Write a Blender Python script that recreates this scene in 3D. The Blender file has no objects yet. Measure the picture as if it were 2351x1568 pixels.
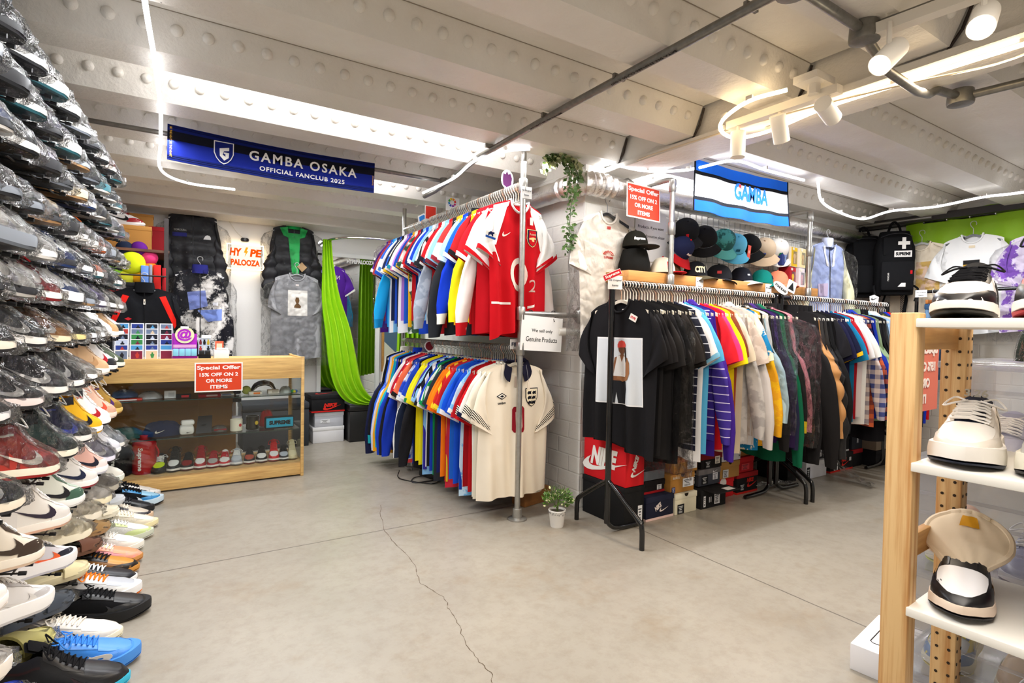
import bpy, bmesh, math, random
from mathutils import Vector, Matrix
R = math.radians
SC = bpy.context.scene
COL = SC.collection

# ------------------------------------------------------------------ camera
CAM_H = 1.15
def make_camera():
    yaw, pitch, roll = R(32.6), R(-1.36), 0.018
    f = Vector((math.sin(yaw) * math.cos(pitch), math.cos(yaw) * math.cos(pitch), math.sin(pitch)))
    r0 = Vector((math.cos(yaw), -math.sin(yaw), 0)); u0 = r0.cross(f)
    r = r0 * math.cos(roll) + u0 * math.sin(roll); u = u0 * math.cos(roll) - r0 * math.sin(roll)
    cd = bpy.data.cameras.new('camera'); cd.sensor_width = 36; cd.lens = 1264 / 2351 * 36
    cd.clip_start = 0.02; cd.clip_end = 60
    cd.dof.use_dof = True; cd.dof.focus_distance = 3.4; cd.dof.aperture_fstop = 16
    co = bpy.data.objects.new('camera', cd); COL.objects.link(co)
    m = Matrix((r, u, -f)).transposed().to_4x4(); m.translation = (0, 0, CAM_H)
    co.matrix_world = m; SC.camera = co
make_camera()

# ------------------------------------------------------------------ world, lights, exposure
SC.view_settings.view_transform = 'Standard'; SC.view_settings.look = 'None'
SC.view_settings.exposure = 0.05; SC.view_settings.gamma = 1.0; SC.view_settings.use_curve_mapping = False
SC.cycles.transparent_max_bounces = 28
SC.cycles.max_bounces = 8; SC.cycles.diffuse_bounces = 4; SC.cycles.glossy_bounces = 4
SC.cycles.use_denoising = True; SC.cycles.adaptive_threshold = 0.03
SC.cycles.sample_clamp_indirect = 6.0
wd = bpy.data.worlds.new('world'); SC.world = wd; wd.use_nodes = True
wd.node_tree.nodes['Background'].inputs[0].default_value = (1.0, 0.97, 0.93, 1)
wd.node_tree.nodes['Background'].inputs[1].default_value = 0.42
def area(name, loc, rot, sx, sy, power, col=(1, 1, 1)):
    ld = bpy.data.lights.new(name, 'AREA'); ld.shape = 'RECTANGLE'; ld.size = sx; ld.size_y = sy
    ld.energy = power; ld.color = col
    o = bpy.data.objects.new(name, ld); COL.objects.link(o); o.location = loc; o.rotation_euler = rot
    return o
def spot(name, loc, target, power, ang, col=(1, .85, .65), blend=.5, rad=.03):
    ld = bpy.data.lights.new(name, 'SPOT'); ld.energy = power; ld.spot_size = R(ang); ld.spot_blend = blend
    ld.color = col; ld.shadow_soft_size = rad
    o = bpy.data.objects.new(name, ld); COL.objects.link(o); o.location = loc
    o.rotation_euler = (Vector(target) - Vector(loc)).to_track_quat('-Z', 'Y').to_euler()
COOL = (0.95, 0.97, 1.0); WARM = (1.0, 0.80, 0.58)
area('strip_light_left', (0.03, 2.4, 2.13), (0, 0, 0), 0.06, 4.0, 36, COOL)
area('strip_light_middle', (1.0, 2.72, 2.14), (0, 0, 0), 2.0, 0.06, 26, COOL)
area('fill_light_front', (0.9, 0.2, 2.15), (0, 0, 0), 1.6, 0.4, 34, (1, .92, .82))  # unseen fill lamp added above the camera to brighten the pillar
area('strip_light_girder', (2.5, 0.7, 2.12), (0, 0, 0), 0.06, 2.0, 30, (1, .84, .66))
area('strip_light_towel', (3.0, 2.05, 2.12), (0, 0, 0), 1.9, 0.06, 34, COOL)
area('strip_light_right', (4.85, 1.6, 2.1), (0, 0, 0), 0.06, 1.4, 20, COOL)
area('strip_light_back', (1.0, 4.9, 2.14), (0, 0, 0), 1.8, 0.06, 30, COOL)

# ------------------------------------------------------------------ colour + materials
def lin(c):
    if isinstance(c, str):
        c = c.lstrip('#'); c = [int(c[i:i + 2], 16) / 255 for i in (0, 2, 4)]
    return tuple(((x / 12.92) if x <= .04045 else ((x + .055) / 1.055) ** 2.4) for x in c[:3]) + (1.0,)
MATS = {}
def mat(name):
    return MATS[name]
class NT:
    """tiny node helper"""
    def __init__(s, name):
        s.m = bpy.data.materials.new(name); s.m.use_nodes = True; s.t = s.m.node_tree; s.t.nodes.clear(); MATS[name] = s.m
    def n(s, typ, _op=None, **kw):
        nd = s.t.nodes.new('ShaderNode' + typ)
        if _op: nd.operation = _op
        for k, v in kw.items():
            if hasattr(nd, k) and not k in nd.inputs: setattr(nd, k, v); continue
            i = nd.inputs[k.replace('_', ' ')] if isinstance(k, str) else nd.inputs[k]
            s.put(i, v)
        return nd
    def put(s, i, v):
        if isinstance(v, bpy.types.NodeSocket): s.t.links.new(v, i)
        elif isinstance(v, bpy.types.Node): s.t.links.new(v.outputs[0], i)
        else: i.default_value = v
    def math(s, op, a, b=0.0, c=None):
        nd = s.t.nodes.new('ShaderNodeMath'); nd.operation = op; s.put(nd.inputs[0], a); s.put(nd.inputs[1], b)
        if c is not None: s.put(nd.inputs[2], c)
        return nd.outputs[0]
    def mix(s, fac, a, b, blend='MIX'):
        nd = s.t.nodes.new('ShaderNodeMix'); nd.data_type = 'RGBA'; nd.blend_type = blend
        s.put(nd.inputs[0], fac); s.put(nd.inputs[6], a); s.put(nd.inputs[7], b); return nd.outputs[2]
    def objcol(s): return s.n('ObjectInfo').outputs['Color']
    def col2(s):
        a = s.t.nodes.new('ShaderNodeAttribute'); a.attribute_type = 'OBJECT'; a.attribute_name = 'second_color'; return a.outputs['Color']
    def coord(s, which='Object'): return s.n('TexCoord').outputs[which]
    def xyz(s, v):
        nd = s.n('SeparateXYZ'); s.put(nd.inputs[0], v); return nd.outputs
    def noise(s, scale, vec=None, detail=3, rough=.55, out=0):
        nd = s.n('TexNoise'); nd.inputs['Scale'].default_value = scale; nd.inputs['Detail'].default_value = detail
        nd.inputs['Roughness'].default_value = rough
        if vec is not None: s.put(nd.inputs['Vector'], vec)
        return nd.outputs[out]
    def ramp(s, fac, stops):
        nd = s.n('ValToRGB'); s.put(nd.inputs[0], fac); e = nd.color_ramp.elements
        while len(e) < len(stops): e.new(.5)
        for el, (p, c) in zip(e, stops): el.position = p; el.color = c if len(c) == 4 else (*c, 1)
        return nd.outputs[0]
    def bump(s, h, strength, dist=.01):
        nd = s.n('Bump'); nd.inputs['Strength'].default_value = strength; nd.inputs['Distance'].default_value = dist
        s.put(nd.inputs['Height'], h); return nd.outputs[0]
    def bsdf(s, color, rough=.6, metal=0., spec=.5, normal=None, **kw):
        b = s.n('BsdfPrincipled'); s.put(b.inputs['Base Color'], color); s.put(b.inputs['Roughness'], rough)
        b.inputs['Metallic'].default_value = metal; b.inputs['Specular IOR Level'].default_value = spec
        if normal is not None: s.put(b.inputs['Normal'], normal)
        for k, v in kw.items(): s.put(b.inputs[k.replace('_', ' ')], v)
        s.out(b.outputs[0]); return b
    def out(s, sh):
        o = s.n('OutputMaterial'); s.put(o.inputs[0], sh); return s.m

def build_materials():
    n = NT('fabric'); c = n.objcol(); v = n.coord()
    n.bsdf(c, .85, spec=.12, normal=n.bump(n.noise(9, v, 2), .25, .02))
    n = NT('sheen_fabric'); c = n.objcol(); v = n.coord()
    n.bsdf(c, .5, spec=.3, normal=n.bump(n.noise(7, v, 2), .3, .02))
    def two(name, maskf, rough=.8):
        n = NT(name); v = n.coord(); m = maskf(n, v)
        n.bsdf(n.mix(m, n.objcol(), n.col2()), rough, spec=.15, normal=n.bump(n.noise(9, v, 2), .25, .02))
    gt = lambda n, a, b: n.math('GREATER_THAN', a, b)
    two('stripes_down', lambda n, v: gt(n, n.math('SINE', n.math('MULTIPLY', n.xyz(v)[0], 110.)), .1))
    two('hoops', lambda n, v: gt(n, n.math('SINE', n.math('MULTIPLY', n.xyz(v)[2], 70.)), .1))
    two('fine_hoops', lambda n, v: gt(n, n.math('SINE', n.math('MULTIPLY', n.xyz(v)[2], 130.)), .93))
    two('check', lambda n, v: n.math('MULTIPLY', n.math('ADD', gt(n, n.math('SINE', n.math('MULTIPLY', n.xyz(v)[2], 90.)), 0.), gt(n, n.math('SINE', n.math('MULTIPLY', n.xyz(v)[0], 90.)), 0.)), .5))
    two('mottle', lambda n, v: n.ramp(n.noise(14, v, 4), [(.46, (0, 0, 0)), (.54, (1, 1, 1))]))
    two('blotch', lambda n, v: n.ramp(n.noise(6, v, 5, .7), [(.47, (0, 0, 0)), (.51, (1, 1, 1))]))
    two('half', lambda n, v: gt(n, n.xyz(v)[2], -.30))
    two('three_bars', lambda n, v: n.math('MULTIPLY', gt(n, n.math('SINE', n.math('MULTIPLY', n.xyz(v)[1], 420.)), .2), n.math('LESS_THAN', n.math('ABSOLUTE', n.xyz(v)[1]), .022)))
    two('zigzag', lambda n, v: gt(n, n.math('SINE', n.math('MULTIPLY', n.math('ADD', n.xyz(v)[0], n.math('MULTIPLY', n.xyz(v)[2], .8)), 480.)), 0.))
    two('mountain', lambda n, v: n.ramp(n.noise(4.2, v, 8, .75), [(.44, (0, 0, 0)), (.50, (1, 1, 1))]), .5)
    for nm, rough, spec in (('leather', .38, .5), ('rubber', .55, .4), ('plastic', .3, .5), ('paper', .75, .3), ('paint', .45, .4), ('card', .8, .25), ('gloss', .12, .6)):
        n = NT(nm); v = n.coord(); n.bsdf(n.objcol(), rough, spec=spec, normal=n.bump(n.noise(40, v, 2), .05, .004))
    n = NT('knit'); v = n.coord(); n.bsdf(n.mix(n.math('MULTIPLY', n.noise(160, v, 1), .35), n.objcol(), (.02, .02, .02, 1)), .8, spec=.25, normal=n.bump(n.noise(300, v, 1), .4, .003))
    n = NT('galvanised'); v = n.coord(); n.bsdf(n.mix(n.noise(30, v, 3), (.30, .29, .27, 1), (.52, .51, .48, 1)), n.math('MULTIPLY_ADD', n.noise(50, v, 2), .25, .25), metal=.85)
    n = NT('dark_conduit'); v = n.coord(); n.bsdf(n.mix(n.noise(40, v, 4), (.13, .125, .11, 1), (.30, .29, .265, 1)), .42, metal=.8)
    n = NT('chrome'); n.bsdf((.82, .82, .82, 1), .12, metal=1.)
    n = NT('metal'); n.bsdf(n.objcol(), .3, metal=.9)
    n = NT('foil'); v = n.coord(); h = n.noise(16, v, 6, .7); n.bsdf((.86, .83, .8, 1), .22, metal=1., normal=n.bump(h, .4, .03))
    n = NT('wood'); v = n.coord(); mp = n.n('Mapping'); n.put(mp.inputs[0], v); mp.inputs['Scale'].default_value = (1, 14, 14)
    g = n.noise(5, mp.outputs[0], 5, .6); n.bsdf(n.mix(n.ramp(g, [(.35, (0, 0, 0)), (.7, (1, 1, 1))]), n.objcol(), n.mix(.55, n.objcol(), (.35, .14, .04, 1))), .5, spec=.35, normal=n.bump(g, .06, .003))
    n = NT('wood_upright'); v = n.coord(); mp = n.n('Mapping'); n.put(mp.inputs[0], v); mp.inputs['Scale'].default_value = (22, 22, .8)
    g = n.noise(3, mp.outputs[0], 5, .6); k = n.n('TexVoronoi'); k.inputs['Scale'].default_value = 5.0; n.put(k.inputs['Vector'], v)
    kn = n.ramp(k.outputs[0], [(.05, (1, 1, 1)), (.16, (0, 0, 0))])
    n.bsdf(n.mix(kn, n.mix(n.ramp(g, [(.42, (0, 0, 0)), (.62, (.8, .8, .8))]), n.objcol(), (.50, .22, .06, 1)), (.18, .06, .02, 1)), .5, spec=.35)
    n = NT('glass'); b = n.n('BsdfGlossy'); b.inputs['Roughness'].default_value = .02; tr = n.n('BsdfTransparent'); tr.inputs[0].default_value = (.93, .95, .94, 1)
    fr = n.n('LayerWeight'); fr.inputs[0].default_value = .12; ms = n.n('MixShader'); n.put(ms.inputs[0], n.math('MULTIPLY_ADD', fr.outputs[0], .7, .03)); n.put(ms.inputs[1], tr.outputs[0]); n.put(ms.inputs[2], b.outputs[0]); n.out(ms.outputs[0])
    n = NT('mirror'); n.bsdf((.9, .92, .9, 1), .01, metal=1.)
    def film(name, body, scale, gl, dist, base):
        n = NT(name); v = n.coord(); vm = n.n('VectorMath', _op='ADD'); n.put(vm.inputs[0], v); n.put(vm.inputs[1], n.n('ObjectInfo').outputs['Location'])
        vo = n.n('TexVoronoi'); vo.inputs['Scale'].default_value = scale; n.put(vo.inputs['Vector'], vm.outputs[0])
        h = n.math('ADD', vo.outputs[0], n.math('MULTIPLY', n.noise(scale * .9, vm.outputs[0], 5, .7), 1.2))
        nm = n.bump(h, 1.0, dist); g = n.n('BsdfGlossy'); g.inputs['Roughness'].default_value = .055; n.put(g.inputs['Normal'], nm)
        tr = n.n('BsdfTransparent'); tr.inputs[0].default_value = (.97, .97, .97, 1)
        df = n.n('BsdfDiffuse'); df.inputs[0].default_value = (.9, .9, .9, 1); n.put(df.inputs['Normal'], nm)
        m0 = n.n('MixShader'); m0.inputs[0].default_value = body; n.put(m0.inputs[1], tr.outputs[0]); n.put(m0.inputs[2], df.outputs[0])
        lw = n.n('LayerWeight'); lw.inputs[0].default_value = .25; n.put(lw.inputs['Normal'], nm)
        m1 = n.n('MixShader'); n.put(m1.inputs[0], n.math('MULTIPLY_ADD', n.math('POWER', lw.outputs[0], 2.6), gl, base)); n.put(m1.inputs[1], m0.outputs[0]); n.put(m1.inputs[2], g.outputs[0]); n.out(m1.outputs[0])
    film('film', .018, 20, 1.0, .07, .045); film('bag_film', .006, 18, .7, .03, .012)
    n = NT('clear_plastic'); g = n.n('BsdfGlossy'); g.inputs['Roughness'].default_value = .12; tr = n.n('BsdfTransparent'); df = n.n('BsdfDiffuse'); df.inputs[0].default_value = (.52, .54, .64, 1)
    m0 = n.n('MixShader'); m0.inputs[0].default_value = .13; n.put(m0.inputs[1], tr.outputs[0]); n.put(m0.inputs[2], df.outputs[0])
    m1 = n.n('MixShader'); lw = n.n('LayerWeight'); lw.inputs[0].default_value = .2; n.put(m1.inputs[0], n.math('MULTIPLY_ADD', lw.outputs[0], .5, .04)); n.put(m1.inputs[1], m0.outputs[0]); n.put(m1.inputs[2], g.outputs[0]); n.out(m1.outputs[0])
    n = NT('dark_glass'); n.bsdf((.02, .02, .025, 1), .08, spec=.6)
    def emit(name, col, st):
        n = NT(name); e = n.n('Emission'); e.inputs[0].default_value = (*col, 1); e.inputs[1].default_value = st; n.out(e.outputs[0])
    emit('led', (.96, .96, 1.0), 7); emit('led_bright', (.97, .97, 1.0), 60); emit('led_warm', (1., .74, .42), 14); emit('bulb', (1., .85, .62), 30); emit('sign_light', (1., .90, .74), 1.15); emit('sign_red', (1., .10, .005), 1.0); emit('sign_yellow', (1., .45, .02), 1.0)
    # setting
    n = NT('wall_paint'); v = n.coord(); br = n.n('TexBrick'); cv = n.n('CombineXYZ'); xyz = n.xyz(v); n.put(cv.inputs[0], n.math('ADD', xyz[0], xyz[1])); n.put(cv.inputs[1], xyz[2]); n.put(br.inputs['Vector'], cv.outputs[0]); br.inputs['Scale'].default_value = 2.3; br.inputs['Color1'].default_value = (1, 1, 1, 1); br.inputs['Color2'].default_value = (.9, .9, .9, 1); br.inputs['Mortar'].default_value = (0, 0, 0, 1); br.inputs['Mortar Size'].default_value = .015; br.inputs['Mortar Smooth'].default_value = .6
    h = n.math('ADD', n.math('MULTIPLY', n.noise(14, v, 5), .5), n.math('MULTIPLY', n.xyz(br.outputs[0])[0], .35))
    n.bsdf(n.mix(n.noise(3, v, 4), (.80, .77, .71, 1), (.86, .84, .79, 1)), .55, spec=.35, normal=n.bump(h, .5, .02))
    n = NT('wall_plain'); v = n.coord(); n.bsdf((.84, .82, .78, 1), .6, spec=.3, normal=n.bump(n.noise(20, v, 4), .1, .01))
    n = NT('ceiling_paint'); v = n.coord(); h = n.math('ADD', n.noise(9, v, 5), n.math('MULTIPLY', n.noise(60, v, 3), .35))
    n.bsdf(n.mix(n.ramp(n.noise(2.5, v, 5), [(.4, (0, 0, 0)), (.65, (1, 1, 1))]), (.74, .70, .63, 1), (.80, .77, .71, 1)), .42, spec=.45, normal=n.bump(h, .45, .015))
    n = NT('concrete'); v = n.coord(); x, y, z = n.xyz(v)
    a = n.noise(1.3, v, 6, .62); b_ = n.noise(7, v, 5, .6); st = n.ramp(n.noise(2.2, v, 5, .7), [(.55, (0, 0, 0)), (.75, (1, 1, 1))])
    c = n.mix(a, (.23, .21, .185, 1), (.50, .48, .44, 1)); c = n.mix(n.math('MULTIPLY', b_, .45), c, (.40, .375, .33, 1)); c = n.mix(n.math('MULTIPLY', n.xyz(st)[0], .75), c, (.30, .235, .165, 1))
    sp = n.ramp(n.noise(90, v, 2), [(.70, (0, 0, 0)), (.76, (1, 1, 1))]); c = n.mix(n.math('MULTIPLY', n.xyz(n.ramp(n.noise(16, v, 6, .75), [(.45, (0, 0, 0)), (.7, (1, 1, 1))]))[0], .35), c, (.22, .18, .13, 1)); c = n.mix(1.0, c, (.90, .86, .79, 1), 'MULTIPLY'); c = n.mix(n.math('MULTIPLY', n.xyz(sp)[0], .35), c, (.2, .17, .13, 1))
    w = n.math('MULTIPLY', n.math('SUBTRACT', n.noise(6, v, 2), .5), .008)
    j1 = n.math('LESS_THAN', n.math('ABSOLUTE', n.math('ADD', n.math('SUBTRACT', y, 2.975), w)), .0035); j2 = n.math('LESS_THAN', n.math('ABSOLUTE', n.math('ADD', n.math('SUBTRACT', x, 2.345), w)), .0035)
    jt = n.math('MAXIMUM', j1, j2); c = n.mix(n.math('MULTIPLY', jt, .85), c, (.09, .075, .06, 1))
    n.bsdf(c, n.math('MULTIPLY_ADD', n.noise(4, v, 4), .25, .22), spec=.45, normal=n.bump(n.math('SUBTRACT', n.math('MULTIPLY', n.noise(30, v, 4), .25), jt), .25, .01))
build_materials()

# ------------------------------------------------------------------ mesh builder
class MB:
    def __init__(s): s.v = []; s.f = []; s.m = []
    def add(s, vs, fs, mi=0):
        o = len(s.v); s.v += [tuple(p) for p in vs]; s.f += [tuple(i + o for i in q) for q in fs]; s.m += [mi] * len(fs); return s
    def box(s, c, d, mi=0, rz=0.):
        x, y, z = (k / 2 for k in d); ca, sa = math.cos(rz), math.sin(rz); vs = []
        for a, b, e in ((-1, -1, -1), (1, -1, -1), (1, 1, -1), (-1, 1, -1), (-1, -1, 1), (1, -1, 1), (1, 1, 1), (-1, 1, 1)):
            px, py = a * x, b * y; vs.append((c[0] + px * ca - py * sa, c[1] + px * sa + py * ca, c[2] + e * z))
        return s.add(vs, [(0, 3, 2, 1), (4, 5, 6, 7), (0, 1, 5, 4), (1, 2, 6, 5), (2, 3, 7, 6), (3, 0, 4, 7)], mi)
    def bbox(s, c, d, bv=.003, mi=0):
        bm = bmesh.new(); bmesh.ops.create_cube(bm, size=1.0, matrix=Matrix.Translation(c) @ Matrix.Diagonal((*d, 1)))
        bmesh.ops.bevel(bm, geom=bm.edges[:], offset=min(bv, min(d) * .45), segments=2, affect='EDGES', profile=.5)
        bm.verts.index_update(); s.add([v.co[:] for v in bm.verts], [[v.index for v in f.verts] for f in bm.faces], mi); bm.free(); return s
    def loft(s, rings, closed=True, cap0=True, cap1=True, mi=0):
        n = len(rings[0]); vs = [p for r in rings for p in r]; fs = []
        for i in range(len(rings) - 1):
            for j in range(n if closed else n - 1):
                k = (j + 1) % n; fs.append((i * n + j, i * n + k, (i + 1) * n + k, (i + 1) * n + j))
        if cap0: fs.append(tuple(range(n))[::-1])
        if cap1: fs.append(tuple((len(rings) - 1) * n + j for j in range(n)))
        return s.add(vs, fs, mi)
    def tube(s, path, r, n=8, cap=True, mi=0, closed=False):
        pts = [Vector(p) for p in path]; rings = []; N = len(pts); up = None
        for i, p in enumerate(pts):
            a = pts[i - 1] if (i > 0 or closed) else p; b = pts[(i + 1) % N] if (i < N - 1 or closed) else p
            t = (b - a).normalized()
            if up is None: up = t.orthogonal().normalized()
            up = (up - t * up.dot(t)); up = up.normalized() if up.length > 1e-6 else t.orthogonal().normalized()
            w = t.cross(up); rr = r[i] if isinstance(r, (list, tuple)) else r
            rings.append([p + (up * math.cos(k * math.tau / n) + w * math.sin(k * math.tau / n)) * rr for k in range(n)])
        if closed: rings.append(rings[0]); cap = False
        return s.loft(rings, True, cap, cap, mi)
    def cyl(s, a, b, r, n=16, mi=0): return s.tube([a, b], r, n, True, mi)
    def lathe(s, prof, n=24, c=(0, 0, 0), mi=0, caps=True):
        return s.loft([[(c[0] + r * math.cos(k * math.tau / n), c[1] + r * math.sin(k * math.tau / n), c[2] + z) for k in range(n)] for r, z in prof], True, caps, caps, mi)
    def poly(s, pts, frame, th=.001, mi=0):
        """extruded polygon: pts 2D -> frame(u,v,w)"""
        n = len(pts); a = [frame(u, v, 0) for u, v in pts]; b = [frame(u, v, th) for u, v in pts]
        s.add(a + b, [tuple(range(n))[::-1], tuple(range(n, 2 * n))] + [(i, (i + 1) % n, n + (i + 1) % n, n + i) for i in range(n)], mi); return s
    def grid(s, rows, mi=0, flip=False):
        n = len(rows[0]); fs = []
        for i in range(len(rows) - 1):
            for j in range(n - 1):
                q = (i * n + j, i * n + j + 1, (i + 1) * n + j + 1, (i + 1) * n + j); fs.append(q[::-1] if flip else q)
        return s.add([p for r in rows for p in r], fs, mi)
    def sphere(s, c, r, nu=12, nv=8, mi=0, sc=(1, 1, 1)):
        rings = []
        for i in range(nv + 1):
            a = -math.pi / 2 + math.pi * i / nv; rr = max(math.cos(a), .01) * r
            rings.append([(c[0] + rr * math.cos(k * math.tau / nu) * sc[0], c[1] + rr * math.sin(k * math.tau / nu) * sc[1], c[2] + r * math.sin(a) * sc[2]) for k in range(nu)])
        return s.loft(rings, mi=mi)
    def mesh(s, name, smooth=40):
        me = bpy.data.meshes.new(name); me.from_pydata(s.v, [], s.f); me.polygons.foreach_set('material_index', s.m)
        bm = bmesh.new(); bm.from_mesh(me); bmesh.ops.recalc_face_normals(bm, faces=bm.faces[:]); bm.to_mesh(me); bm.free()
        if smooth:
            me.polygons.foreach_set('use_smooth', [True] * len(me.polygons)); me.set_sharp_from_angle(angle=R(smooth))
        me.update(); return me

# ------------------------------------------------------------------ objects
LABELS = {}
def setmats(me, mats):
    me.materials.clear()
    for m in (mats if isinstance(mats, (list, tuple)) else [mats]): me.materials.append(MATS[m] if isinstance(m, str) else m)
def ob(name, mesh, mats=None, parent=None, color='ffffff', loc=None, rot=None, label=None, second=None, scale=None):
    if isinstance(mesh, MB): mesh = mesh.mesh(name)
    if mats is not None and not mesh.materials: setmats(mesh, mats)
    o = bpy.data.objects.new(name, mesh); COL.objects.link(o)
    if parent: o.parent = parent
    o.color = lin(color)
    if second: o['second_color'] = lin(second)[:3]
    if loc: o.location = loc
    if rot: o.rotation_euler = rot
    if scale: o.scale = scale
    if label: o['label'] = label
    return o
def tag(o, label, cat, group=None, kind=None):
    o['label'] = label; o['category'] = cat
    if group: o['group'] = group
    if kind: o['kind'] = kind
    return o
def thing(name, label, cat, loc=(0, 0, 0), rot=(0, 0, 0), group=None):
    o = bpy.data.objects.new(name, None); COL.objects.link(o); o.location = loc; o.rotation_euler = rot; o.empty_display_size = .05
    return tag(o, label, cat, group)
def struct(name, mb, mats, color='ffffff', parent=None):
    o = ob(name, mb, mats, parent, color)
    o['kind'] = 'structure'
    return o
def dup(root, loc=None, rot=None, label=None, group=None):
    def cp(o, par):
        c = o.copy(); COL.objects.link(c)
        if par: c.parent = par
        for ch in o.children: cp(ch, c)
        return c
    r = cp(root, None)
    if loc is not None: r.location = loc
    if rot is not None: r.rotation_euler = rot
    if label: r['label'] = label
    if group: r['group'] = group
    return r
TXT = {}
def text_mesh(s, w, h=None, bold=0., ext=.0005, shear=0., space=1., lines=1.0):
    """text as a thin mesh in its XY plane, centred, scaled to width w (and height h)"""
    key = (s, w, h, bold, ext, shear, space)
    if key in TXT: return TXT[key]
    cu = bpy.data.curves.new('t', 'FONT'); cu.body = s; cu.size = 1; cu.offset = bold; cu.extrude = .01; cu.align_x = 'CENTER'; cu.shear = shear; cu.space_character = space; cu.space_line = lines; cu.resolution_u = 3
    o = bpy.data.objects.new('t', cu); COL.objects.link(o); bpy.context.view_layer.update()
    me = bpy.data.meshes.new_from_object(o.evaluated_get(bpy.context.evaluated_depsgraph_get())); bpy.data.objects.remove(o); bpy.data.curves.remove(cu)
    xs = [v.co.x for v in me.vertices]; ys = [v.co.y for v in me.vertices]; x0, x1, y0, y1 = min(xs), max(xs), min(ys), max(ys)
    sx = w / (x1 - x0); sy = h / (y1 - y0) if h else sx
    for v in me.vertices: v.co = ((v.co.x - (x0 + x1) / 2) * sx, (v.co.y - (y0 + y1) / 2) * sy, v.co.z / .01 * ext)
    me.materials.clear(); TXT[key] = me; return me
FACE_Y = (R(90), 0, 0)            # text plane seen from -y
FACE_X = (R(90), 0, R(-90))       # text plane seen from -x
def letters(parent, s, w, h, loc, rot=FACE_Y, color='000000', m='paper', bold=0., name='lettering', label=None, **kw):
    me = text_mesh(s, w, h, bold, **kw)
    if not me.materials: setmats(me, m)
    return ob(name, me, None, parent, color, loc, rot, label)
SWOOSH = [(1.0, .42), (.62, .25), (.36, .155), (.25, .14), (.18, .17), (.16, .24), (.175, .31), (.21, .40), (.12, .31), (.05, .21), (.02, .12), (.05, .04), (.13, .005), (.24, .01), (.45, .09), (.7, .23)]
def flat(pts, th=.0008):
    return MB().poly(pts, lambda u, v, w: (u, v, w), th)
def rect(w, h): return [(-w / 2, -h / 2), (w / 2, -h / 2), (w / 2, h / 2), (-w / 2, h / 2)]
def disc(r, n=24, sy=1.): return [(r * math.cos(k * math.tau / n), r * sy * math.sin(k * math.tau / n)) for k in range(n)]
def shield(w, h): return [(-w / 2, h / 2), (w / 2, h / 2), (w / 2, -.02 * h), (w * .38, -.25 * h), (w * .2, -.42 * h), (0, -h / 2), (-w * .2, -.42 * h), (-w * .38, -.25 * h), (-w / 2, -.02 * h)]
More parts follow.
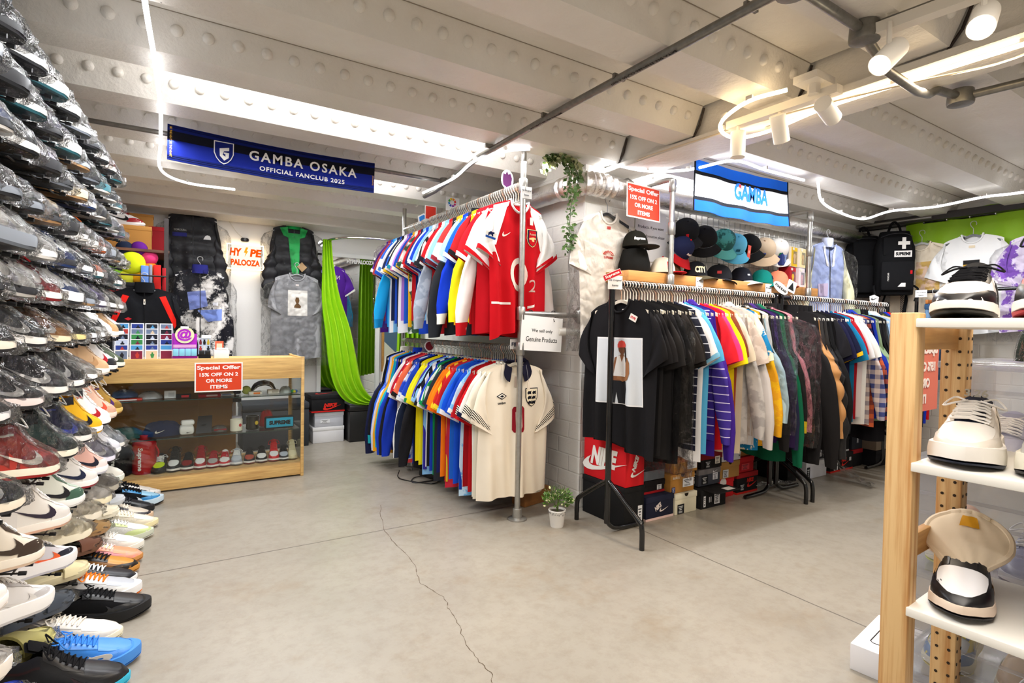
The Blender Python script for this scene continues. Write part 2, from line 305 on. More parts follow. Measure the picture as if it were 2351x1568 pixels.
# ================================================================== the room
def room():
    fl = struct('floor', MB().box((2.4, 1.7, -.05), (6.9, 8.6, .1)), 'concrete')
    pts = [(1.19, 3.4), (1.068, 2.987), (1.053, 2.776), (1.038, 2.443), (.985, 2.265), (1.025, 2.103), (.993, 1.995), (.978, 1.888), (.938, 1.74), (.928, 1.624), (.93, 1.54), (.895, 1.48), (.9, 1.3)]
    rnd = random.Random(2); pp = []
    for a, b in zip(pts, pts[1:]):
        for k in range(6): t = k / 6; pp.append((a[0] + (b[0] - a[0]) * t + rnd.uniform(-.006, .006), a[1] + (b[1] - a[1]) * t))
    cr = MB()
    for a, b in zip(pp, pp[1:]):
        w = rnd.uniform(.0006, .0018); cr.add([(a[0] - w, a[1], .0006), (a[0] + w, a[1], .0006), (b[0] + w, b[1], .0006), (b[0] - w, b[1], .0006)], [(0, 1, 2, 3)])
    struct('crack', cr, 'paper', '5a4a38', fl)
    struct('wall_left', MB().box((-1.03, 2.0, 1.25), (.1, 8.0, 2.5)), 'wall_paint')
    struct('wall_back', MB().box((.67, 5.98, 1.25), (3.5, .16, 2.5)), 'wall_plain')
    struct('wall_pillar', MB().box((4.14, 4.36, 1.25), (3.74, 3.28, 2.5)), 'wall_paint')
    struct('wall_right', MB().box((5.88, .4, 1.25), (.12, 4.64, 2.5)), 'wall_paint')
    # trough decking: profile repeated along y, extruded along x
    P = .57; prof = []
    for k in range(-6, 8):
        g = 1.615 + P * k; prof += [(g, 2.2), (g + .02, 2.34), (g + .325, 2.34), (g + .385, 2.2)]
    def decking(x0, x1, name):
        mb = MB(); nx = 14
        xs = [x0 + (x1 - x0) * i / nx for i in range(nx + 1)]
        mb.grid([[(x, y, z) for x in xs] for y, z in prof])
        mb.box(((x0 + x1) / 2, 1.7, 2.42), (x1 - x0, 8.6, .04))
        d = struct(name, mb, 'ceiling_paint')
        rv = MB(); i = 0
        for k in range(-4, 7):
            g = 1.615 + P * k; t = .42; y = g + .325 + .06 * t; z = 2.34 - .14 * t; ny, nz = -.14, -.06; l = math.hypot(ny, nz); ny /= l; nz /= l
            nsd = 6 if k == 3 else 10; x = x0 + .06
            while x < x1 - .04:
                c = Vector((x, y, z)); nrm = Vector((0, ny, nz)); a = Vector((1, 0, 0)); b = nrm.cross(a); rings = []
                for rr, hh in (((.021, 0), (.021, .014)) if nsd == 6 else ((.023, 0), (.021, .007), (.015, .013), (.006, .017))):
                    rings.append([c + nrm * hh + (a * math.cos(q * math.tau / nsd) + b * math.sin(q * math.tau / nsd)) * rr for q in range(nsd)])
                rv.loft(rings, True, False, True); x += .108
        struct('rivets', rv, 'ceiling_paint', parent=d)
        sm = MB()
        for k in range(-4, 7):
            g = 1.615 + P * k; sm.box(((x0 + x1) / 2, g + .3235, 2.3385), (x1 - x0, .0022, .003))
        struct('seams', sm, 'paint', '9c9284', parent=d)
    decking(-.98, 2.41, 'ceiling'); decking(2.66, 5.9, 'ceiling')
    gb = MB().box((2.535, .6, 2.175), (.26, 6.2, .03)).box((2.535, .6, 2.32), (.2, 6.2, .26))
    g = struct('trim_girder', gb, 'ceiling_paint')
    ck = MB()
    for k in range(-3, 3):
        y = 1.615 + P * k; ck.tube([(2.415, y + .39, 2.192), (2.418, y + .35, 2.25), (2.414, y + .32, 2.33)], .006, 5)
    struct('cracks', ck, 'paint', '2a1c12', g)
    pl = MB().box((2.3, 1.29, 2.205), (.14, .1, .03)); pl.cyl((2.3, 1.29, 2.19), (2.3, 1.29, 2.15), .025, 6)
    struct('anchor_plate', pl, 'ceiling_paint', parent=g)
    # soffit beams by the back wall and door-side lintel
    struct('trim_back', MB().box((.75, 5.72, 2.17), (3.4, .36, .1)), 'ceiling_paint')
    struct('trim_right', MB().box((5.75, .6, 2.19), (.16, 4.2, .06)), 'paint', '2b2624')
    struct('trim_upright', MB().box((1.08, 5.8, 1.0), (.0001 + .02, .02, 2.0)), 'wall_plain') if False else None
room()

def arc(c, r, a0, a1, n=10, plane='xz'):
    out = []
    for i in range(n + 1):
        a = a0 + (a1 - a0) * i / n; u, v = r * math.cos(a), r * math.sin(a)
        out.append((c[0] + u, c[1], c[2] + v) if plane == 'xz' else (c[0] + u, c[1] + v, c[2]) if plane == 'xy' else (c[0], c[1] + u, c[2] + v))
    return out
def smooth_path(pts, n=6):
    """Catmull-Rom through pts"""
    P = [Vector(p) for p in pts]; P = [P[0] * 2 - P[1]] + P + [P[-1] * 2 - P[-2]]; out = []
    for i in range(1, len(P) - 2):
        for k in range(n):
            t = k / n; a, b, c, d = P[i - 1:i + 3]
            out.append(.5 * ((2 * b) + (c - a) * t + (2 * a - 5 * b + 4 * c - d) * t * t + (3 * b - a - 3 * c + d) * t ** 3))
    out.append(P[-2]); return out

def ceiling_fittings():
    def led(label, pts, m='led', r=.0085, name='led_strip'):
        t = thing(name, label, 'light strip', pts[0]); o = Vector(pts[0])
        ob('glowing_tube', MB().tube([Vector(p) - o for p in smooth_path(pts)], r, 8), m, t); 
        for p in pts[1:-1]: ob('clip', MB().box(Vector(p) - o + Vector((0, 0, .012)), (.012, .03, .02)), 'plastic', t, 'd8d4cc')
        return t
    led('white glowing strip crossing the ceiling above the shoe wall', [(-.06, .9, 2.19), (-.05, 1.6, 2.185), (-.045, 2.07, 2.165), (-.02, 2.57, 2.16), (0, 3.13, 2.16), (.0, 3.75, 2.165), (.004, 4.33, 2.15), (.16, 4.56, 2.14), (.46, 4.52, 2.13)])
    led('white glowing strip curling off the metal conduit toward the blue scarf', [(1.80, 2.66, 2.19), (1.68, 2.74, 2.175), (1.57, 2.9, 2.14), (1.575, 3.2, 2.1), (1.57, 3.66, 2.1)])
    led('white glowing strip lying inside the ceiling trough above the scarf', [(.0, 2.83, 2.325), (.6, 2.84, 2.325), (1.2, 2.83, 2.325), (1.9, 2.84, 2.325)], 'led_bright')
    led('white glowing strip in the trough before the back wall', [(.1, 4.0, 2.325), (.9, 4.02, 2.325), (1.7, 4.0, 2.325)], 'led_bright')
    led('warm glowing strip along the girder ending in a loop by the spotlights', [(2.46, -.2, 2.13), (2.455, .66, 2.14), (2.45, 1.05, 2.14), (2.45, 1.33, 2.14), (2.5, 1.62, 2.135), (2.42, 1.74, 2.12), (2.3, 1.74, 2.13), (2.2, 1.65, 2.14), (2.14, 1.48, 2.15), (2.19, 1.34, 2.16)], 'led_warm')
    led('white glowing strip drooping in front of the lime curtain', [(3.72, 2.04, 2.17), (4.0, 2.16, 2.1), (4.44, 2.25, 2.09), (4.86, 2.28, 2.1), (4.86, 2.08, 2.13), (4.9, 1.8, 2.12), (4.86, 1.5, 2.13), (4.9, 1.3, 2.13), (4.9, .7, 2.14)])
    led('white glowing strip running over the blue and white towel', [(2.3, 2.55, 2.17), (2.56, 2.48, 2.15), (2.75, 2.31, 2.15), (2.84, 2.06, 2.16), (3.14, 2.05, 2.155), (3.57, 2.05, 2.16)])
    led('white glowing strip resting on the ledge behind the silver duct', [(2.36, 2.66, 2.17), (2.8, 2.665, 2.17), (3.6, 2.66, 2.17)], 'led_bright')
    # galvanised conduit with junction boxes
    t = thing('conduit', 'galvanised metal conduit crossing the ceiling with round junction boxes', 'conduit', (1.6, 3.6, 2.16))
    o = Vector((1.6, 3.6, 2.16)); S = lambda *l: [Vector(p) - o for p in l]
    ob('pipe', MB().tube(S((1.62, 3.75, 2.1), (1.615, 3.55, 2.1), (1.61, 3.1, 2.15), (1.6, 2.9, 2.17), (1.575, 1.98, 2.175), (1.565, .95, 2.175)), .0165, 10), 'dark_conduit', t)
    ob('pipe', MB().tube(S((1.565, .95, 2.175), (1.98, .955, 2.175)), .0165, 10).tube(S((2.0, .955, 2.16), (2.2, .97, 2.1), (2.48, .985, 2.1), (2.6, .99, 2.12), (2.66, .985, 2.15), (2.8, .96, 2.15)), .0165, 10).tube(S((2.0, .95, 2.175), (2.05, .4, 2.175)), .0165, 10).tube(S((2.82, .96, 2.15), (2.88, .5, 2.15)), .0165, 10), 'dark_conduit', t)
    for p in ((1.565, .95, 2.175), (2.0, .955, 2.17), (2.82, .96, 2.15)):
        ob('junction_box', MB().lathe([(.02, .03), (.045, .028), (.048, -.02), (.046, -.03), (.02, -.034)], 20, Vector(p) - o), 'dark_conduit', t)
    for y in (1.1, 1.7, 2.2, 2.75): ob('saddle_clip', MB().box(Vector((1.585, y, 2.188)) - o, (.06, .014, .02)), 'dark_conduit', t)
    letters(t, 'BETA STE EN61386 CLASS 4 D07', .34, .013, Vector((1.56, 1.55, 2.158)) - o, (R(180), 0, R(90)), '111111')
    letters(t, 'BETA STE EN61386 CLASS 4 D07', .26, .011, Vector((1.575, 2.2, 2.158)) - o, (R(180), 0, R(90)), '111111')
    t = thing('wall_conduit', 'thin grey conduit running along the beam behind the scarf', 'conduit', (.7, 3.55, 2.175))
    ob('pipe', MB().tube([(-1.1, .02, 0), (.95, .0, 0)], .013, 8), 'dark_conduit', t); ob('junction_box', MB().lathe([(.03, .02), (.032, -.02)], 16, (.98, 0, 0)), 'dark_conduit', t)
    # track lights
    def track(label, a, b, lamps):
        a, b = Vector(a), Vector(b); t = thing('track_light', label, 'spotlight', a)
        d = b - a; mb = MB(); ang = math.atan2(d.y, d.x); mb.box(d / 2, (d.length, .045, .035), rz=ang); ob('track', mb, 'paint', t, 'e6e0d4')
        for (p, dr, lit) in lamps:
            p = Vector(p) - a; dr = Vector(dr).normalized()
            l = ob('lamp_head', MB().tube([p - dr * .06, p + dr * .06], .034, 20), 'paint', t, 'f2eee6')
            ob('stem', MB().cyl(p, (p.x, p.y, -.0), .008, 8), 'paint', l, 'e6e0d4')
            ob('lens', MB().tube([p + dr * .0605, p + dr * .062], .029, 20), 'bulb' if lit else 'paint', l, 'fff4e0')
    track('white spotlight track with three unlit heads beside the looped strip', (2.33, 1.72, 2.15), (2.33, 1.2, 2.15), [((2.32, 1.66, 2.045), (0, 0, -1), False), ((2.32, 1.45, 2.06), (.55, .1, -1), False), ((2.32, 1.24, 2.07), (1, .15, -.25), False)])
    track('white spotlight track with lit heads above the shoe shelf', (2.0, .96, 2.16), (2.06, .3, 2.16), [((1.98, .87, 2.05), (-.75, .1, -.65), True), ((1.99, .63, 2.06), (-.5, -.1, -.45), True)])
    spot('spot_lamp', (1.94, .88, 2.0), (.9, 1.2, 0), 10, 75); spot('spot_lamp', (1.93, .6, 2.0), (.7, .3, .3), 10, 75)
    t = thing('cable', 'thin pale cable draped along the girder from the right', 'cable', (2.5, 1.0, 2.15)); 
    ob('wire', MB().tube(smooth_path([(-.1, -.6, 0), (.0, -.3, -.03), (-.05, .0, -.02), (-.1, .5, 0), (-.15, 1.2, .0), (-.05, 1.5, .03)]), .004, 5), 'plastic', t, 'd9c8ad')
    tag(ob('black_wire', MB().tube(smooth_path([(-.02, 2.0, 2.33), (.015, 2.1, 2.27), (.0, 2.18, 2.2)]), .0025, 5), 'plastic', None, '222222'), 'short black wire hanging beside the left glowing strip', 'wire')
ceiling_fittings()
# ================================================================== shoes
def interp(xs, ys):
    def f(x):
        if x <= xs[0]: return ys[0]
        for i in range(len(xs) - 1):
            if x <= xs[i + 1]:
                t = (x - xs[i]) / (xs[i + 1] - xs[i]); t = t * t * (3 - 2 * t) * .5 + t * .5
                return ys[i] + (ys[i + 1] - ys[i]) * t
        return ys[-1]
    return f
def sstep(a, b, x):
    t = min(max((x - a) / (b - a), 0), 1); return t * t * (3 - 2 * t)
WS = [0, .02, .06, .15, .3, .45, .6, .72, .82, .91, .97, 1.0]
class Last:
    """a shoe shape along +x (heel at 0): P(s, t) is the outer skin, t from -1 (left base) over the top to 1"""
    def __init__(s, kind):
        s.kind = kind; s.L = .295
        w = [.010, .024, .032, .037, .037, .040, .047, .0505, .048, .037, .021, .006]
        if kind == 'runner': w = [a * 1.06 for a in w]
        s.w = interp(WS, w)
        if kind == 'high': s.h = interp([0, .03, .1, .22, .33, .42, .52, .65, .8, .93, 1], [.16, .188, .182, .168, .178, .152, .118, .092, .074, .056, .036])
        elif kind == 'slide': s.h = interp([0, 1], [.03, .03])
        elif kind == 'foam': s.h = interp([0, .05, .14, .25, .4, .55, .75, .9, 1], [.07, .085, .08, .07, .085, .088, .07, .05, .034])
        elif kind == 'knit': s.h = interp([0, .03, .1, .2, .3, .38, .5, .65, .8, .93, 1], [.09, .118, .105, .09, .1, .106, .098, .08, .064, .048, .034])
        elif kind == 'runner': s.h = interp([0, .03, .1, .2, .3, .38, .5, .65, .8, .93, 1], [.095, .12, .11, .095, .106, .113, .102, .082, .066, .052, .036])
        else: s.h = interp([0, .03, .1, .2, .3, .38, .5, .65, .8, .93, 1], [.085, .108, .1, .086, .099, .107, .097, .078, .063, .049, .033])
        s.zs = {'runner': .034, 'knit': .03, 'slide': .034, 'foam': .022}.get(kind, .025)
        s.spring = .012
    def z0(s, q): return s.spring * sstep(.7, 1.0, q) + .004 * sstep(.12, 0, q)
    def P(s, q, t, off=0., solid=False):
        w = s.w(q) * .98 + off; h = s.h(q); zb = s.zs - .004 + s.z0(q) * .6; a = abs(t); sg = 1 if t > 0 else -1
        th = (1 - a) * math.pi / 2; p, r = (.62, .62)
        y = sg * w * max(math.cos(th), 0) ** p; z = zb + (h - zb) * max(math.sin(th), 0) ** r + off * math.sin(th)
        if s.kind in ('high', 'low', 'runner', 'knit', 'foam') and not solid:
            ins = sstep(.015, .06, q) * sstep(.40, .32, q); rim = .42
            if a < rim and ins > 0:
                k = a / rim; thr = (1 - rim) * math.pi / 2; yr = w * math.cos(thr) ** p
                zr = zb + (h - zb) * math.sin(thr) ** r
                yi = sg * yr * k * (.8 + .2 * k); zi = zr - (zr - s.zs - .012) * sstep(1.0, .55, k)
                y = y + (yi - y) * ins; z = z + (zi - z) * ins
        return (q * s.L, y, z)
    def panel(s, q0, q1, nq, t0, t1, nt, off, qf=None, solid=False):
        rows = []
        for i in range(nq + 1):
            row = []
            for j in range(nt + 1):
                t = t0 + (t1 - t0) * j / nt; a, b = (qf(t) if qf else (q0, q1)); row.append(s.P(a + (b - a) * i / nq, t, off, solid))
            rows.append(row)
        return rows
    def outline(s, n=44, f=1.0, pad=0.):
        qs = [.5 - .5 * math.cos(math.pi * i / (n // 2)) for i in range(n // 2 + 1)]
        up = [(q, s.w(q) * f + pad) for q in qs]; out = [(q, y) for q, y in up] + [(q, -y) for q, y in reversed(up[1:-1])]
        return [(min(max(q, 0), 1), y) for q, y in out]

def sole_mesh(l, z0, z1, f0, f1, bulge=1.0, wave=0.):
    mb = MB(); rings = []
    for k, (z, f) in enumerate(((z0, f0), ((z0 + z1) / 2, (f0 + f1) / 2 * bulge), (z1, f1))):
        ring = []
        for i, (q, y) in enumerate(l.outline()):
            sc = 1 + (f - 1) * .5; x = (q - .5) * l.L * (1 + (f - 1) * .35) + .5 * l.L
            wv = wave * math.sin(i * 2.2) * (1 if k < 2 else 0)
            ring.append((x, y * f * (1 + wv), z + l.z0(q) * (1 if k < 2 else .6)))
        rings.append(ring)
    return mb.loft(rings)
PROTO = {}
def shoe_proto(kind):
    """list of (part, mesh, material, colour key, parent part)"""
    if kind in PROTO: return PROTO[kind]
    l = Last(kind); parts = []
    def add(nm, mb, m, key, par=None, smooth=50): me = mb.mesh(nm, smooth); setmats(me, m); parts.append((nm, me, m, key, par))
    if kind == 'slide':
        add('sole', sole_mesh(l, 0, .026, 1.0, 1.1, 1.04, .012).loft([[(((q - .5) * .97 + .5) * l.L, y * 1.08 * k, .026 + l.z0(q) * .6 + z) for q, y in l.outline()] for k, z in ((1, 0), (.96, .012), (.86, .009))]), 'rubber', 'sole')
        mb = MB(); rings = []
        for i in range(11):
            a = math.pi * i / 10; rr = []
            for q, o in ((.50, 0), (.66, .002), (.86, -.004), (.86, -.010), (.66, -.006), (.50, -.008)):
                w = l.w(.68) * 1.1 + o * .6; H = (.075 if q < .6 else .07 if q < .8 else .05) + o
                rr.append((q * l.L, -w * math.cos(a), .018 + (H - .018) * math.sin(a) ** .7))
            rings.append(rr)
        add('strap', mb.loft(rings), 'rubber', 'upper'); PROTO[kind] = parts; return parts
    fl = {'runner': 1.16, 'knit': 1.1, 'foam': 1.08}.get(kind, 1.07)
    if kind != 'foam':
        add('outsole', sole_mesh(l, 0, .008, fl - .05, fl, 1., .006), 'rubber', 'out')
    add('midsole', sole_mesh(l, .0 if kind == 'foam' else .008, l.zs + (.006 if kind == 'runner' else .003), fl, fl - .03, 1.02), 'rubber', 'sole')
    ts = [-1, -.9, -.78, -.66, -.55, -.47, -.42, -.37, -.3, -.2, -.1, 0, .1, .2, .3, .37, .42, .47, .55, .66, .78, .9, 1]
    qs = [0, .012, .025, .04, .06, .09, .13, .18, .23, .28, .32, .35, .38, .41, .46, .52, .58, .64, .7, .76, .82, .87, .91, .945, .97, .988, .997, 1.0]
    mb = MB().grid([[l.P(q, t) for t in ts] for q in qs]); me = mb.mesh('upper', 60)
    fabric = {'knit': 'knit', 'runner': 'fabric', 'foam': 'rubber'}.get(kind, 'leather'); setmats(me, fabric); parts.append(('upper', me, fabric, 'upper', None))
    # lining ring inside the collar
    add('lining', MB().grid([[l.P(q, t, .0012) for t in (-.405, -.36, -.3, -.2, -.1, 0, .1, .2, .3, .36, .405)] for q in (.05, .08, .12, .17, .22, .27, .31, .33)]), 'fabric', 'lining')
    if kind == 'foam': PROTO[kind] = parts; return parts
    # toe mudguard, toe box, heel counter, eyestays, tongue, laces, side mark
    mg = MB()
    def rim(t): a = abs(t); return (.66 + .20 * (1 - a) ** .7, .999)
    rows = []
    for i in range(7):
        row = []
        for j in range(17):
            t = -1 + 2 * j / 16; q0 = .60 + .34 * sstep(0, .85, 1 - abs(t)); row.append(l.P(q0 + (.999 - q0) * i / 6, t, .0016, True))
        rows.append(row)
    add('toe_guard', mg.grid(rows), 'leather', 'over')
    rows = []
    for i in range(6):
        row = []
        for j in range(11):
            t = -.5 + j / 10; q1 = .60 + .34 * sstep(0, .85, 1 - abs(t)) + .004; row.append(l.P(.66 + (q1 - .66) * i / 5, t, .0009, True))
        rows.append(row)
    add('toe_box', MB().grid(rows), 'leather', 'toe')
    hq = lambda t: (.002, .20 - .1 * (1 - abs(t)))
    mb = MB()
    for s in (-1, 1):
        mb.grid([[l.P(.004 + (.22 - .10 * (1 - t)) * i / 5, s * t, .0015) for t in (1, .85, .7, .58, .48)] for i in range(6)])
    add('heel_counter', mb, 'leather', 'over')
    mb = MB()
    for s in (-1, 1): mb.grid([[l.P(q, s * t, .0016, True) for t in (.2, .27, .34, .42, .5 - .1 * sstep(.5, .68, q))] for q in (.36, .4, .45, .5, .55, .6, .655)])
    add('eyestay', mb, 'leather', 'over')
    tip = .19 if kind == 'high' else .128
    rows = []
    for i in range(9):
        row = []
        for j in range(9):
            u = -1 + j / 4
            if i < 3:
                a = i / 3; x = (.25 + .1 * a) * l.L; z = tip + (l.h(.36) + .004 - tip) * a - .012 * u * u; row.append((x + .004 * u * u, u * .027, z))
            else:
                q = .36 + .30 * (i - 3) / 5; p = l.P(q, u * .2, .0022 if i < 8 else -.001, True); row.append(p)
        rows.append(row)
    tg = MB().grid(rows); tg.grid([[(x - .008, y * .96, z - .004) for x, y, z in r] for r in rows[:5]])
    add('tongue', tg, 'fabric', 'tongue')
    lc = MB()
    for i in range(6):
        q = .40 + .045 * i
        lc.tube([l.P(q - .004, -.3, .004, True), l.P(q, -.15, .0065, True), l.P(q + .002, 0, .007, True), l.P(q, .15, .0065, True), l.P(q - .004, .3, .004, True)], .0028, 5)
        lc.tube([l.P(q, -.27, .005, True), l.P(q + .022, 0, .0075, True), l.P(q + .04, .27, .005, True)], .0022, 4)
    for sy in (-1, 1):
        lc.tube(smooth_path([l.P(.39, sy * .1, .008, True), (.36 * l.L, sy * .035, l.h(.36) + .012), (.42 * l.L, sy * .052, l.h(.42) - .004), (.45 * l.L, sy * .03, l.h(.45) + .008), l.P(.41, sy * .05, .009, True)], 4), .0022, 4)
    add('laces', lc, 'fabric', 'lace')
    if kind in ('low', 'high', 'runner'):
        for s in (-1, 1):
            mb = MB()
            x0, sx, zb = (.17, .52, .036) if kind != 'high' else (.13, .54, .04)
            H = .052 if kind != 'high' else .072
            inn = []
            for (u, v) in SWOOSH:
                q = x0 + (1 - u) * sx; z = zb + v * H * 1.5
                hb = l.h(q); zz = min(max((z - l.zs) / (hb - l.zs), 0.02), .96); a = math.asin(zz ** (1 / .62)); t = 1 - a / (math.pi / 2)
                p = Vector(l.P(q, s * t, .0022, True)); inn.append(p)
            n = len(inn)
            # triangulated strip between upper and lower edge
            up = inn[:8]; lo = [inn[0]] + inn[:7:-1]; m = min(len(up), len(lo))
            rows = [up[:m], lo[:m]]; mb.grid(rows)
            add('side_mark', mb, 'leather', 'mark')
    if kind == 'high':
        mb = MB()
        for s in (-1, 1): mb.grid([[l.P(q, s * t, .0016, True) for t in (.62, .55, .48, .43)] for q in (.02, .06, .1, .15, .2, .25, .3, .345)])
        add('ankle_collar', mb, 'leather', 'collar')
        mb = MB()
        for s in (-1, 1): mb.grid([[l.P(q, s * t, .0017, True) for t in (.66, .64, .62)] for q in (.02, .06, .1, .15, .2, .25, .3, .345)])
        add('ankle_strap', mb, 'leather', 'mark')
    PROTO[kind] = parts; return parts
def bag_proto(kind, seed):
    key = ('bag', kind, seed)
    if key in PROTO: return PROTO[key]
    l = Last(kind); rnd = random.Random(seed); rings = []
    ph = [rnd.uniform(0, 6) for _ in range(6)]
    for i in range(15):
        q = -.04 + 1.10 * i / 14; qq = min(max(q, .02), .97); ring = []
        w = l.w(min(max(qq, .08), .92)) * 1.09 * (1 if .0 < q < 1 else .75); h = (l.h(qq) * 1.05 + .010 + (.012 if q < .3 else 0)) * (1 if q < 1 else .8)
        for k in range(18):
            a = k * math.tau / 18; c, s_ = math.cos(a), math.sin(a)
            y = w * math.copysign(abs(c) ** .75, c); z = h / 2 + h / 2 * math.copysign(abs(s_) ** .8, s_)
            wr = .0035 * math.sin(q * 31 + k * 1.9 + ph[0]) + .003 * math.sin(q * 17 - k * 2.7 + ph[1]) + .002 * math.sin(q * 57 + k * 4.1 + ph[2])
            ring.append((q * l.L, y + wr * c, max(-.002, z + wr * (1 if s_ > -.2 else .0))))
        rings.append(ring)
    me = MB().loft(rings).mesh('plastic_wrap', 180); setmats(me, 'film'); PROTO[key] = me; return me
def shoe(kind, cols, loc, rot, label, name='sneaker', cat='shoe', group=None, bag=None, skip=(), scale=1.0, extra=None):
    t = thing({'slide': 'slide_sandal', 'foam': 'foam_clog', 'high': 'high_top_sneaker', 'runner': 'running_shoe'}.get(kind, name), label, cat, loc, rot, group)
    if scale != 1.0: t.scale = (scale,) * 3
    base = cols.get('upper', 'eeeeee'); dfl = {'sole': 'f2efe8', 'out': base, 'over': base, 'toe': base, 'lining': '2a2828', 'tongue': base, 'lace': 'f4f2ee', 'mark': '141414', 'collar': cols.get('over', base)}
    made = {}
    for nm, me, m, key, par in shoe_proto(kind):
        if nm in skip or (cols.get(key, '') == '-'): continue
        made[nm] = ob(nm, me, None, t, cols.get(key, dfl.get(key, base)))
    if bag is not None: ob('plastic_wrap', bag_proto(kind, bag), None, t, 'ffffff')
    return t

PAL = [  # upper, over, toe, sole, mark, word
    ('f1efea', '16181c', 'f1efea', 'f1efe8', '16181c', 'white and black'), ('1b1b1e', '1b1b1e', '2a2a2e', 'eeeae2', 'e9e7e2', 'black with white sole'),
    ('18181b', '242428', '1c1c20', '1a1a1c', '55575e', 'all black'), ('e9e6df', 'c9c6c0', 'f0eee8', 'f4f2ec', 'b0aeb2', 'pale grey and white'),
    ('f1efea', '1f3768', 'f1efea', 'f2efe8', '1f3768', 'white and navy'), ('efece5', '8f1c22', 'efece5', 'efece2', '8f1c22', 'white and dark red'),
    ('8a8d94', '3b3e45', '9a9da4', 'ecebe6', '2a2c31', 'mid grey'), ('d9c7a8', 'b8946a', 'e0cfb2', 'efe4cc', '7a5534', 'tan'),
    ('2c4a48', '1d2a2b', '35605c', 'eae6da', 'e6e1d5', 'dark teal'), ('b8352c', '7d1d1b', 'c4453a', 'efe6d6', 'f0ebe0', 'red'),
    ('5c4630', '2f2419', '6e563c', 'e9dcc2', '2a1d12', 'brown'), ('e8a33a', '26262a', 'f0c060', 'efe8d8', '1d1d20', 'amber and black'),
    ('8fb4d8', '4a6f9c', 'b4d0e8', 'f0efea', 'f0f0ee', 'pale blue'), ('e2b7b2', '2a2b35', 'ecd0ca', 'f2ece6', '23242c', 'pink and black'),
    ('7d6aa6', '3c3457', '9484b8', 'eae6ee', 'e8e4ee', 'purple'), ('cfd6ce', '4f6a57', 'dfe3dc', 'eeeee4', '35523f', 'white and green'),
    ('23242a', 'd4652a', '2c2d33', 'efece4', 'd4652a', 'black and orange'), ('c9b2c4', '8a7f9c', 'ded0da', 'efedf0', '6f6684', 'lilac and white'),
]
ORD = ['first', 'second', 'third', 'fourth', 'fifth', 'sixth', 'seventh', 'eighth', 'ninth', 'tenth', 'eleventh', 'twelfth', 'thirteenth', 'fourteenth', 'fifteenth', 'sixteenth', 'seventeenth', 'eighteenth', 'nineteenth', 'twentieth', 'twenty-first', 'twenty-second', 'twenty-third', 'twenty-fourth', 'twenty-fifth', 'twenty-sixth', 'twenty-seventh', 'twenty-eighth', 'twenty-ninth', 'thirtieth']
for a in list(ORD[:9]): ORD.append('thirty-' + a)
ORD.append('fortieth')
for a in list(ORD[:9]): ORD.append('forty-' + a)
ORD += ['fiftieth']

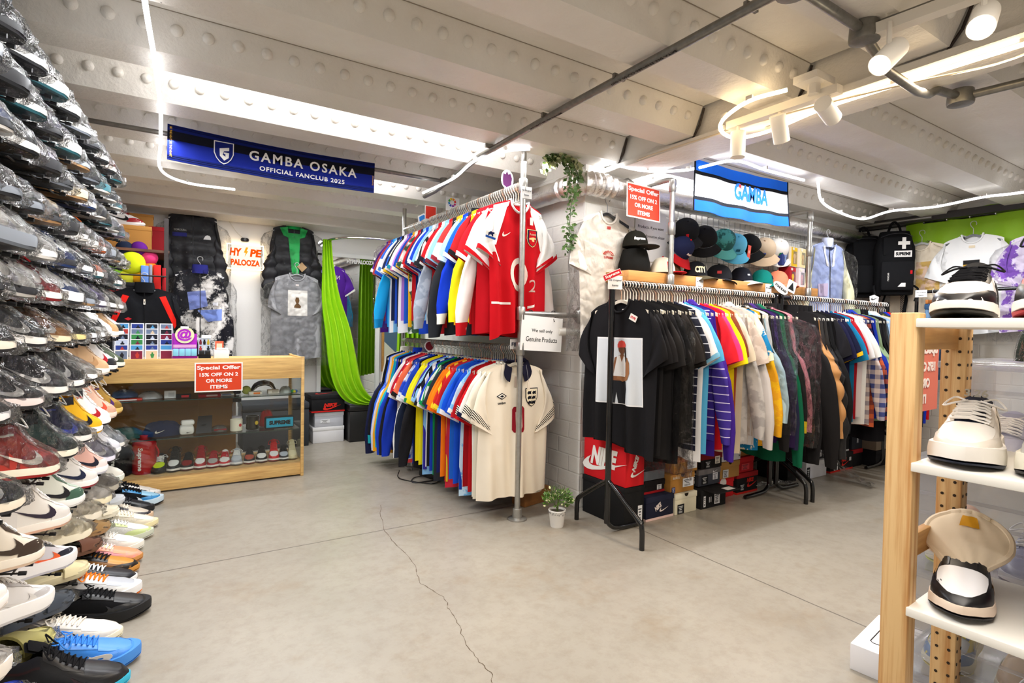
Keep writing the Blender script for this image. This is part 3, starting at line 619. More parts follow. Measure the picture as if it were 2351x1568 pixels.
def wx(y): return -.47 + .075 * y          # toe line of the shoe wall
BR = {}
SS = 1.04
def shoe_wall():
    rnd = random.Random(11)
    # grid mesh panels standing on the floor behind the shoes
    y0, y1 = .7, 4.34; yaw = -math.atan(.075)
    for pi, (a, b) in enumerate(((.70, 1.50), (1.51, 2.31), (2.32, 3.12), (3.13, 3.93))):
        mb = MB(); n = int((b - a) / .045); xo = -.36
        for i in range(n + 1): y = a + (b - a) * i / n; mb.tube([(wx(y) + xo, y, .02), (wx(y) + xo, y, 2.12)], .0028, 5)
        for k in range(15): z = .06 + k * .146; mb.tube([(wx(a) + xo + .005, a, z), (wx(b) + xo + .005, b, z)], .0028, 5)
        c = Vector((wx((a + b) / 2) + xo, (a + b) / 2, 0)); mb.v = [tuple(Vector(v) - c) for v in mb.v]
        t = thing('grid_panel', 'black wire grid panel holding the shoe wall, %s from the counter end' % ORD[3 - pi], 'display grid', c)
        ob('wire_mesh', mb, 'paint', t, '2b2b2e')
    rows = [(1.885, 'low', 1.), (1.743, 'low', 1.), (1.609, 'low', 1.), (1.456, 'low', 1.), (1.331, 'low', .8), (1.203, 'low', 1.), (1.062, 'low', .9), (.89, 'high', .7), (.65, 'high', .6), (.44, 'high', .45), (.275, 'foam', .5), (.13, 'slide', .6)]
    names = ['top', 'second', 'third', 'fourth', 'fifth', 'sixth', 'seventh', 'eighth', 'ninth', 'tenth', 'eleventh', 'lowest']
    K = dict
    BB = lambda w, **k: dict(dict(upper='1b1b1f', over='141417', toe='222226', sole='e9e5dc', mark='d8d6d2', kind='high', bag=1, out='2a2a2e', w=w), **k)
    low = {6: [(1.62, BB('black with grey panels', kind='low')), (1.86, BB('black with cream sole', kind='low', sole='efe6d4')), (2.14, BB('dark grey and black', upper='3a3c42', kind='low', bag=0)), (2.46, BB('brown and tan', upper='7a4c26', over='9c6a34', toe='b88848', sole='ecd9b4', kind='low')), (2.72, BB('black with butter sole', kind='low', sole='e8cf8a', bag=2)), (2.94, BB('black with white tick', mark='f0eeea', kind='low', sole='f2f0ec')), (3.16, BB('charcoal and white', over='e8e6e2', kind='low', sole='f2f0ec', bag=0)), (3.36, BB('white with dark collar', upper='f0eeea', over='f0eeea', toe='f2f0ec', mark='1b1b1f', lining='b01c22', bag=None)), (3.54, BB('sand suede', upper='d8b184', over='cfa474', toe='e0b98e', mark='c69a6c', collar='caa070', out='f0e8dc', bag=None)), (3.73, BB('white and black', upper='f2f0ee', over='1d1d22', toe='f2f0ee', bag=None))],
        7: [(1.60, BB('black with pale sole', kind='low')), (1.82, BB('glossy black with white sole', kind='low', sole='f0ecea')), (2.12, BB('black with blush sole', sole='ecdcd6', kind='low', bag=2)), (2.42, BB('black with multicoloured sole', upper='1d1f26')), (2.68, BB('black with red collar', collar='8c1c24', lining='a01c24', bag=0)), (2.96, BB('pale grey suede', upper='cfcac2', over='b0a89c', toe='d8d4ce', sole='f0ece6', kind='low')), (3.26, BB('tan leather', upper='d4ae84', over='d4ae84', toe='dcb890', mark='c09468', collar='caa070', out='efe6da', bag=None)), (3.5, BB('white with red tongue', upper='f0eeec', over='26262b', toe='f0eeec', mark='c02430', lining='c01c28', bag=None)), (3.74, BB('olive and cream', upper='5d6a52', over='39422f', toe='6c7a60', sole='eae4d4', kind='low', bag=None))],
        8: [(1.62, BB('white and black', upper='e8e4de', over='1b1b20', toe='f0ece8', kind='low')), (1.92, BB('black with cream sole', sole='efe2cc')), (2.30, dict(upper='b5382c', over='8e2620', toe='b5382c', sole='efe6cf', mark='eee6d8', w='glossy red', kind='high', bag=2, out='a01c1a')), (2.57, dict(upper='23443f', over='1c2b2c', toe='2c5850', sole='efe6cf', mark='15181a', w='dark green and black', kind='high', bag=1, out='15181a')), (2.84, BB('navy and black', upper='1b2450', mark='2a3fa0')), (3.06, dict(upper='efb51e', over='efb51e', toe='f4c233', sole='f4f2ee', mark='1b1b20', w='bright yellow', kind='high', collar='1d1d20', out='efb51e')), (3.28, dict(upper='f4f3f0', over='f4f3f0', toe='f6f5f2', sole='f4f2ee', mark='b02028', w='white with black collar', kind='high', collar='202024', out='1b1b20')), (3.48, dict(upper='eec3ab', over='d9a78c', toe='efc8b2', sole='f0d8c6', mark='d7553c', w='peach', kind='high', collar='e9bba4', out='f0d8c6')), (3.66, BB('metallic gold', upper='b08a3c', over='8d6a24', toe='c8a250', sole='d8b868', mark='4a2a68', out='c09048', bag=None))],
        9: [(1.80, dict(upper='efebe6', over='efebe6', toe='f2efea', sole='f2ece6', mark='222c50', w='white with blue tick', kind='high', collar='efe9e2', out='e8dcd0')), (2.12, dict(upper='e8ddcb', over='3d2f24', toe='efe8da', sole='efe4d2', mark='3d2f24', w='dark brown and cream', kind='high', collar='e8ddcb', out='e7cbb0')), (2.45, dict(upper='e8e2d8', over='e0dad2', toe='f0ece6', sole='f0e6d8', mark='2c2434', w='white with plum collar', kind='high', collar='3a2430', out='e7b79a')), (2.70, dict(upper='dfe0d2', over='41604f', toe='aebfae', sole='f2efe8', mark='1a1b20', w='sage green and white', kind='high', collar='41604f', out='f2efe8')), (2.97, dict(upper='e7e2da', over='e7e2da', toe='e7e2da', sole='f1eee8', mark='1b2440', w='white with navy tick', kind='high', out='a02030', collar='efece6')), (3.20, dict(upper='e8b7a8', over='efe0da', toe='f0d2c8', sole='f2efec', mark='202130', w='pink and black', kind='high', collar='23242e', out='d8d8e2')), (3.42, BB('lilac grey', upper='a8a4b4', over='8a8898', toe='6c6a7a', sole='e8e4f0', bag=0)), (3.62, BB('white canvas', upper='efeff2', over='e6e6ec', toe='f4f4f6', mark='d0d0d8', sole='f0f0ec', bag=None)), (3.78, BB('ice grey', upper='d8dce0', over='c8ccd4', toe='e2e6ea', mark='aab0b8', bag=0))],
        10: [(1.80, dict(upper='e4ddd4', over='efe9e2', toe='f0ece8', sole='efe6da', mark='b8b2aa', w='cream chunky', kind='runner', bag=1)), (2.18, dict(upper='d8d4d0', over='b8b4b2', toe='efece8', sole='f2efea', mark='cfcac4', w='pale grey and white', kind='runner')), (2.52, dict(upper='d4d0d4', over='20222e', toe='e8e4e0', sole='f0ece8', mark='e8602c', w='white and navy with orange dots', kind='runner')), (2.82, dict(upper='ece0c2', sole='efe4c8', w='cream', kind='foam', bag=0)), (3.06, dict(upper='e6dcc6', sole='ece2cc', w='ivory', kind='foam', bag=2)), (3.30, dict(upper='ddd6cc', sole='efe4c0', w='bone', kind='foam', bag=1)), (3.52, dict(upper='8c847c', sole='b0a898', w='taupe', kind='foam', bag=0)), (3.72, dict(upper='e8e4d8', sole='e0e4d4', w='off-white', kind='foam'))],
        11: [(1.92, dict(upper='24388f', sole='2a40a0', w='bright blue', kind='slide', bag=0)), (2.22, dict(upper='a8a060', sole='b8b070', w='olive yellow', kind='slide', bag=1)), (2.50, dict(upper='3a4048', sole='4a5058', w='slate', kind='slide', bag=2)), (2.78, dict(upper='e2d4a8', sole='e8dcb4', w='sand', kind='slide')), (3.06, dict(upper='6a4432', sole='74503c', w='dark brown', kind='slide', bag=0)), (3.30, dict(upper='9c7a4c', sole='a8885c', w='caramel', kind='slide', bag=1)), (3.55, dict(upper='efe6cc', sole='f0e8d2', w='cream', kind='slide')), (3.76, dict(upper='c8ccd0', sole='d4d8dc', w='pale grey', kind='slide'))]}
    for r, (z, kd, pb) in enumerate(rows):
        y = 1.45 + (r % 2) * .05; spots = []; plan = []
        if r < 2: y = 1.75
        if r in low: plan = low[r]
        else:
            while y < 3.86:
                p = rnd.choice(PAL)
                if rnd.random() < .6: p = rnd.choice(PAL[:7] + PAL[:4])
                c = dict(upper=p[0], over=p[1], toe=p[2], sole=p[3] if rnd.random() < .5 else rnd.choice(['2a2c30', '8a9098', 'c8b89a', '3a6a74', '1c1c20']), mark=p[4], out=rnd.choice([p[1], p[1], '1c1c20', '26282c', '1f5a64', 'b0885a', '6a7078', p[3]]), lining=rnd.choice(['2a2828', '8a2f2b', 'd8d5cf', '30384c']), lace=rnd.choice(['f4f2ee', '1c1c1e', p[1]]), w=p[5], kind='low' if rnd.random() < .75 else 'runner', bag=rnd.randint(0, 2) if rnd.random() < pb else None)
                plan.append((y, c)); y += rnd.uniform(.205, .225) if r < 4 else rnd.uniform(.26, .285)
        for j, (y, cols) in enumerate(plan):
            cols = dict(cols); w = cols.pop('w'); kind = cols.pop('kind'); bag = cols.pop('bag', None)
            L = .295 * SS; yw = R(rnd.uniform(46, 52)) if r < 4 else R(rnd.uniform(52, 60)); zz = z - .003
            pitch = R(rnd.uniform(6, 9)); x = wx(y) - L * math.cos(yw) + .004; loc = (x, y - L * math.sin(yw) + .03, zz + L * math.sin(pitch))
            lab = '%s %s%s, %s row of shoes, %s from the camera' % (w, {'slide': 'slide', 'foam': 'foam clog', 'high': 'high-top', 'runner': 'runner', 'low': 'sneaker'}[kind], ' in wrap' if bag is not None else '', names[r], ORD[j])
            shoe(kind, cols, loc, (0, pitch, yw), lab, group='shoes on the mesh wall', bag=bag, scale=SS)
            spots.append(y)
        # one wire bracket per shoe, two capped prongs hooked on the mesh
        for q, yy in enumerate(spots):
            pr = BR.get('p')
            xa = wx(yy) - .36
            loc = (xa, yy - .012, z + .034); lab = 'black wire shoe bracket with capped prongs, %s row of the mesh wall' % names[r]
            if not pr:
                t = thing('shoe_bracket', lab, 'shoe bracket', loc, (0, .13, -.075), 'shoe brackets of the %s row' % names[r])
                mb = MB()
                for s_ in (-.033, .033): mb.tube([(0, s_, .03), (.004, s_, 0), (.348, s_, 0)], .003, 5)
                mb.tube([(.325, -.033, -.003), (.325, .033, -.003)], .003, 5).tube([(.1, -.033, -.003), (.1, .033, -.003)], .003, 5)
                ob('wires', mb, 'paint', t, '1c1c1e')
                for s_ in (-.033, .033): ob('end_cap', MB().tube([(.34, s_, 0), (.358, s_, 0)], .0065, 6), 'rubber', t, '0e0e0f')
                BR['p'] = t
            else: dup(pr, loc, None, lab, 'shoe brackets of the %s row' % names[r])
shoe_wall()

def floor_shoes():
    K = dict
    L = [  # far -> near : (y, toe x, kind, colours, words)
        (4.42, -.02, 'slide', K(upper='4b5560', sole='3a424c'), 'slate grey slide'),
        (4.27, .0, 'knit', K(upper='16171a', over='e6e3de', sole='e2ddd6', toe='d9d4cc', lace='16171a'), 'black runner with pale sole'),
        (4.12, .015, 'runner', K(upper='17181b', over='2f86bf', toe='9fd0ea', sole='cfe3ee', lace='101012', mark='e8eef2'), 'black and sky blue runner'),
        (3.95, -.03, 'knit', K(upper='121214', over='1d1d20', toe='161618', sole='19191b', lace='2c2c30', out='19191b'), 'all black knit runner'),
        (3.80, -.035, 'knit', K(upper='d9cfc0', over='2d2a30', toe='cbbfae', sole='d8b99a', lace='e9dfd0'), 'beige knit runner with dark stripe'),
        (3.66, -.01, 'knit', K(upper='e6dcc8', over='e0d4bc', toe='efe6d6', sole='ecdfae', lace='f0e8d8'), 'cream knit runner'),
        (3.50, -.03, 'knit', K(upper='dcdad2', over='c2cf8e', toe='e4e2dc', sole='c9cdb8', lace='e8e6e0'), 'pale knit runner with green sides'),
        (3.33, -.07, 'knit', K(upper='eae6dc', over='e2ded2', toe='efece4', sole='ece8da', lace='efeae0'), 'off-white knit runner'),
        (3.16, -.07, 'low', K(upper='e79aa0', over='f0a184', toe='f09a72', sole='c98a4a', mark='f3c5bd', lace='f5ded8', out='b9783a', tongue='e8dcae'), 'pink and peach trainer with gum sole'),
        (3.03, -.08, 'low', K(upper='8a5a22', over='1b1512', toe='c68a34', sole='c88a3c', mark='17120e', lace='17171a', out='b97f34'), 'leopard-patterned brown trainer'),
        (2.91, -.085, 'low', K(upper='1a1b20', over='26272c', toe='1d1e24', sole='eceae6', mark='eceaea', lace='f2f0ee', lining='6a1f24'), 'black trainer with white laces'),
        (2.78, -.07, 'runner', K(upper='d8d8d8', over='e8e6e2', toe='b9bdc4', sole='efeeec', mark='e06a1c', lace='ee7d20', out='f07a1c'), 'white mesh runner with orange laces'),
        (2.60, -.035, 'runner', K(upper='141416', over='1a1a1c', toe='18181a', sole='161618', mark='242428', lace='141416', out='161618', lining='202022'), 'large all black runner'),
        (2.42, -.115, 'low', K(upper='e6dfd2', over='eae4d8', toe='eee9de', sole='efe9cf', mark='232634', lace='e8e0d2', out='e0d8b8'), 'cream leather trainer'),
        (2.25, -.06, 'runner', K(upper='3f84d8', over='4a8fe2', toe='4c92e6', sole='4a8fe0', mark='e9dfd4', lace='3f84d8', out='3a78c8', lining='2a5ca8'), 'bright blue basketball shoe with big letters'),
        (2.10, -.08, 'high', K(upper='131214', over='161517', toe='17161a', sole='39b4d4', mark='2a1214', lace='151416', out='39b4d4', collar='17161a'), 'black high-top with turquoise sole'),
        (1.94, -.085, 'low', K(upper='e9e2dc', over='efeae4', toe='f3efea', sole='a8c0b4', mark='3a6aa8', lace='e6e0da', out='88a89a', lining='b9b2a4'), 'white trainer with mint sole'),
        (1.78, -.10, 'runner', K(upper='151517', over='18181a', toe='1a1a1d', sole='b9c0c6', mark='2a2a2e', lace='151517', out='a01c24', lining='202022'), 'black trainer with silver sole'),
        (1.62, -.12, 'low', K(upper='161618', over='1c1c1f', toe='1a1a1d', sole='1c1c1e', mark='3a3a3e', lace='161618'), 'plain black trainer'),
    ]
    for i, (y, tx, kind, c, w) in enumerate(L):
        yw = R(-4 + (i * 7 % 9)); ln = .295 * 1.1
        nearer = 'nearest the camera' if i == len(L) - 1 else 'next before the %s' % L[i + 1][4].split(' with')[0] if False else ''
        t = shoe(kind, c, (tx - ln * math.cos(yw), y - math.sin(yw) * ln, .001), (0, 0, yw), '%s on the floor below the shoe wall' % w, group='shoes in a row on the floor', scale=1.1)
        if 'big letters' in w: letters(t, 'AIR', .20, .038, (.15, -.055, .045), FACE_Y, 'efe6dc', 'leather', bold=.04)
floor_shoes()
# ================================================================== clothes
def seedphase(seed): r = random.Random(seed); return [r.uniform(0, 6.28) for _ in range(12)]
UU = [-1, -.93, -.84, -.74, -.63, -.52, -.43, -.35, -.27, -.18, -.09, 0, .09, .18, .27, .35, .43, .52, .63, .74, .84, .93, 1]
UUF = [i / 40 - 1 for i in range(81)]
class Cloth:
    """hanging garment: rail at z=0, width along x, front towards -y"""
    def __init__(s, kind, seed=0, L=.86, sw=.2, bw=.235, slant=0., depth=None, fold=1.35, spread=1.):
        s.spread = spread
        s.kind, s.L, s.sw, s.bw, s.slant, s.fold = kind, L, sw, bw, slant, fold; s.ph = seedphase(seed + 31 * len(kind))
        s.d = depth or {'puffer': .030, 'jacket': .024, 'hoodie': .022, 'long': .018}.get(kind, .0165)
        s.long = kind in ('long', 'hoodie', 'jacket', 'puffer')
    def ztop(s, x): return -.088 - .30 * max(abs(x) - .06, 0) - 1.1 * max(abs(x) - .16, 0) ** 1.5
    def W(s, v): return s.sw + (s.bw - s.sw) * sstep(0, .3, v)
    def pt(s, u, v, back=False):
        W = s.W(v); x = u * W; zt = s.ztop(u * s.sw); ph = s.ph
        nk = .072
        if abs(u * s.sw) < nk:
            k = math.sqrt(max(0, 1 - (u * s.sw / nk) ** 2)); zt -= (.02 if back else .075) * k
        zh = -s.L + .012 * math.sin(u * 3 + ph[0]) - s.slant * (1 - u) * .5
        z = zt + (zh - zt) * v
        d = s.d * (.3 + .7 * sstep(0, .2, v)) * (1 - abs(u) ** 3.2) ** .6
        if abs(u * s.sw) < nk + .02: d = max(d, .017 * (1 - v * 3) if v < .33 else 0)
        f = s.fold * (.007 * math.sin(u * 8.2 + ph[1] + v * 1.1) + .005 * math.sin(u * 14 + ph[2] - v * 1.7)) * sstep(.05, .8, v)
        f += s.fold * .012 * math.sin(u * 2.2 + ph[3]) * sstep(.1, 1, v)
        if s.kind == 'puffer': d *= .72 + .38 * abs(math.sin((z + .02) * math.pi / .115))
        return (x, (d if back else -d) + f, z)
    def body(s):
        vs = [0, .015, .04, .08, .13, .19, .26, .34, .42, .5, .58, .66, .74, .82, .89, .94, .97, 1.0]
        if s.kind == 'puffer': vs = [i / 44 for i in range(45)]
        uu = UU
        if s.fold > 2: uu = UUF; vs = sorted(set(vs + [i / 32 for i in range(33)]))
        mb = MB().grid([[s.pt(u, v) for u in uu] for v in vs]).grid([[s.pt(u, v, True) for u in uu] for v in vs], flip=True)
        return mb
    def front(s, x, z, off=.0025, back=False):
        u, v = 0, .5
        for _ in range(4):
            u = max(-1, min(1, x / s.W(v))); zt = s.pt(u, 0, back)[2]; zh = s.pt(u, 1, back)[2]; v = max(0, min(1, (z - zt) / (zh - zt)))
        p = s.pt(u, v, back); return (x, p[1] + (off if back else -off), z)
    def patch(s, pts, n=6, off=.0025, back=False):
        """quad patch given 4 corners (x,z): tl, tr, br, bl"""
        rows = []; n = max(n, 30 if s.fold > 2 else 12)
        for i in range(n + 1):
            a = i / n; row = []
            for j in range(n + 1):
                b = j / n; x = (pts[0][0] * (1 - b) + pts[1][0] * b) * (1 - a) + (pts[3][0] * (1 - b) + pts[2][0] * b) * a
                z = (pts[0][1] * (1 - b) + pts[1][1] * b) * (1 - a) + (pts[3][1] * (1 - b) + pts[2][1] * b) * a
                row.append(s.front(x, z, off, back))
            rows.append(row)
        return MB().grid(rows)
    def wrap(s, me, x0, z0, off=.003, back=False, ang=0.):
        """lay a flat mesh (xy) on the front of the garment"""
        me = me.copy(); ca, sa = math.cos(ang), math.sin(ang)
        bm = bmesh.new(); bm.from_mesh(me); bmesh.ops.triangulate(bm, faces=bm.faces[:])
        for _ in range(4):
            le = [e for e in bm.edges if e.calc_length() > .016]
            if not le: break
            bmesh.ops.subdivide_edges(bm, edges=le, cuts=1); bmesh.ops.triangulate(bm, faces=[f for f in bm.faces if len(f.verts) > 3])
        bm.to_mesh(me); bm.free()
        for v in me.vertices:
            px, py = v.co.x * ca - v.co.y * sa, v.co.x * sa + v.co.y * ca
            if back: px = -px
            p = s.front(x0 + px, z0 + py, off + abs(v.co.z), back); v.co = p
        return me
    def sleeve_ring(s, sd, q, grow=1.0):
        ph = s.ph
        if s.long:
            t0, t1 = Vector((s.sw - .025, 0, s.ztop(s.sw - .025) - .014)), Vector((s.sw + .005, 0, -.34))
            e = .085 if s.kind in ('puffer', 'jacket') else .065
            c0 = (t0 + t1) / 2; c1 = Vector((s.sw + .02 + .10 * s.spread, -.010, -(s.L + .02) if s.kind != 'long' else -min(.90, s.L))); cm = Vector((s.sw + .03 + .055 * s.spread, -.004, -.46))
            c = c0 * (1 - q) ** 2 + cm * 2 * q * (1 - q) + c1 * q * q; half = (t0 - t1) / 2
            hv = half.lerp(Vector((-.9, 0, .1)) * e * .62 if True else half, sstep(0, .45, q)); 
            if q > .45: hv = Vector((-.9, 0, .1)) * e * (.62 + .25 * math.sin((q - .45) * 3.1 + ph[5] * .2)) * (1 - .35 * sstep(.8, 1, q))
            dep = s.d * (.75 + .5 * math.sin(math.pi * min(q * 1.1, 1))); hv = hv * -1 if False else hv
            if s.kind == 'puffer': k = .74 + .42 * abs(math.sin(q * math.pi * 5.5)); hv = hv * k; dep *= k
        else:
            t0, t1 = Vector((s.sw - .022, 0, s.ztop(s.sw - .022) - .012)), Vector((s.bw - .015, 0, -.335))
            o1, i1 = Vector((s.sw + .115 * s.spread + .02 * math.sin(ph[10]), -.004, -.42 + .02 * math.sin(ph[6]))), Vector((s.sw - .055, -.013, -.505 + .02 * math.sin(ph[7])))
            tb, bb = t0.lerp(o1, q), t1.lerp(i1, q); tb += Vector((.020, 0, .010)) * math.sin(math.pi * q)
            c = (tb + bb) / 2; hv = (tb - bb) / 2; dep = s.d * (.8 + .35 * q)
        ring = []
        for k in range(16):
            a = k * math.tau / 16; r = 1 + .10 * math.sin(k * 2.1 + q * 7 + ph[8])
            p = c + hv * math.cos(a) * grow + Vector((0, 1, 0)) * math.copysign(abs(math.sin(a)) ** .8, math.sin(a)) * dep * r * grow + Vector((0, .006 * math.sin(q * 9 + k * .8 + ph[9]), 0))
            ring.append((sd * p.x, p.y, p.z))
        return ring
    def sleeve(s, sd):
        n = 40 if s.kind == 'puffer' else 12; rings = [s.sleeve_ring(sd, i / n) for i in range(n + 1)]
        last = rings[-1]; c = [sum(p[k] for p in last) / 16 for k in range(3)]
        rings.append([tuple(c[k] + (p[k] - c[k]) * .9 for k in range(3)) for p in last])
        up = s.sleeve_ring(sd, .8); cu = [sum(p[k] for p in up) / 16 for k in range(3)]
        rings.append([tuple(cu[k] + (p[k] - cu[k]) * .75 for k in range(3)) for p in up])
        return MB().loft(rings, cap0=False)
    def cuff(s, sd, q0=.91, q1=1.0, g=1.05): return MB().loft([s.sleeve_ring(sd, q0 + (q1 - q0) * i / 2, g) for i in range(3)], True, False, False)
    def collar(s):
        if s.kind == 'polo':
            mb = MB(); nk = .072
            for sd in (-1, 1):
                rows = []
                for i in range(6):
                    a = i / 5; x = sd * (nk * math.cos(a * 1.2)) ; zb = -.085 - .05 * math.sin(a * 1.45); y = -.02 * (1 - .2 * a)
                    w = .055 + .012 * a; rows.append([(x, y * .2 + .01 * (1 - a), zb + .022), (x + sd * .006, y - .004, zb + .012), (x + sd * .018, y - .014, zb - w * .5), (x + sd * .026, y - .016, zb - w)])
                mb.grid(rows); mb.grid([[(p[0] * .98, p[1] + .004, p[2]) for p in r] for r in rows], flip=True)
            mb.tube([(-nk, .0, -.07), (-.05, .022, -.08), (0, .028, -.084), (.05, .022, -.08), (nk, .0, -.07)], .014, 6); return mb
        if s.kind in ('jacket', 'puffer'):
            mb = MB(); rings = []
            for i in range(5):
                z = i / 4; rings.append([((.068 - .008 * z) * math.cos(k * math.tau / 20), (.027 + .004 * z) * math.sin(k * math.tau / 20) + .004, -.10 + z * .048 - (.03 * (1 - z) if math.sin(k * math.tau / 20) < -.3 else 0)) for k in range(20)])
            return mb.loft(rings, True, False, True)
        if s.kind == 'hoodie':
            mb = MB(); rings = []
            for i in range(9):
                a = math.pi * i / 8; rings.append([(.085 * math.cos(k * math.tau / 14) * (.35 + .65 * math.sin(a)), .012 + .03 * math.sin(k * math.tau / 14) * (.3 + .7 * math.sin(a)), -.06 - .13 * i / 8) for k in range(14)])
            mb.loft(rings); return mb
        pts = [s.pt(u * .072 / s.sw, 0) for u in [-1, -.9, -.75, -.55, -.3, 0, .3, .55, .75, .9, 1]] + [s.pt(u * .072 / s.sw, 0, True) for u in (.9, .7, .35, 0, -.35, -.7, -.9)]
        return MB().tube([(x, y * 1.05, z + .003) for x, y, z in pts], .0075, 6, closed=True)
GP = {}
def cloth_proto(kind, seed, cq=.91, **kw):
    key = (kind, seed, cq, tuple(sorted(kw.items())))
    if key in GP: return GP[key]
    c = Cloth(kind, seed, **kw); parts = []
    def add(nm, mb, key_): parts.append((nm, mb.mesh(nm, 70), key_))
    add('body', c.body(), 'body'); add('sleeve', c.sleeve(-1), 'sleeve'); add('sleeve', c.sleeve(1), 'sleeve'); add('collar', c.collar(), 'trim')
    add('cuff', c.cuff(-1, cq, min(1, cq + .16)), 'cuff'); add('cuff', c.cuff(1, cq, min(1, cq + .16)), 'cuff')
    if kind in ('jacket', 'puffer'):
        z = MB().tube([c.front(0, -.13 - .06 * i, .002) for i in range(12)], .004, 5); add('zip', z, 'zip')
    if kind == 'hoodie':
        add('hem_band', MB().grid([[tuple(Vector(c.pt(u, v)) * 1.0 + Vector((0, -.0025, 0))) for u in UU] for v in (.93, .965, 1)]), 'hem')
    GP[key] = (c, parts); return GP[key]
PLAINM = {}
def garment(name, kind, seed, cols, loc, rz, label, cat, group, m='fabric', sm=None, second=None, sec_sleeve=None, tilt=0., bag=False, **kw):
    c, parts = cloth_proto(kind, seed, **kw)
    t = thing(name, label, cat, loc, (0, tilt, rz), group)
    body = cols['body']; dfl = {'body': body, 'sleeve': body, 'trim': body, 'cuff': None, 'zip': '3a3a3c', 'hem': body}
    for nm, me, key in parts:
        cc = cols.get(key, dfl[key])
        if cc is None: continue
        mm = m if key == 'body' else (sm or m) if key == 'sleeve' else cols.get('cuffm', 'fabric') if key == 'cuff' else 'metal' if key == 'zip' else 'fabric'
        o = bpy.data.objects.new(nm, me); COL.objects.link(o); o.parent = t
        if not me.materials: me.materials.append(None)
        o.material_slots[0].link = 'OBJECT'; o.material_slots[0].material = MATS[mm]
        o.color = lin(cc)
        if second: o['second_color'] = lin(cols.get('cuff2') or second)[:3] if key == 'cuff' else lin(second)[:3]
    if bag:
        k = ('clothbag', kind, seed, tuple(sorted(kw.items())))
        if k not in GP:
            rings = []
            for i in range(15):
                v = i / 14; z = -.075 - v * (c.L + .0); w = .05 + (c.bw + (.035 if not c.long else .02 + .09 * c.spread)) * sstep(0, .18, v); rings.append([(w * math.copysign(abs(math.cos(a)) ** .7, math.cos(a)) + .006 * math.sin(k2 * 2 + v * 30), (.034 if v > .08 else .02) * math.sin(a) + .005 * math.sin(v * 23 + k2 * 1.7), z) for k2, a in ((q, q * math.tau / 22) for q in range(22))])
            me = MB().loft(rings, True, False, False).mesh('plastic_cover', 180); setmats(me, 'bag_film'); GP[k] = me
        ob('plastic_cover', GP[k], None, t)
    return t, c
HG = {}
def hanger(loc, rz, label, group, color='f1ece0', hook='c9c4ba', style='flat'):
    if style not in HG:
        hk = MB().tube(smooth_path(arc((0, 0, 0), .021, R(-35), R(215), 12) [0:] + [(-.012, 0, -.024), (0, 0, -.04), (0, 0, -.085)], 2), .0027, 6)
        body = MB(); path = [(-.19, 0, -.143), (-.13, 0, -.122), (-.06, 0, -.098), (-.02, 0, -.083), (0, 0, -.079), (.02, 0, -.083), (.06, 0, -.098), (.13, 0, -.122), (.19, 0, -.143)]
        if style == 'tube': body.tube(path, .0045, 6).tube([(-.19, 0, -.143), (-.17, 0, -.152), (.17, 0, -.152), (.19, 0, -.143)], .004, 6)
        else: body.loft([[(x, -.004, z - .010), (x, .004, z - .010), (x, .004, z + .008), (x, -.004, z + .008)] for x, y, z in path])
        body.v = [(x, y, z - .014) for x, y, z in body.v]
        a, b = hk.mesh('hook'), body.mesh('arms'); setmats(a, 'plastic'); setmats(b, 'plastic'); HG[style] = (a, b)
    a, b = HG[style]; t = thing('clothes_hanger', label, 'hanger', loc, (0, 0, rz), group)
    ob('hook', a, None, t, hook); ob('arms', b, None, t, color); return t

W_, BK, NV, RY, SK, RD, YL, OR, GN = 'efece6', '17171a', '1a2148', '1a3fb4', '8cc0ea', 'c21420', 'f0e014', 'f07a14', '12804a'
MR = '6d1a26'
def rail_of(spec, start, step, rz, where, grp, hcolor, hook, rnd, L0=(.80, .9), hstyle='flat', turn=0, spare=True):
    for i, sp in enumerate(spec):
        kind, words, cols = sp[0], sp[1], sp[2]; o = dict(sp[3]) if len(sp) > 3 else {}
        p = Vector(start) + Vector(step) * i; p.z = start[2]
        a = rz + R(rnd.uniform(-3, 3)) + R(o.pop('turn', turn)); lab = '%s, %s %s' % (words, ORD[i], where)
        nm = {'tee': 't_shirt', 'jersey': 'football_shirt', 'polo': 'polo_shirt', 'long': 'long_sleeved_top', 'hoodie': 'hoodie', 'jacket': 'jacket', 'puffer': 'puffer_jacket'}[kind]
        kw = {k: o.pop(k) for k in ('L', 'slant', 'sw', 'bw', 'fold', 'spread', 'cq') if k in o}
        if 'L' not in kw: kw['L'] = (.80, .86, .9)[(i * 5) % 3] if L0 is None else round(L0[0] + (L0[1] - L0[0]) * ((i * 7) % 4) / 3, 3)
        pre = o.pop('after', None)
        t, c = garment(nm, kind, o.pop('seed', i % 4), cols, p, a, lab, {'jacket': 'jacket', 'puffer': 'jacket', 'hoodie': 'hoodie', 'long': 'top'}.get(kind, 'shirt'), grp, **o, **kw)
        if pre: pre(t, c)
        hanger(p, a, '%s hanger, %s %s' % ('white plastic' if hcolor > 'e' else 'pale wooden', ORD[i], where), grp + ' hangers', hcolor if i % 5 else 'e2d9c6', hook if i % 3 else 'c09a80', hstyle)
        if spare and i: hanger(p - Vector(step) * .5, a, 'spare pale hanger, squeezed in before garment %s %s' % (ORD[i], where), grp + ' spare hangers', hcolor, hook, hstyle)

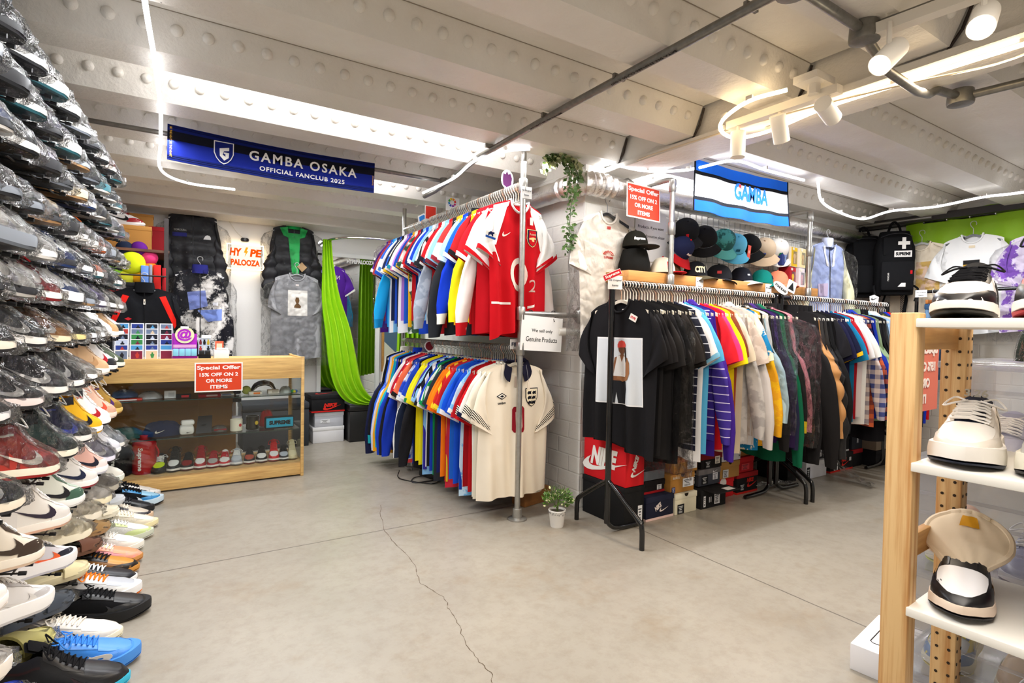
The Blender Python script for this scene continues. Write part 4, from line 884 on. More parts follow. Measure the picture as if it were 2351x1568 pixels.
def crest_gunners(t, c):
    def put(pts, x, z, col, off, nm='crest', par=t): return ob(nm, c.wrap(flat(pts).mesh(nm, 0), x, z, off), 'fabric', par, col)
    base = put(shield(.086, .108), .105, -.30, 'e8cf8e', .003, 'crest')
    put(shield(.078, .099), .105, -.30, '1d2140', .0042, 'crest_field', base); put([(-.028, .045), (.028, .045), (.028, -.01), (.02, -.033), (0, -.048), (-.02, -.033), (-.028, -.01)], .105, -.30, 'c8141e', .0054, 'crest_field', base)
    ob('crest_name', c.wrap(text_mesh('Arsenal', .05, .014, .02), .105, -.275, .0066), 'fabric', base, 'f3e7c4')
    put([(-.026, .006), (.004, .012), (.026, .008), (.026, .0), (.008, -.001), (.012, -.012), (.004, -.017), (-.006, -.012), (-.008, -.004), (-.026, -.003)], .105, -.305, 'e8cf8e', .0066, 'cannon', base)
    put([((a - .5) * .062, (b - .2) * .075) for a, b in SWOOSH], -.105, -.30, 'efe6d8', .003, 'tick')
    ring = disc(.085, 28, 1.2); inner = disc(.055, 28, 1.25)
    rg = MB(); n = 28; rg.add([(*p, 0) for p in ring] + [(*p, 0) for p in inner], [(i, (i + 1) % n, n + (i + 1) % n, n + i) for i in range(n)])
    ob('printed_letter', c.wrap(rg.mesh('printed_letter', 0), .0, -.53, .003), 'fabric', t, 'efdccf', label='pale letter O')
    ob('printed_letter', c.wrap(text_mesh('2', .045, .075), .115, -.59, .003), 'fabric', t, 'efdccf', label='small pale 2')
    for pts, nm in (([(-.22, -.70), (-.09, -.70), (-.09, -.713), (-.22, -.713)], 'piping'), ([(.09, -.715), (.225, -.675), (.225, -.69), (.09, -.73)], 'piping')):
        ob(nm, c.patch(pts, 4), 'fabric', t, 'f2eee8')
    for s in (-1, 1): ob('raglan_panel', c.patch([(s * .082, -.102), (s * .194, -.14), (s * .205, -.37), (s * .186, -.37)], 8), 'fabric', t, 'f0ede9')
    # league badge on the sleeve
    ring = c.sleeve_ring(-1, .45); q = [Vector(p) for p in ring]; cen = q[12] * .5 + q[4] * .0 + q[12] * .5; fr = cen + Vector((0, -.006, 0))
    bd = ob('sleeve_badge', flat([(-.036, .02), (.036, .02), (.036, -.014), (0, -.036), (-.036, -.014)]), 'fabric', t, 'f5f1e6', fr + Vector((-.02, -.004, 0)), (R(90), R(12), R(-10)))
    ob('badge_lion', flat([(-.022, 0), (-.012, .012), (-.004, .018), (.006, .014), (.018, .018), (.02, .008), (.012, .004), (.016, -.008), (.008, -.01), (.004, -.002), (-.008, -.002), (-.012, -.01), (-.02, -.01), (-.016, -.002)]), 'fabric', bd, '151d4a', (0, .006, .001))
    ob('badge_band', flat(rect(.066, .012)), 'fabric', bd, '1f4fa0', (0, -.012, .001))
    tg = ob('price_tag', MB().box((.085, -.03, -.20), (.024, .002, .046)), 'paper', t, 'f2eee2'); ob('tag_string', MB().tube([(.075, -.02, -.1), (.085, -.03, -.178)], .001, 4), 'fabric', tg, 'f2eee2')
def crest_lions(t, c):
    def put(pts, x, z, col, off, nm, par=t): return ob(nm, c.wrap(flat(pts).mesh(nm, 0), x, z, off), 'fabric', par, col)
    b = put(shield(.09, .115), .11, -.30, '14161f', .003, 'crest'); put(shield(.08, .104), .11, -.30, 'efe2c4', .004, 'crest_field', b)
    for k in range(3):
        for sx in (-.018, .018): put([(-.015, .0), (-.006, .011), (.004, .008), (.014, .012), (.012, .0), (.014, -.010), (.002, -.006), (-.01, -.011)], .11 + sx * (1 - .12 * k), -.272 - .030 * k, '151720', .005, 'lion', b)
    b = put([(-.036, 0), (0, .02), (.036, 0), (0, -.02)], -.10, -.285, '14161f', .003, 'diamond_logo'); put([(-.027, 0), (0, .014), (.027, 0), (0, -.014)], -.10, -.285, 'efe6d8', .004, 'diamond_inner', b); put([(-.016, 0), (0, .007), (.016, 0), (0, -.007)], -.10, -.285, '14161f', .005, 'diamond_core', b)
    ob('lettering', c.wrap(text_mesh('umbro', .055, .016, .03), -.10, -.325, .003), 'fabric', t, '14161f')
    for off, col, (ow, oh), (iw, ih) in ((.003, '8d1826', (.042, .078), (.016, .048)), (.0042, 'efe4d6', (.022, .054), (.016, .048))):
        n8 = [(-1, -.8), (-.75, -1), (.75, -1), (1, -.8), (1, .8), (.75, 1), (-.75, 1), (-1, .8)]; rg = MB(); rg.add([(x * ow, y * oh, 0) for x, y in n8] + [(x * iw, y * ih, 0) for x, y in n8], [(i, (i + 1) % 8, 8 + (i + 1) % 8, 8 + i) for i in range(8)])
        ob('number', c.wrap(rg.mesh('number', 0), .015, -.43, off), 'fabric', t, col, label='dark red outlined zero' if off < .004 else None)
    tg = ob('price_tag', MB().box((.07, -.045, -.225), (.018, .003, .05)), 'paper', t, 'e6d8c4'); ob('tag_string', MB().tube([(.06, -.03, -.1), (.07, -.045, -.2)], .0012, 4), 'fabric', tg, '8a8a90')
    ob('placket', c.patch([(-.012, -.17), (.02, -.17), (.02, -.235), (-.012, -.235)], 2), 'fabric', t, 'cbb5a4')
def photo_tee(t, c):
    b = ob('printed_panel', c.patch([(-.155, -.30), (.165, -.30), (.165, -.68), (-.155, -.68)], 10), 'paper', t, 'f0efee', label='white photo print')
    b2 = ob('panel_backdrop', c.patch([(-.147, -.308), (.157, -.308), (.157, -.672), (-.147, -.672)], 10, .0032), 'paper', b, 'd6dade')
    def fig(nm, pts, col, off): ob(nm, c.wrap(flat(pts).mesh(nm, 0), .02, -.49, off), 'paper', b, col)
    fig('printed_trousers', [(-.07, -.05), (.035, -.05), (.045, -.10), (.02, -.185), (-.03, -.185), (-.04, -.12), (-.05, -.185), (-.095, -.185), (-.08, -.11)], '1c1d22', .004)
    fig('printed_torso', [(-.045, .075), (-.012, .09), (.022, .09), (.052, .075), (.05, .02), (.036, -.055), (-.07, -.055), (-.058, .0)], '8a5a3a', .0044)
    fig('printed_vest', [(-.03, .082), (-.012, .088), (.0, .05), (.02, .088), (.036, .08), (.036, -.03), (-.055, -.03)], 'e4e2de', .0048)
    fig('printed_arm', [(.05, .074), (.066, .05), (.07, -.01), (.055, -.045), (.0, -.06), (-.035, -.045), (-.03, -.03), (.03, -.035), (.045, -.005), (.042, .05)], '9a6842', .0056)
    fig('printed_neck', [(-.008, .085), (.018, .085), (.016, .11), (-.006, .11)], '7a4f33', .0046)
    fig('printed_head', [(.006 + .026 * math.cos(k * math.tau / 16), .128 + .033 * math.sin(k * math.tau / 16)) for k in range(16)], '6e4630', .005)
    fig('printed_cap', [(-.024, .132), (.034, .136), (.036, .15), (.026, .168), (.006, .174), (-.014, .168), (-.024, .15)], 'd2483e', .0058)
    fig('printed_hair', [(.026, .14), (.036, .13), (.044, .06), (.036, .05), (.03, .09)], '2a1a16', .0052)
    ob('neck_label', c.wrap(flat(rect(.03, .014)).mesh('neck_label', 0), .02, -.145, -.022), 'paper', t, 'efe8e2')
    tg = ob('price_tag', MB().box((.0, 0, 0), (.05, .002, .034)), 'paper', t, 'f2ece2', (.11, -.03, -.19), (0, R(25), 0)); letters(tg, 'HYPE', .036, .014, (0, -.0012, 0), FACE_Y, 'd1202a', bold=.04)
    ob('tag_string', MB().tube([(.09, -.02, -.11), (.10, -.03, -.17)], .001, 4), 'fabric', tg, 'f2ece2') if False else None

def double_rail():
    rnd = random.Random(5); X = 1.817
    t = thing('pipe_rail', 'galvanised two-tier pipe rail for football shirts by the brick pillar', 'clothes rail', (X, 2.749, 0))
    S = lambda *l: [Vector(p) - Vector((X, 2.749, 0)) for p in l]
    ob('pole', MB().tube(S((X, 2.749, 0), (X, 2.749, 2.195)), .0175, 14), 'galvanised', t)
    ob('base_flange', MB().lathe([(.058, 0), (.058, .008), (.05, .012), (.03, .014), (.027, .065), (.02, .068)], 24), 'galvanised', t)
    for z in (1.03, 2.0, 1.24): ob('pipe_fitting', MB().lathe([(.024, -.04), (.027, -.036), (.027, .036), (.024, .04)], 16, (0, 0, z)), 'galvanised', t)
    for z, nm in ((2.003, 'upper'), (1.03, 'lower')):
        ob('%s_rail' % nm, MB().tube(S((X, 2.749, z), (X, 4.64, z)), .0165, 12), 'galvanised', t)
    ob('far_pole', MB().tube(S((X, 4.64, 0), (X, 4.64, 2.19)), .0175, 12), 'galvanised', t)
    ob('wall_arm', MB().tube(S((X, 2.749, 1.24), (2.262, 2.749, 1.24)), .0175, 12), 'galvanised', t); ob('wall_flange', MB().tube(S((2.235, 2.749, 1.24), (2.268, 2.749, 1.24)), [.03, .055], 20), 'galvanised', t)
    up = [
        ('jersey', 'red shirt with white sleeves and a crest', dict(body='c4111c', sleeve='f1eeea', trim='f1eeea', cuff='c4111c'), dict(L=.80, slant=.13, sw=.195, bw=.225, seed=7, after=crest_gunners, turn=8, fold=2.4)),
        ('jersey', 'red shirt with white sleeves', dict(body='c01420', sleeve='efece8', cuff='c4111c'), dict(L=.88)),
        ('long', 'white long-sleeved shirt with red cuff piping', dict(body='c81822', sleeve='efe6e2', cuff='c01822'), dict(L=.9)),
        ('jersey', 'red shirt', dict(body='b9121c', sleeve='c4141e', cuff='f0ece6')),
        ('long', 'bright yellow long-sleeved shirt', dict(body='efe016', sleeve='f2e41c', trim='e0d010'), dict(L=.82)),
        ('jersey', 'dark red shirt with black trim', dict(body='2a2c34', sleeve='9c1a1e', cuff='17171a')),
        ('jersey', 'royal blue shirt with white cuff lines', dict(body='1438b8', sleeve='1a56d8', cuff='e8eef8', trim='1a56d8')),
        ('long', 'royal blue long-sleeved shirt with white cuffs', dict(body='f0b020', sleeve='1438c0', cuff='eee8dc')),
        ('jersey', 'pale blue shirt with white sleeves', dict(body='e8a020', sleeve='a4d0f0', cuff='c8dff2')),
        ('jacket', 'black quilted jacket', dict(body='24262a', sleeve='26282c')),
        ('jersey', 'white and red shirt', dict(body='b81a22', sleeve='f0eeea', cuff='8c2430'), dict(sm='half', second='e23a36')),
        ('jersey', 'light blue shirt', dict(body='8cc4ee', sleeve='94c8f0', cuff='6a1c28')),
        ('jersey', 'white shirt with navy cuffs', dict(body='efedea', sleeve='f0efec', cuff='1c2a50', trim='1c2a50')),
        ('jersey', 'dark red shirt with navy cuffs', dict(body='a81820', sleeve='b81c24', cuff='1b1d2c')),
        ('long', 'grey marl long-sleeved top', dict(body='aab2bf', sleeve='b4bcc8', cuff='a0a8b4'), dict(m='mottle', sm='mottle', second='98a2b2')),
        ('jersey', 'white shirt with black stripes', dict(body='ecebe8', sleeve='eeece8', cuff='24262c'), dict(sm='three_bars', second='24262c')),
        ('jersey', 'sky blue shirt with maroon cuffs', dict(body='8cc6ee', sleeve='94ccf2', cuff='7c1c2a', trim='7c1c2a')),
        ('jersey', 'royal blue shirt with white cuffs', dict(body='1c44bc', sleeve='2048c4', cuff='eef0f4')),
        ('jersey', 'sky blue shirt with navy hem', dict(body='90c8f0', sleeve='f0f2f4', cuff='1c2c58')),
        ('jersey', 'navy shirt with red cuffs', dict(body='1d2658', sleeve='222c66', cuff='c8242c')),
        ('jersey', 'red shirt with white cuffs', dict(body='c41c24', sleeve='c81e28', cuff='f0ece8')),
        ('jersey', 'white shirt with green flecks', dict(body='e8eee2', sleeve='ecf0e6', cuff='2a4a3a'), dict(m='mottle', sm='mottle', second='34503c')),
        ('jersey', 'yellow and red shirt', dict(body='efc01c', sleeve='c02a24', cuff='f0c824')),
        ('jersey', 'deep blue shirt', dict(body='1f58c8', sleeve='1d4cb4', cuff='f0ece4')),
        ('jersey', 'lilac shirt with pink cuffs', dict(body='b078c8', sleeve='c48ad4', cuff='e070a8')),
        ('jersey', 'white shirt with teal cuffs', dict(body='eef0f2', sleeve='f2f4f4', cuff='1c8ca8')),
        ('jersey', 'black shirt with white cuffs', dict(body='1c1d22', sleeve='202126', cuff='e8e6e2')),
        ('jersey', 'royal blue and yellow shirt', dict(body='2450c4', sleeve='2860d0', cuff='f0c030'), dict(sm='half', second='f0ead8')),
        ('jersey', 'navy shirt with white cuffs', dict(body='1c2444', sleeve='20294c', cuff='f0ece6')),
        ('jersey', 'pale blue and white shirt', dict(body='74b4e4', sleeve='f0f0f0', cuff='3a78c0'), dict(m='stripes_down', second='f0f2f4')),
        ('long', 'turquoise blue long-sleeved top', dict(body='1c9ad8', sleeve='20a4e4', cuff='1888c4')),
        ('jersey', 'white and blue shirt with orange patch', dict(body='2450b4', sleeve='f0ede8', cuff='2450b4'), dict(sm='half', second='2c62c8')),
        ('jersey', 'red shirt in clear plastic', dict(body='a8343c', sleeve='b03c44'), dict(bag=True)),
        ('jersey', 'purple shirt facing the mirror', dict(body='4c1f86', sleeve='51238e', cuff='f0ece8', trim='f0ece8'), dict(after=lambda t, c: (ob('lettering', c.wrap(text_mesh('NAKATA', .26, .05, .02), 0, -.24, .003, True), 'fabric', t, 'ece6da'), ob('number', c.wrap(text_mesh('10', .2, .22, .02), 0, -.42, .003, True), 'fabric', t, 'ece6da')))),
    ]
    rail_of(up, (X, 2.80, 2.003), (0, .0525, 0), 0, 'from the pole, upper pipe rail', 'shirts on the upper pipe rail', 'f1ede4', 'cfcac0', rnd, hstyle='tube', turn=-3)
    lo = [
        ('polo', 'cream shirt with dark collar and three lions crest', dict(body='ece0cc', sleeve='ece0cc', trim='1b1a2c', cuff='ece0cc', cuffm='zigzag', cuff2='1a1b20'), dict(cq=.76, L=.88, sw=.195, bw=.235, seed=9, fold=2.4, second='1a1b20', after=crest_lions, m='fabric', slant=.03)),
        ('jersey', 'cream shirt with patterned cuffs', dict(body='e6dfcc', sleeve='ebe4d2', cuff='ebe4d2', cuffm='zigzag', cuff2='1a1b20'), dict(cq=.76, L=.9, second='1a1b20')),
        ('jersey', 'off-white shirt with navy cuffs', dict(body='ece8de', sleeve='eeeae0', cuff='1b2240')),
        ('jersey', 'red shirt with patterned white cuffs', dict(body='b4141c', sleeve='c2161e', cuff='ece6dc', cuffm='zigzag', cuff2='1a1b20'), dict(cq=.76, second='1a1b20')),
        ('jersey', 'dark red shirt', dict(body='a0141c', sleeve='ae181f', cuff='b81c24')),
        ('jersey', 'light blue cloud-patterned shirt', dict(body='6cb0e4', sleeve='7cbcec', cuff='eeeae2'), dict(m='blotch', sm='blotch', second='c4e0f4')),
        ('jersey', 'royal blue shirt with white piping', dict(body='1a44b8', sleeve='1c4cc4', cuff='1c4cc4')),
        ('jersey', 'bright blue shirt', dict(body='1c52c8', sleeve='1450d0', cuff='eeeae4')),
        ('jersey', 'mid blue shirt with sky cuffs', dict(body='2668c8', sleeve='3c86dc', cuff='7cc0ee')),
        ('jersey', 'crimson shirt with yellow cuffs', dict(body='c42c3c', sleeve='c01e26', cuff='f0cc2c')),
        ('jersey', 'red and yellow striped shirt', dict(body='c4281e', sleeve='c82c20', cuff='f0c828'), dict(m='stripes_down', second='f2c830')),
        ('jersey', 'orange shirt', dict(body='f07c18', sleeve='f48418', cuff='ee7010')),
        ('jersey', 'navy shirt with orange hem', dict(body='1c2464', sleeve='f08018', cuff='1c2464')),
        ('jersey', 'charcoal shirt', dict(body='2b2d33', sleeve='30333a', cuff='2b2d33')),
        ('jersey', 'white and green shirt', dict(body='13894a', sleeve='eef0ea', cuff='14904c'), dict(sm='three_bars', second='1c9050')),
        ('jersey', 'royal blue shirt with striped cuffs', dict(body='1c3cb0', sleeve='2044bc', cuff='eeeae4')),
        ('jersey', 'black and white striped shirt', dict(body='eceae6', sleeve='eceae6', cuff='1c1c20'), dict(m='stripes_down', sm='stripes_down', second='1c1c20')),
        ('jersey', 'sky blue shirt with three dark bars', dict(body='84b8e4', sleeve='8cc0ea', cuff='8cc0ea'), dict(sm='three_bars', second='16181e')),
        ('jersey', 'purple-blue shirt', dict(body='3c34a0', sleeve='443cac', cuff='f0d030')),
        ('jersey', 'lemon yellow shirt', dict(body='eede1e', sleeve='ece22c', cuff='e4d81c')),
        ('jersey', 'yellow shirt with green trim', dict(body='f2e018', sleeve='f0e020', cuff='1c7c44')),
        ('long', 'black tracksuit top', dict(body='1b1a1c', sleeve='1e1d20')),
        ('jersey', 'royal blue shirt with lettering white cuffs', dict(body='2040b8', sleeve='2448c4', cuff='f0eeea')),
        ('jersey', 'blue and white patterned shirt', dict(body='2244b4', sleeve='2448bc', cuff='eeeeec'), dict(m='mottle', sm='mottle', second='dfe6f0')),
        ('long', 'navy top with three white bars', dict(body='1c3478', sleeve='20283c'), dict(sm='three_bars', second='efeeea')),
        ('jersey', 'coral shirt with black cuffs', dict(body='e0484c', sleeve='f2704c', cuff='1c1c1e')),
        ('jersey', 'red and white hooped shirt', dict(body='c82430', sleeve='cc2832', cuff='1c1c1e'), dict(sm='hoops', second='eeeae6')),
        ('jersey', 'crimson shirt with white cuffs', dict(body='b01c30', sleeve='b82034', cuff='eeeae4')),
        ('jersey', 'white shirt with royal cuffs', dict(body='eceae6', sleeve='eeece8', cuff='2448b8')),
        ('long', 'royal blue track jacket', dict(body='1734a4', sleeve='1a38ae')),
        ('long', 'black long-sleeved shirt', dict(body='1a1a1e', sleeve='1e1e22')),
        ('jacket', 'royal blue jacket with small white mark', dict(body='1838ac', sleeve='1c3cb4')),
        ('long', 'turquoise long-sleeved shirt', dict(body='1ca0b0', sleeve='20a8b8')),
        ('long', 'amber long-sleeved shirt', dict(body='f0a41c', sleeve='f4ac20')),
        ('long', 'pale grey long-sleeved shirt', dict(body='d4d4dc', sleeve='d8d8e2')),
        ('long', 'cornflower blue long-sleeved shirt', dict(body='2c5cd0', sleeve='3064d8')),
        ('long', 'black and teal top', dict(body='18181c', sleeve='1c1c20', cuff='20a0a8')),
        ('jacket', 'white and navy jacket facing the mirror', dict(body='e2dccc', sleeve='1c2040')),
    ]
    rail_of(lo, (X, 2.80, 1.03), (0, .0468, 0), 0, 'from the pole, lower pipe rail', 'shirts on the lower pipe rail', 'd9d2c2', '8f8a80', rnd, (.86, .93), turn=-3)
double_rail()

def base_rack(x0, x1, yc, label):
    """black tubular garment rack along x"""
    t = thing('garment_rack', label, 'clothes rack', (x0, yc, 0)); m = 'gloss'; c = '101011'
    S = lambda *l: [Vector(p) - Vector((x0, yc, 0)) for p in l]
    ob('top_rail', MB().tube(S((x0 - .02, yc, 1.41), (x1 + .02, yc, 1.41)), .016, 12), m, t, c)
    for x in (x0, x1):
        ob('upright', MB().tube(S((x, yc, .06), (x, yc, 1.435)), .0175, 12), m, t, c)
        for sg in (-1, 1): ob('leg', MB().tube(smooth_path(S((x, yc, .30), (x, yc + sg * .03, .285), (x, yc + sg * .23, .155), (x, yc + sg * .265, .11), (x, yc + sg * .268, .0)), 4), .014, 10), m, t, c)
    for x, q in ((x0, 1), (x1, -1)): ob('floor_stub', MB().tube(smooth_path(S((x, yc, .22), (x, yc, .09), (x + q * .03, yc, .04), (x + q * .1, yc, .02), (x + q * .28, yc, .016)), 4), .014, 10), m, t, c)
    return t
def black_racks():
    rnd = random.Random(8)
    base_rack(2.13, 3.68, 2.30, 'black tubular garment rack of t-shirts standing in front of shoe boxes')
    base_rack(3.76, 5.36, 2.30, 'black tubular garment rack of jackets further from the camera')
    B = dict(body='1a191b', sleeve='1b1a1c')
    sup = lambda *_: None
    def compass(t, c):
        p = Vector(c.sleeve_ring(-1, .5)[12]); p = Vector(c.sleeve_ring(1, .42)[0])
        bd = ob('arm_badge', flat(rect(.06, .06)), 'fabric', t, '1a1a1a', p + Vector((.006, 0, 0)), (R(90), 0, R(90))); ob('badge_ring', flat(disc(.024)), 'fabric', bd, '9aa83c', (0, 0, .001)); ob('badge_star', flat([(0, .02), (.004, .004), (.02, 0), (.004, -.004), (0, -.02), (-.004, -.004), (-.02, 0), (-.004, .004)]), 'fabric', bd, '1a1a1a', (0, 0, .002))
    def sleeve_word(t, c):
        p = Vector(c.sleeve_ring(1, .55)[0]); letters(t, 'PALACE', .26, .05, p + Vector((.012, 0, -.0)), (R(90), R(90), R(90)), 'efe6c4', bold=.03)
        ob('star', flat([(0, .03), (.006, .006), (.03, 0), (.006, -.006), (0, -.03), (-.006, -.006), (-.03, 0), (-.006, .006)]), 'fabric', t, 'efe6c4', Vector(c.sleeve_ring(1, .8)[0]) + Vector((.012, 0, 0)), (R(90), 0, R(90)))
    def patches(t, c):
        for q, col, w in ((.4, 'e8d04a', .03), (.55, 'e6dcd0', .034), (.72, 'd8dcea', .03)):
            p = Vector(c.sleeve_ring(1, q)[0]); ob('sleeve_patch', flat(rect(.05, .07)), 'fabric', t, col, p + Vector((.007, 0, 0)), (R(90), 0, R(90)))
    def cross(t, c):
        p = Vector(c.sleeve_ring(1, .5)[0]); bd = ob('arm_badge', flat(rect(.07, .09)), 'fabric', t, '17171a', p + Vector((.012, 0, 0)), (R(90), 0, R(90)))
        ob('badge_cross', flat([(-.01, .035), (.01, .035), (.01, .014), (.028, .014), (.028, -.006), (.01, -.006), (.01, -.028), (-.01, -.028), (-.01, -.006), (-.028, -.006), (-.028, .014), (-.01, .014)]), 'fabric', bd, 'ece8e2', (0, 0, .001))
    r1 = [
        ('tee', 'black t-shirt with large photo print', dict(B), dict(L=.95, sw=.225, bw=.255, seed=6, after=photo_tee, slant=-.05, spread=.8, turn=9, fold=2.2)),
        ('tee', 'plain black t-shirt', dict(B), dict(L=.93)), ('tee', 'plain black t-shirt', dict(body='201f20', sleeve='222021'), dict(L=.95)),
        ('tee', 'charcoal black t-shirt', dict(body='232223', sleeve='262424'), dict(L=.96)), ('tee', 'black t-shirt with white print', dict(B), dict(L=.98)),
        ('tee', 'black t-shirt in clear plastic', dict(B), dict(bag=True)), ('tee', 'washed black t-shirt', dict(body='252220', sleeve='2a2624'), dict(L=.9)),
        ('tee', 'black boxy t-shirt', dict(body='1f1c1a', sleeve='221f1c'), dict(L=.88)), ('tee', 'navy t-shirt with white stitching', dict(body='1d1f30', sleeve='20222f'), dict(m='fine_hoops', sm='fine_hoops', second='b8bcc8', L=.95)),
        ('jersey', 'white t-shirt with sky trim', dict(body='e8e8ea', sleeve='eceaea', cuff='78b4d4')), ('tee', 'sky blue t-shirt', dict(body='4c9cc4', sleeve='56a6cc'), dict(L=.98)),
        ('long', 'purple striped long-sleeved top', dict(body='3c2a8c', sleeve='40308e'), dict(m='fine_hoops', sm='fine_hoops', second='cdc4e8', L=.9)), ('hoodie', 'deep purple hoodie', dict(body='3a1f80', sleeve='3e2288', hem='3a1f80'), dict(L=.98)),
        ('tee', 'bright red t-shirt', dict(body='e01c28', sleeve='e42430'), dict(L=.96)), ('tee', 'hot pink t-shirt', dict(body='ea2c6c', sleeve='f03c7c'), dict(L=.88)),
        ('tee', 'yellow t-shirt', dict(body='f0e418', sleeve='f2e61e')), ('tee', 'rust brown t-shirt', dict(body='9c4c30', sleeve='7a3c2a'), dict(L=.94)),
        ('tee', 'oatmeal t-shirt', dict(body='cdbfa8', sleeve='d4c6b0')), ('long', 'grey marl long-sleeved top', dict(body='b4b0ae', sleeve='bcb8b4'), dict(m='mottle', sm='mottle', second='a29e9c', L=.95)),
        ('tee', 'beige marl t-shirt', dict(body='c8bab0', sleeve='cfc0b4'), dict(m='mottle', sm='mottle', second='bba99c')), ('hoodie', 'pale grey sweatshirt', dict(body='c9c4c2', sleeve='cec8c6'), dict(L=.95)),
        ('tee', 'white t-shirt with blue zigzag print', dict(body='efe6c8', sleeve='efe6c8'), dict(sm='blotch', m='blotch', second='1c7cb0')), ('long', 'black top with yellow flame print', dict(body='1c1a1a', sleeve='e8b41c'), dict(m='blotch', second='e0a020', L=.98)),
        ('long', 'white top in clear plastic', dict(body='dcdcdc', sleeve='b8d4e0'), dict(bag=True, L=.82)), ('hoodie', 'black hoodie', dict(body='1c1a1b', sleeve='1f1d1e'), dict(L=.98)),
        ('hoodie', 'dark purple hoodie', dict(body='3a1f62', sleeve='2a1c40'), dict(L=.96)), ('hoodie', 'navy hoodie', dict(body='22243c', sleeve='262842'), dict(L=.98)),
        ('hoodie', 'forest green sweatshirt', dict(body='10583c', sleeve='126244', hem='10583c'), dict(L=1.1)), ('long', 'black top with yellow trim', dict(body='1d1c1c', sleeve='201f1e', cuff='e8c828'), dict(bag=True)),
        ('long', 'pink top in clear plastic', dict(body='e8909c', sleeve='ee9ca8'), dict(bag=True, L=.9)), ('puffer', 'black thin quilted jacket', dict(body='222020', sleeve='262424'), dict(L=.98)),
        ('jacket', 'black jacket with picture patches on sleeve', dict(body='1c1b1d', sleeve='1f1e20'), dict(L=1.1, after=patches)),
    ]
    rail_of(r1, (2.20, 2.30, 1.41), (.0465, 0, 0), R(-90), 'from the front, nearer black rack', 'clothes on the nearer black rack', 'efe6d2', 'e8ddd0', rnd, (.92, 1.0), turn=4)
    r2 = [
        ('jacket', 'black long coat', dict(body='1f1d1e', sleeve='232122'), dict(L=1.16)), ('puffer', 'black and tan puffer jacket', dict(body='1a1819', sleeve='c89058'), dict(L=.95, m='sheen_fabric', sm='sheen_fabric', after=cross)),
        ('puffer', 'black puffer jacket with compass badge', dict(body='1d1b1c', sleeve='211f20'), dict(L=1.1, m='sheen_fabric', sm='sheen_fabric', after=compass)), ('jacket', 'black zip jacket', dict(body='1a1a1c', sleeve='1d1d1f')),
        ('tee', 'black t-shirt', dict(body='1e1d20', sleeve='212024')), ('tee', 'dark navy t-shirt', dict(body='1c1c38', sleeve='20203e')),
        ('jersey', 'navy t-shirt with yellow cuffs', dict(body='1e2040', sleeve='1c1e3a', cuff='f0b824')), ('tee', 'teal t-shirt', dict(body='1876a4', sleeve='1a7eae'), dict(L=.9)),
        ('tee', 'crimson t-shirt', dict(body='b41c28', sleeve='bc202c'), dict(L=.9)), ('tee', 'plain white t-shirt', dict(body='efeeee', sleeve='f2f0f0'), dict(L=.88)),
        ('tee', 'cream white t-shirt', dict(body='ece8e2', sleeve='efebe6')), ('long', 'blue and white checked flannel shirt', dict(body='3a4478', sleeve='46508a'), dict(m='check', sm='check', second='e6d4cc', L=.95)),
        ('long', 'navy and orange checked shirt', dict(body='1c2244', sleeve='20264c'), dict(m='check', sm='check', second='d8663c', L=.98)), ('hoodie', 'royal blue hoodie', dict(body='1c34a0', sleeve='2038a8'), dict(L=.9)),
        ('puffer', 'sage green quilted jacket', dict(body='8aa07a', sleeve='90a880'), dict(L=.95, m='sheen_fabric', sm='sheen_fabric')), ('jacket', 'black jacket with cream sleeve lettering', dict(body='1b1a1e', sleeve='1e1d22'), dict(L=1.1, after=sleeve_word)),
        ('jacket', 'black windbreaker', dict(body='19191c', sleeve='1b1b1f'), dict(L=1.0, m='sheen_fabric', sm='sheen_fabric')), ('hoodie', 'pale blue hoodie', dict(body='a8c8e8', sleeve='b0d0ee'), dict(L=.9)),
        ('hoodie', 'cream hoodie', dict(body='e6dcc8', sleeve='eae0cc'), dict(L=.92)), ('hoodie', 'stone sweatshirt', dict(body='d8ccb8', sleeve='dcd0bc')),
        ('long', 'olive long-sleeved top', dict(body='5a5c22', sleeve='62642a')), ('hoodie', 'charcoal hoodie', dict(body='2a2c32', sleeve='2e3036')),
        ('hoodie', 'cobalt blue hoodie', dict(body='1c30a8', sleeve='2036b0')), ('hoodie', 'bright red hoodie', dict(body='c4161e', sleeve='cc1a22')),
    ]
    rail_of(r2, (3.86, 2.30, 1.41), (.064, 0, 0), R(-90), 'from the front, farther black rack', 'clothes on the farther black rack', 'f0ebe2', 'efeae2', rnd, (.9, .98), turn=4)
black_racks()
# ================================================================== boxes, signs, counter and back wall
def sign(label, cat, w, h, loc, rot, color='f4f2ee', lines=(), border=None, name='sign', th=.0015, lean=0.):
    """flat sheet; lines: (text, width, height, y, colour, bold)"""
    t = thing(name, label, cat, loc, rot)
    ob('sheet', MB().poly(rect(w, h), lambda u, v, q: (u, -q, v), th), 'paper', t, border or color)
    if border: ob('printed_field', MB().poly(rect(w - .018, h - .018), lambda u, v, q: (u, -th - q, v), .0006), 'paper', t, color)
    for s, tw, th_, y, col, b in lines: letters(t, s, tw, th_, (0, -th - .0008, y), FACE_Y, col, 'paper', b)
    return t
OFFER = lambda w, h: [('Special Offer', w * .90, h * .17, h * .31, 'fbf6f2', .03), ('15% OFF ON 2', w * .80, h * .125, h * .09, 'fbf6f2', .03), ('OR MORE', w * .54, h * .125, -h * .12, 'fbf6f2', .03), ('ITEMS', w * .36, h * .125, -h * .33, 'fbf6f2', .03)]
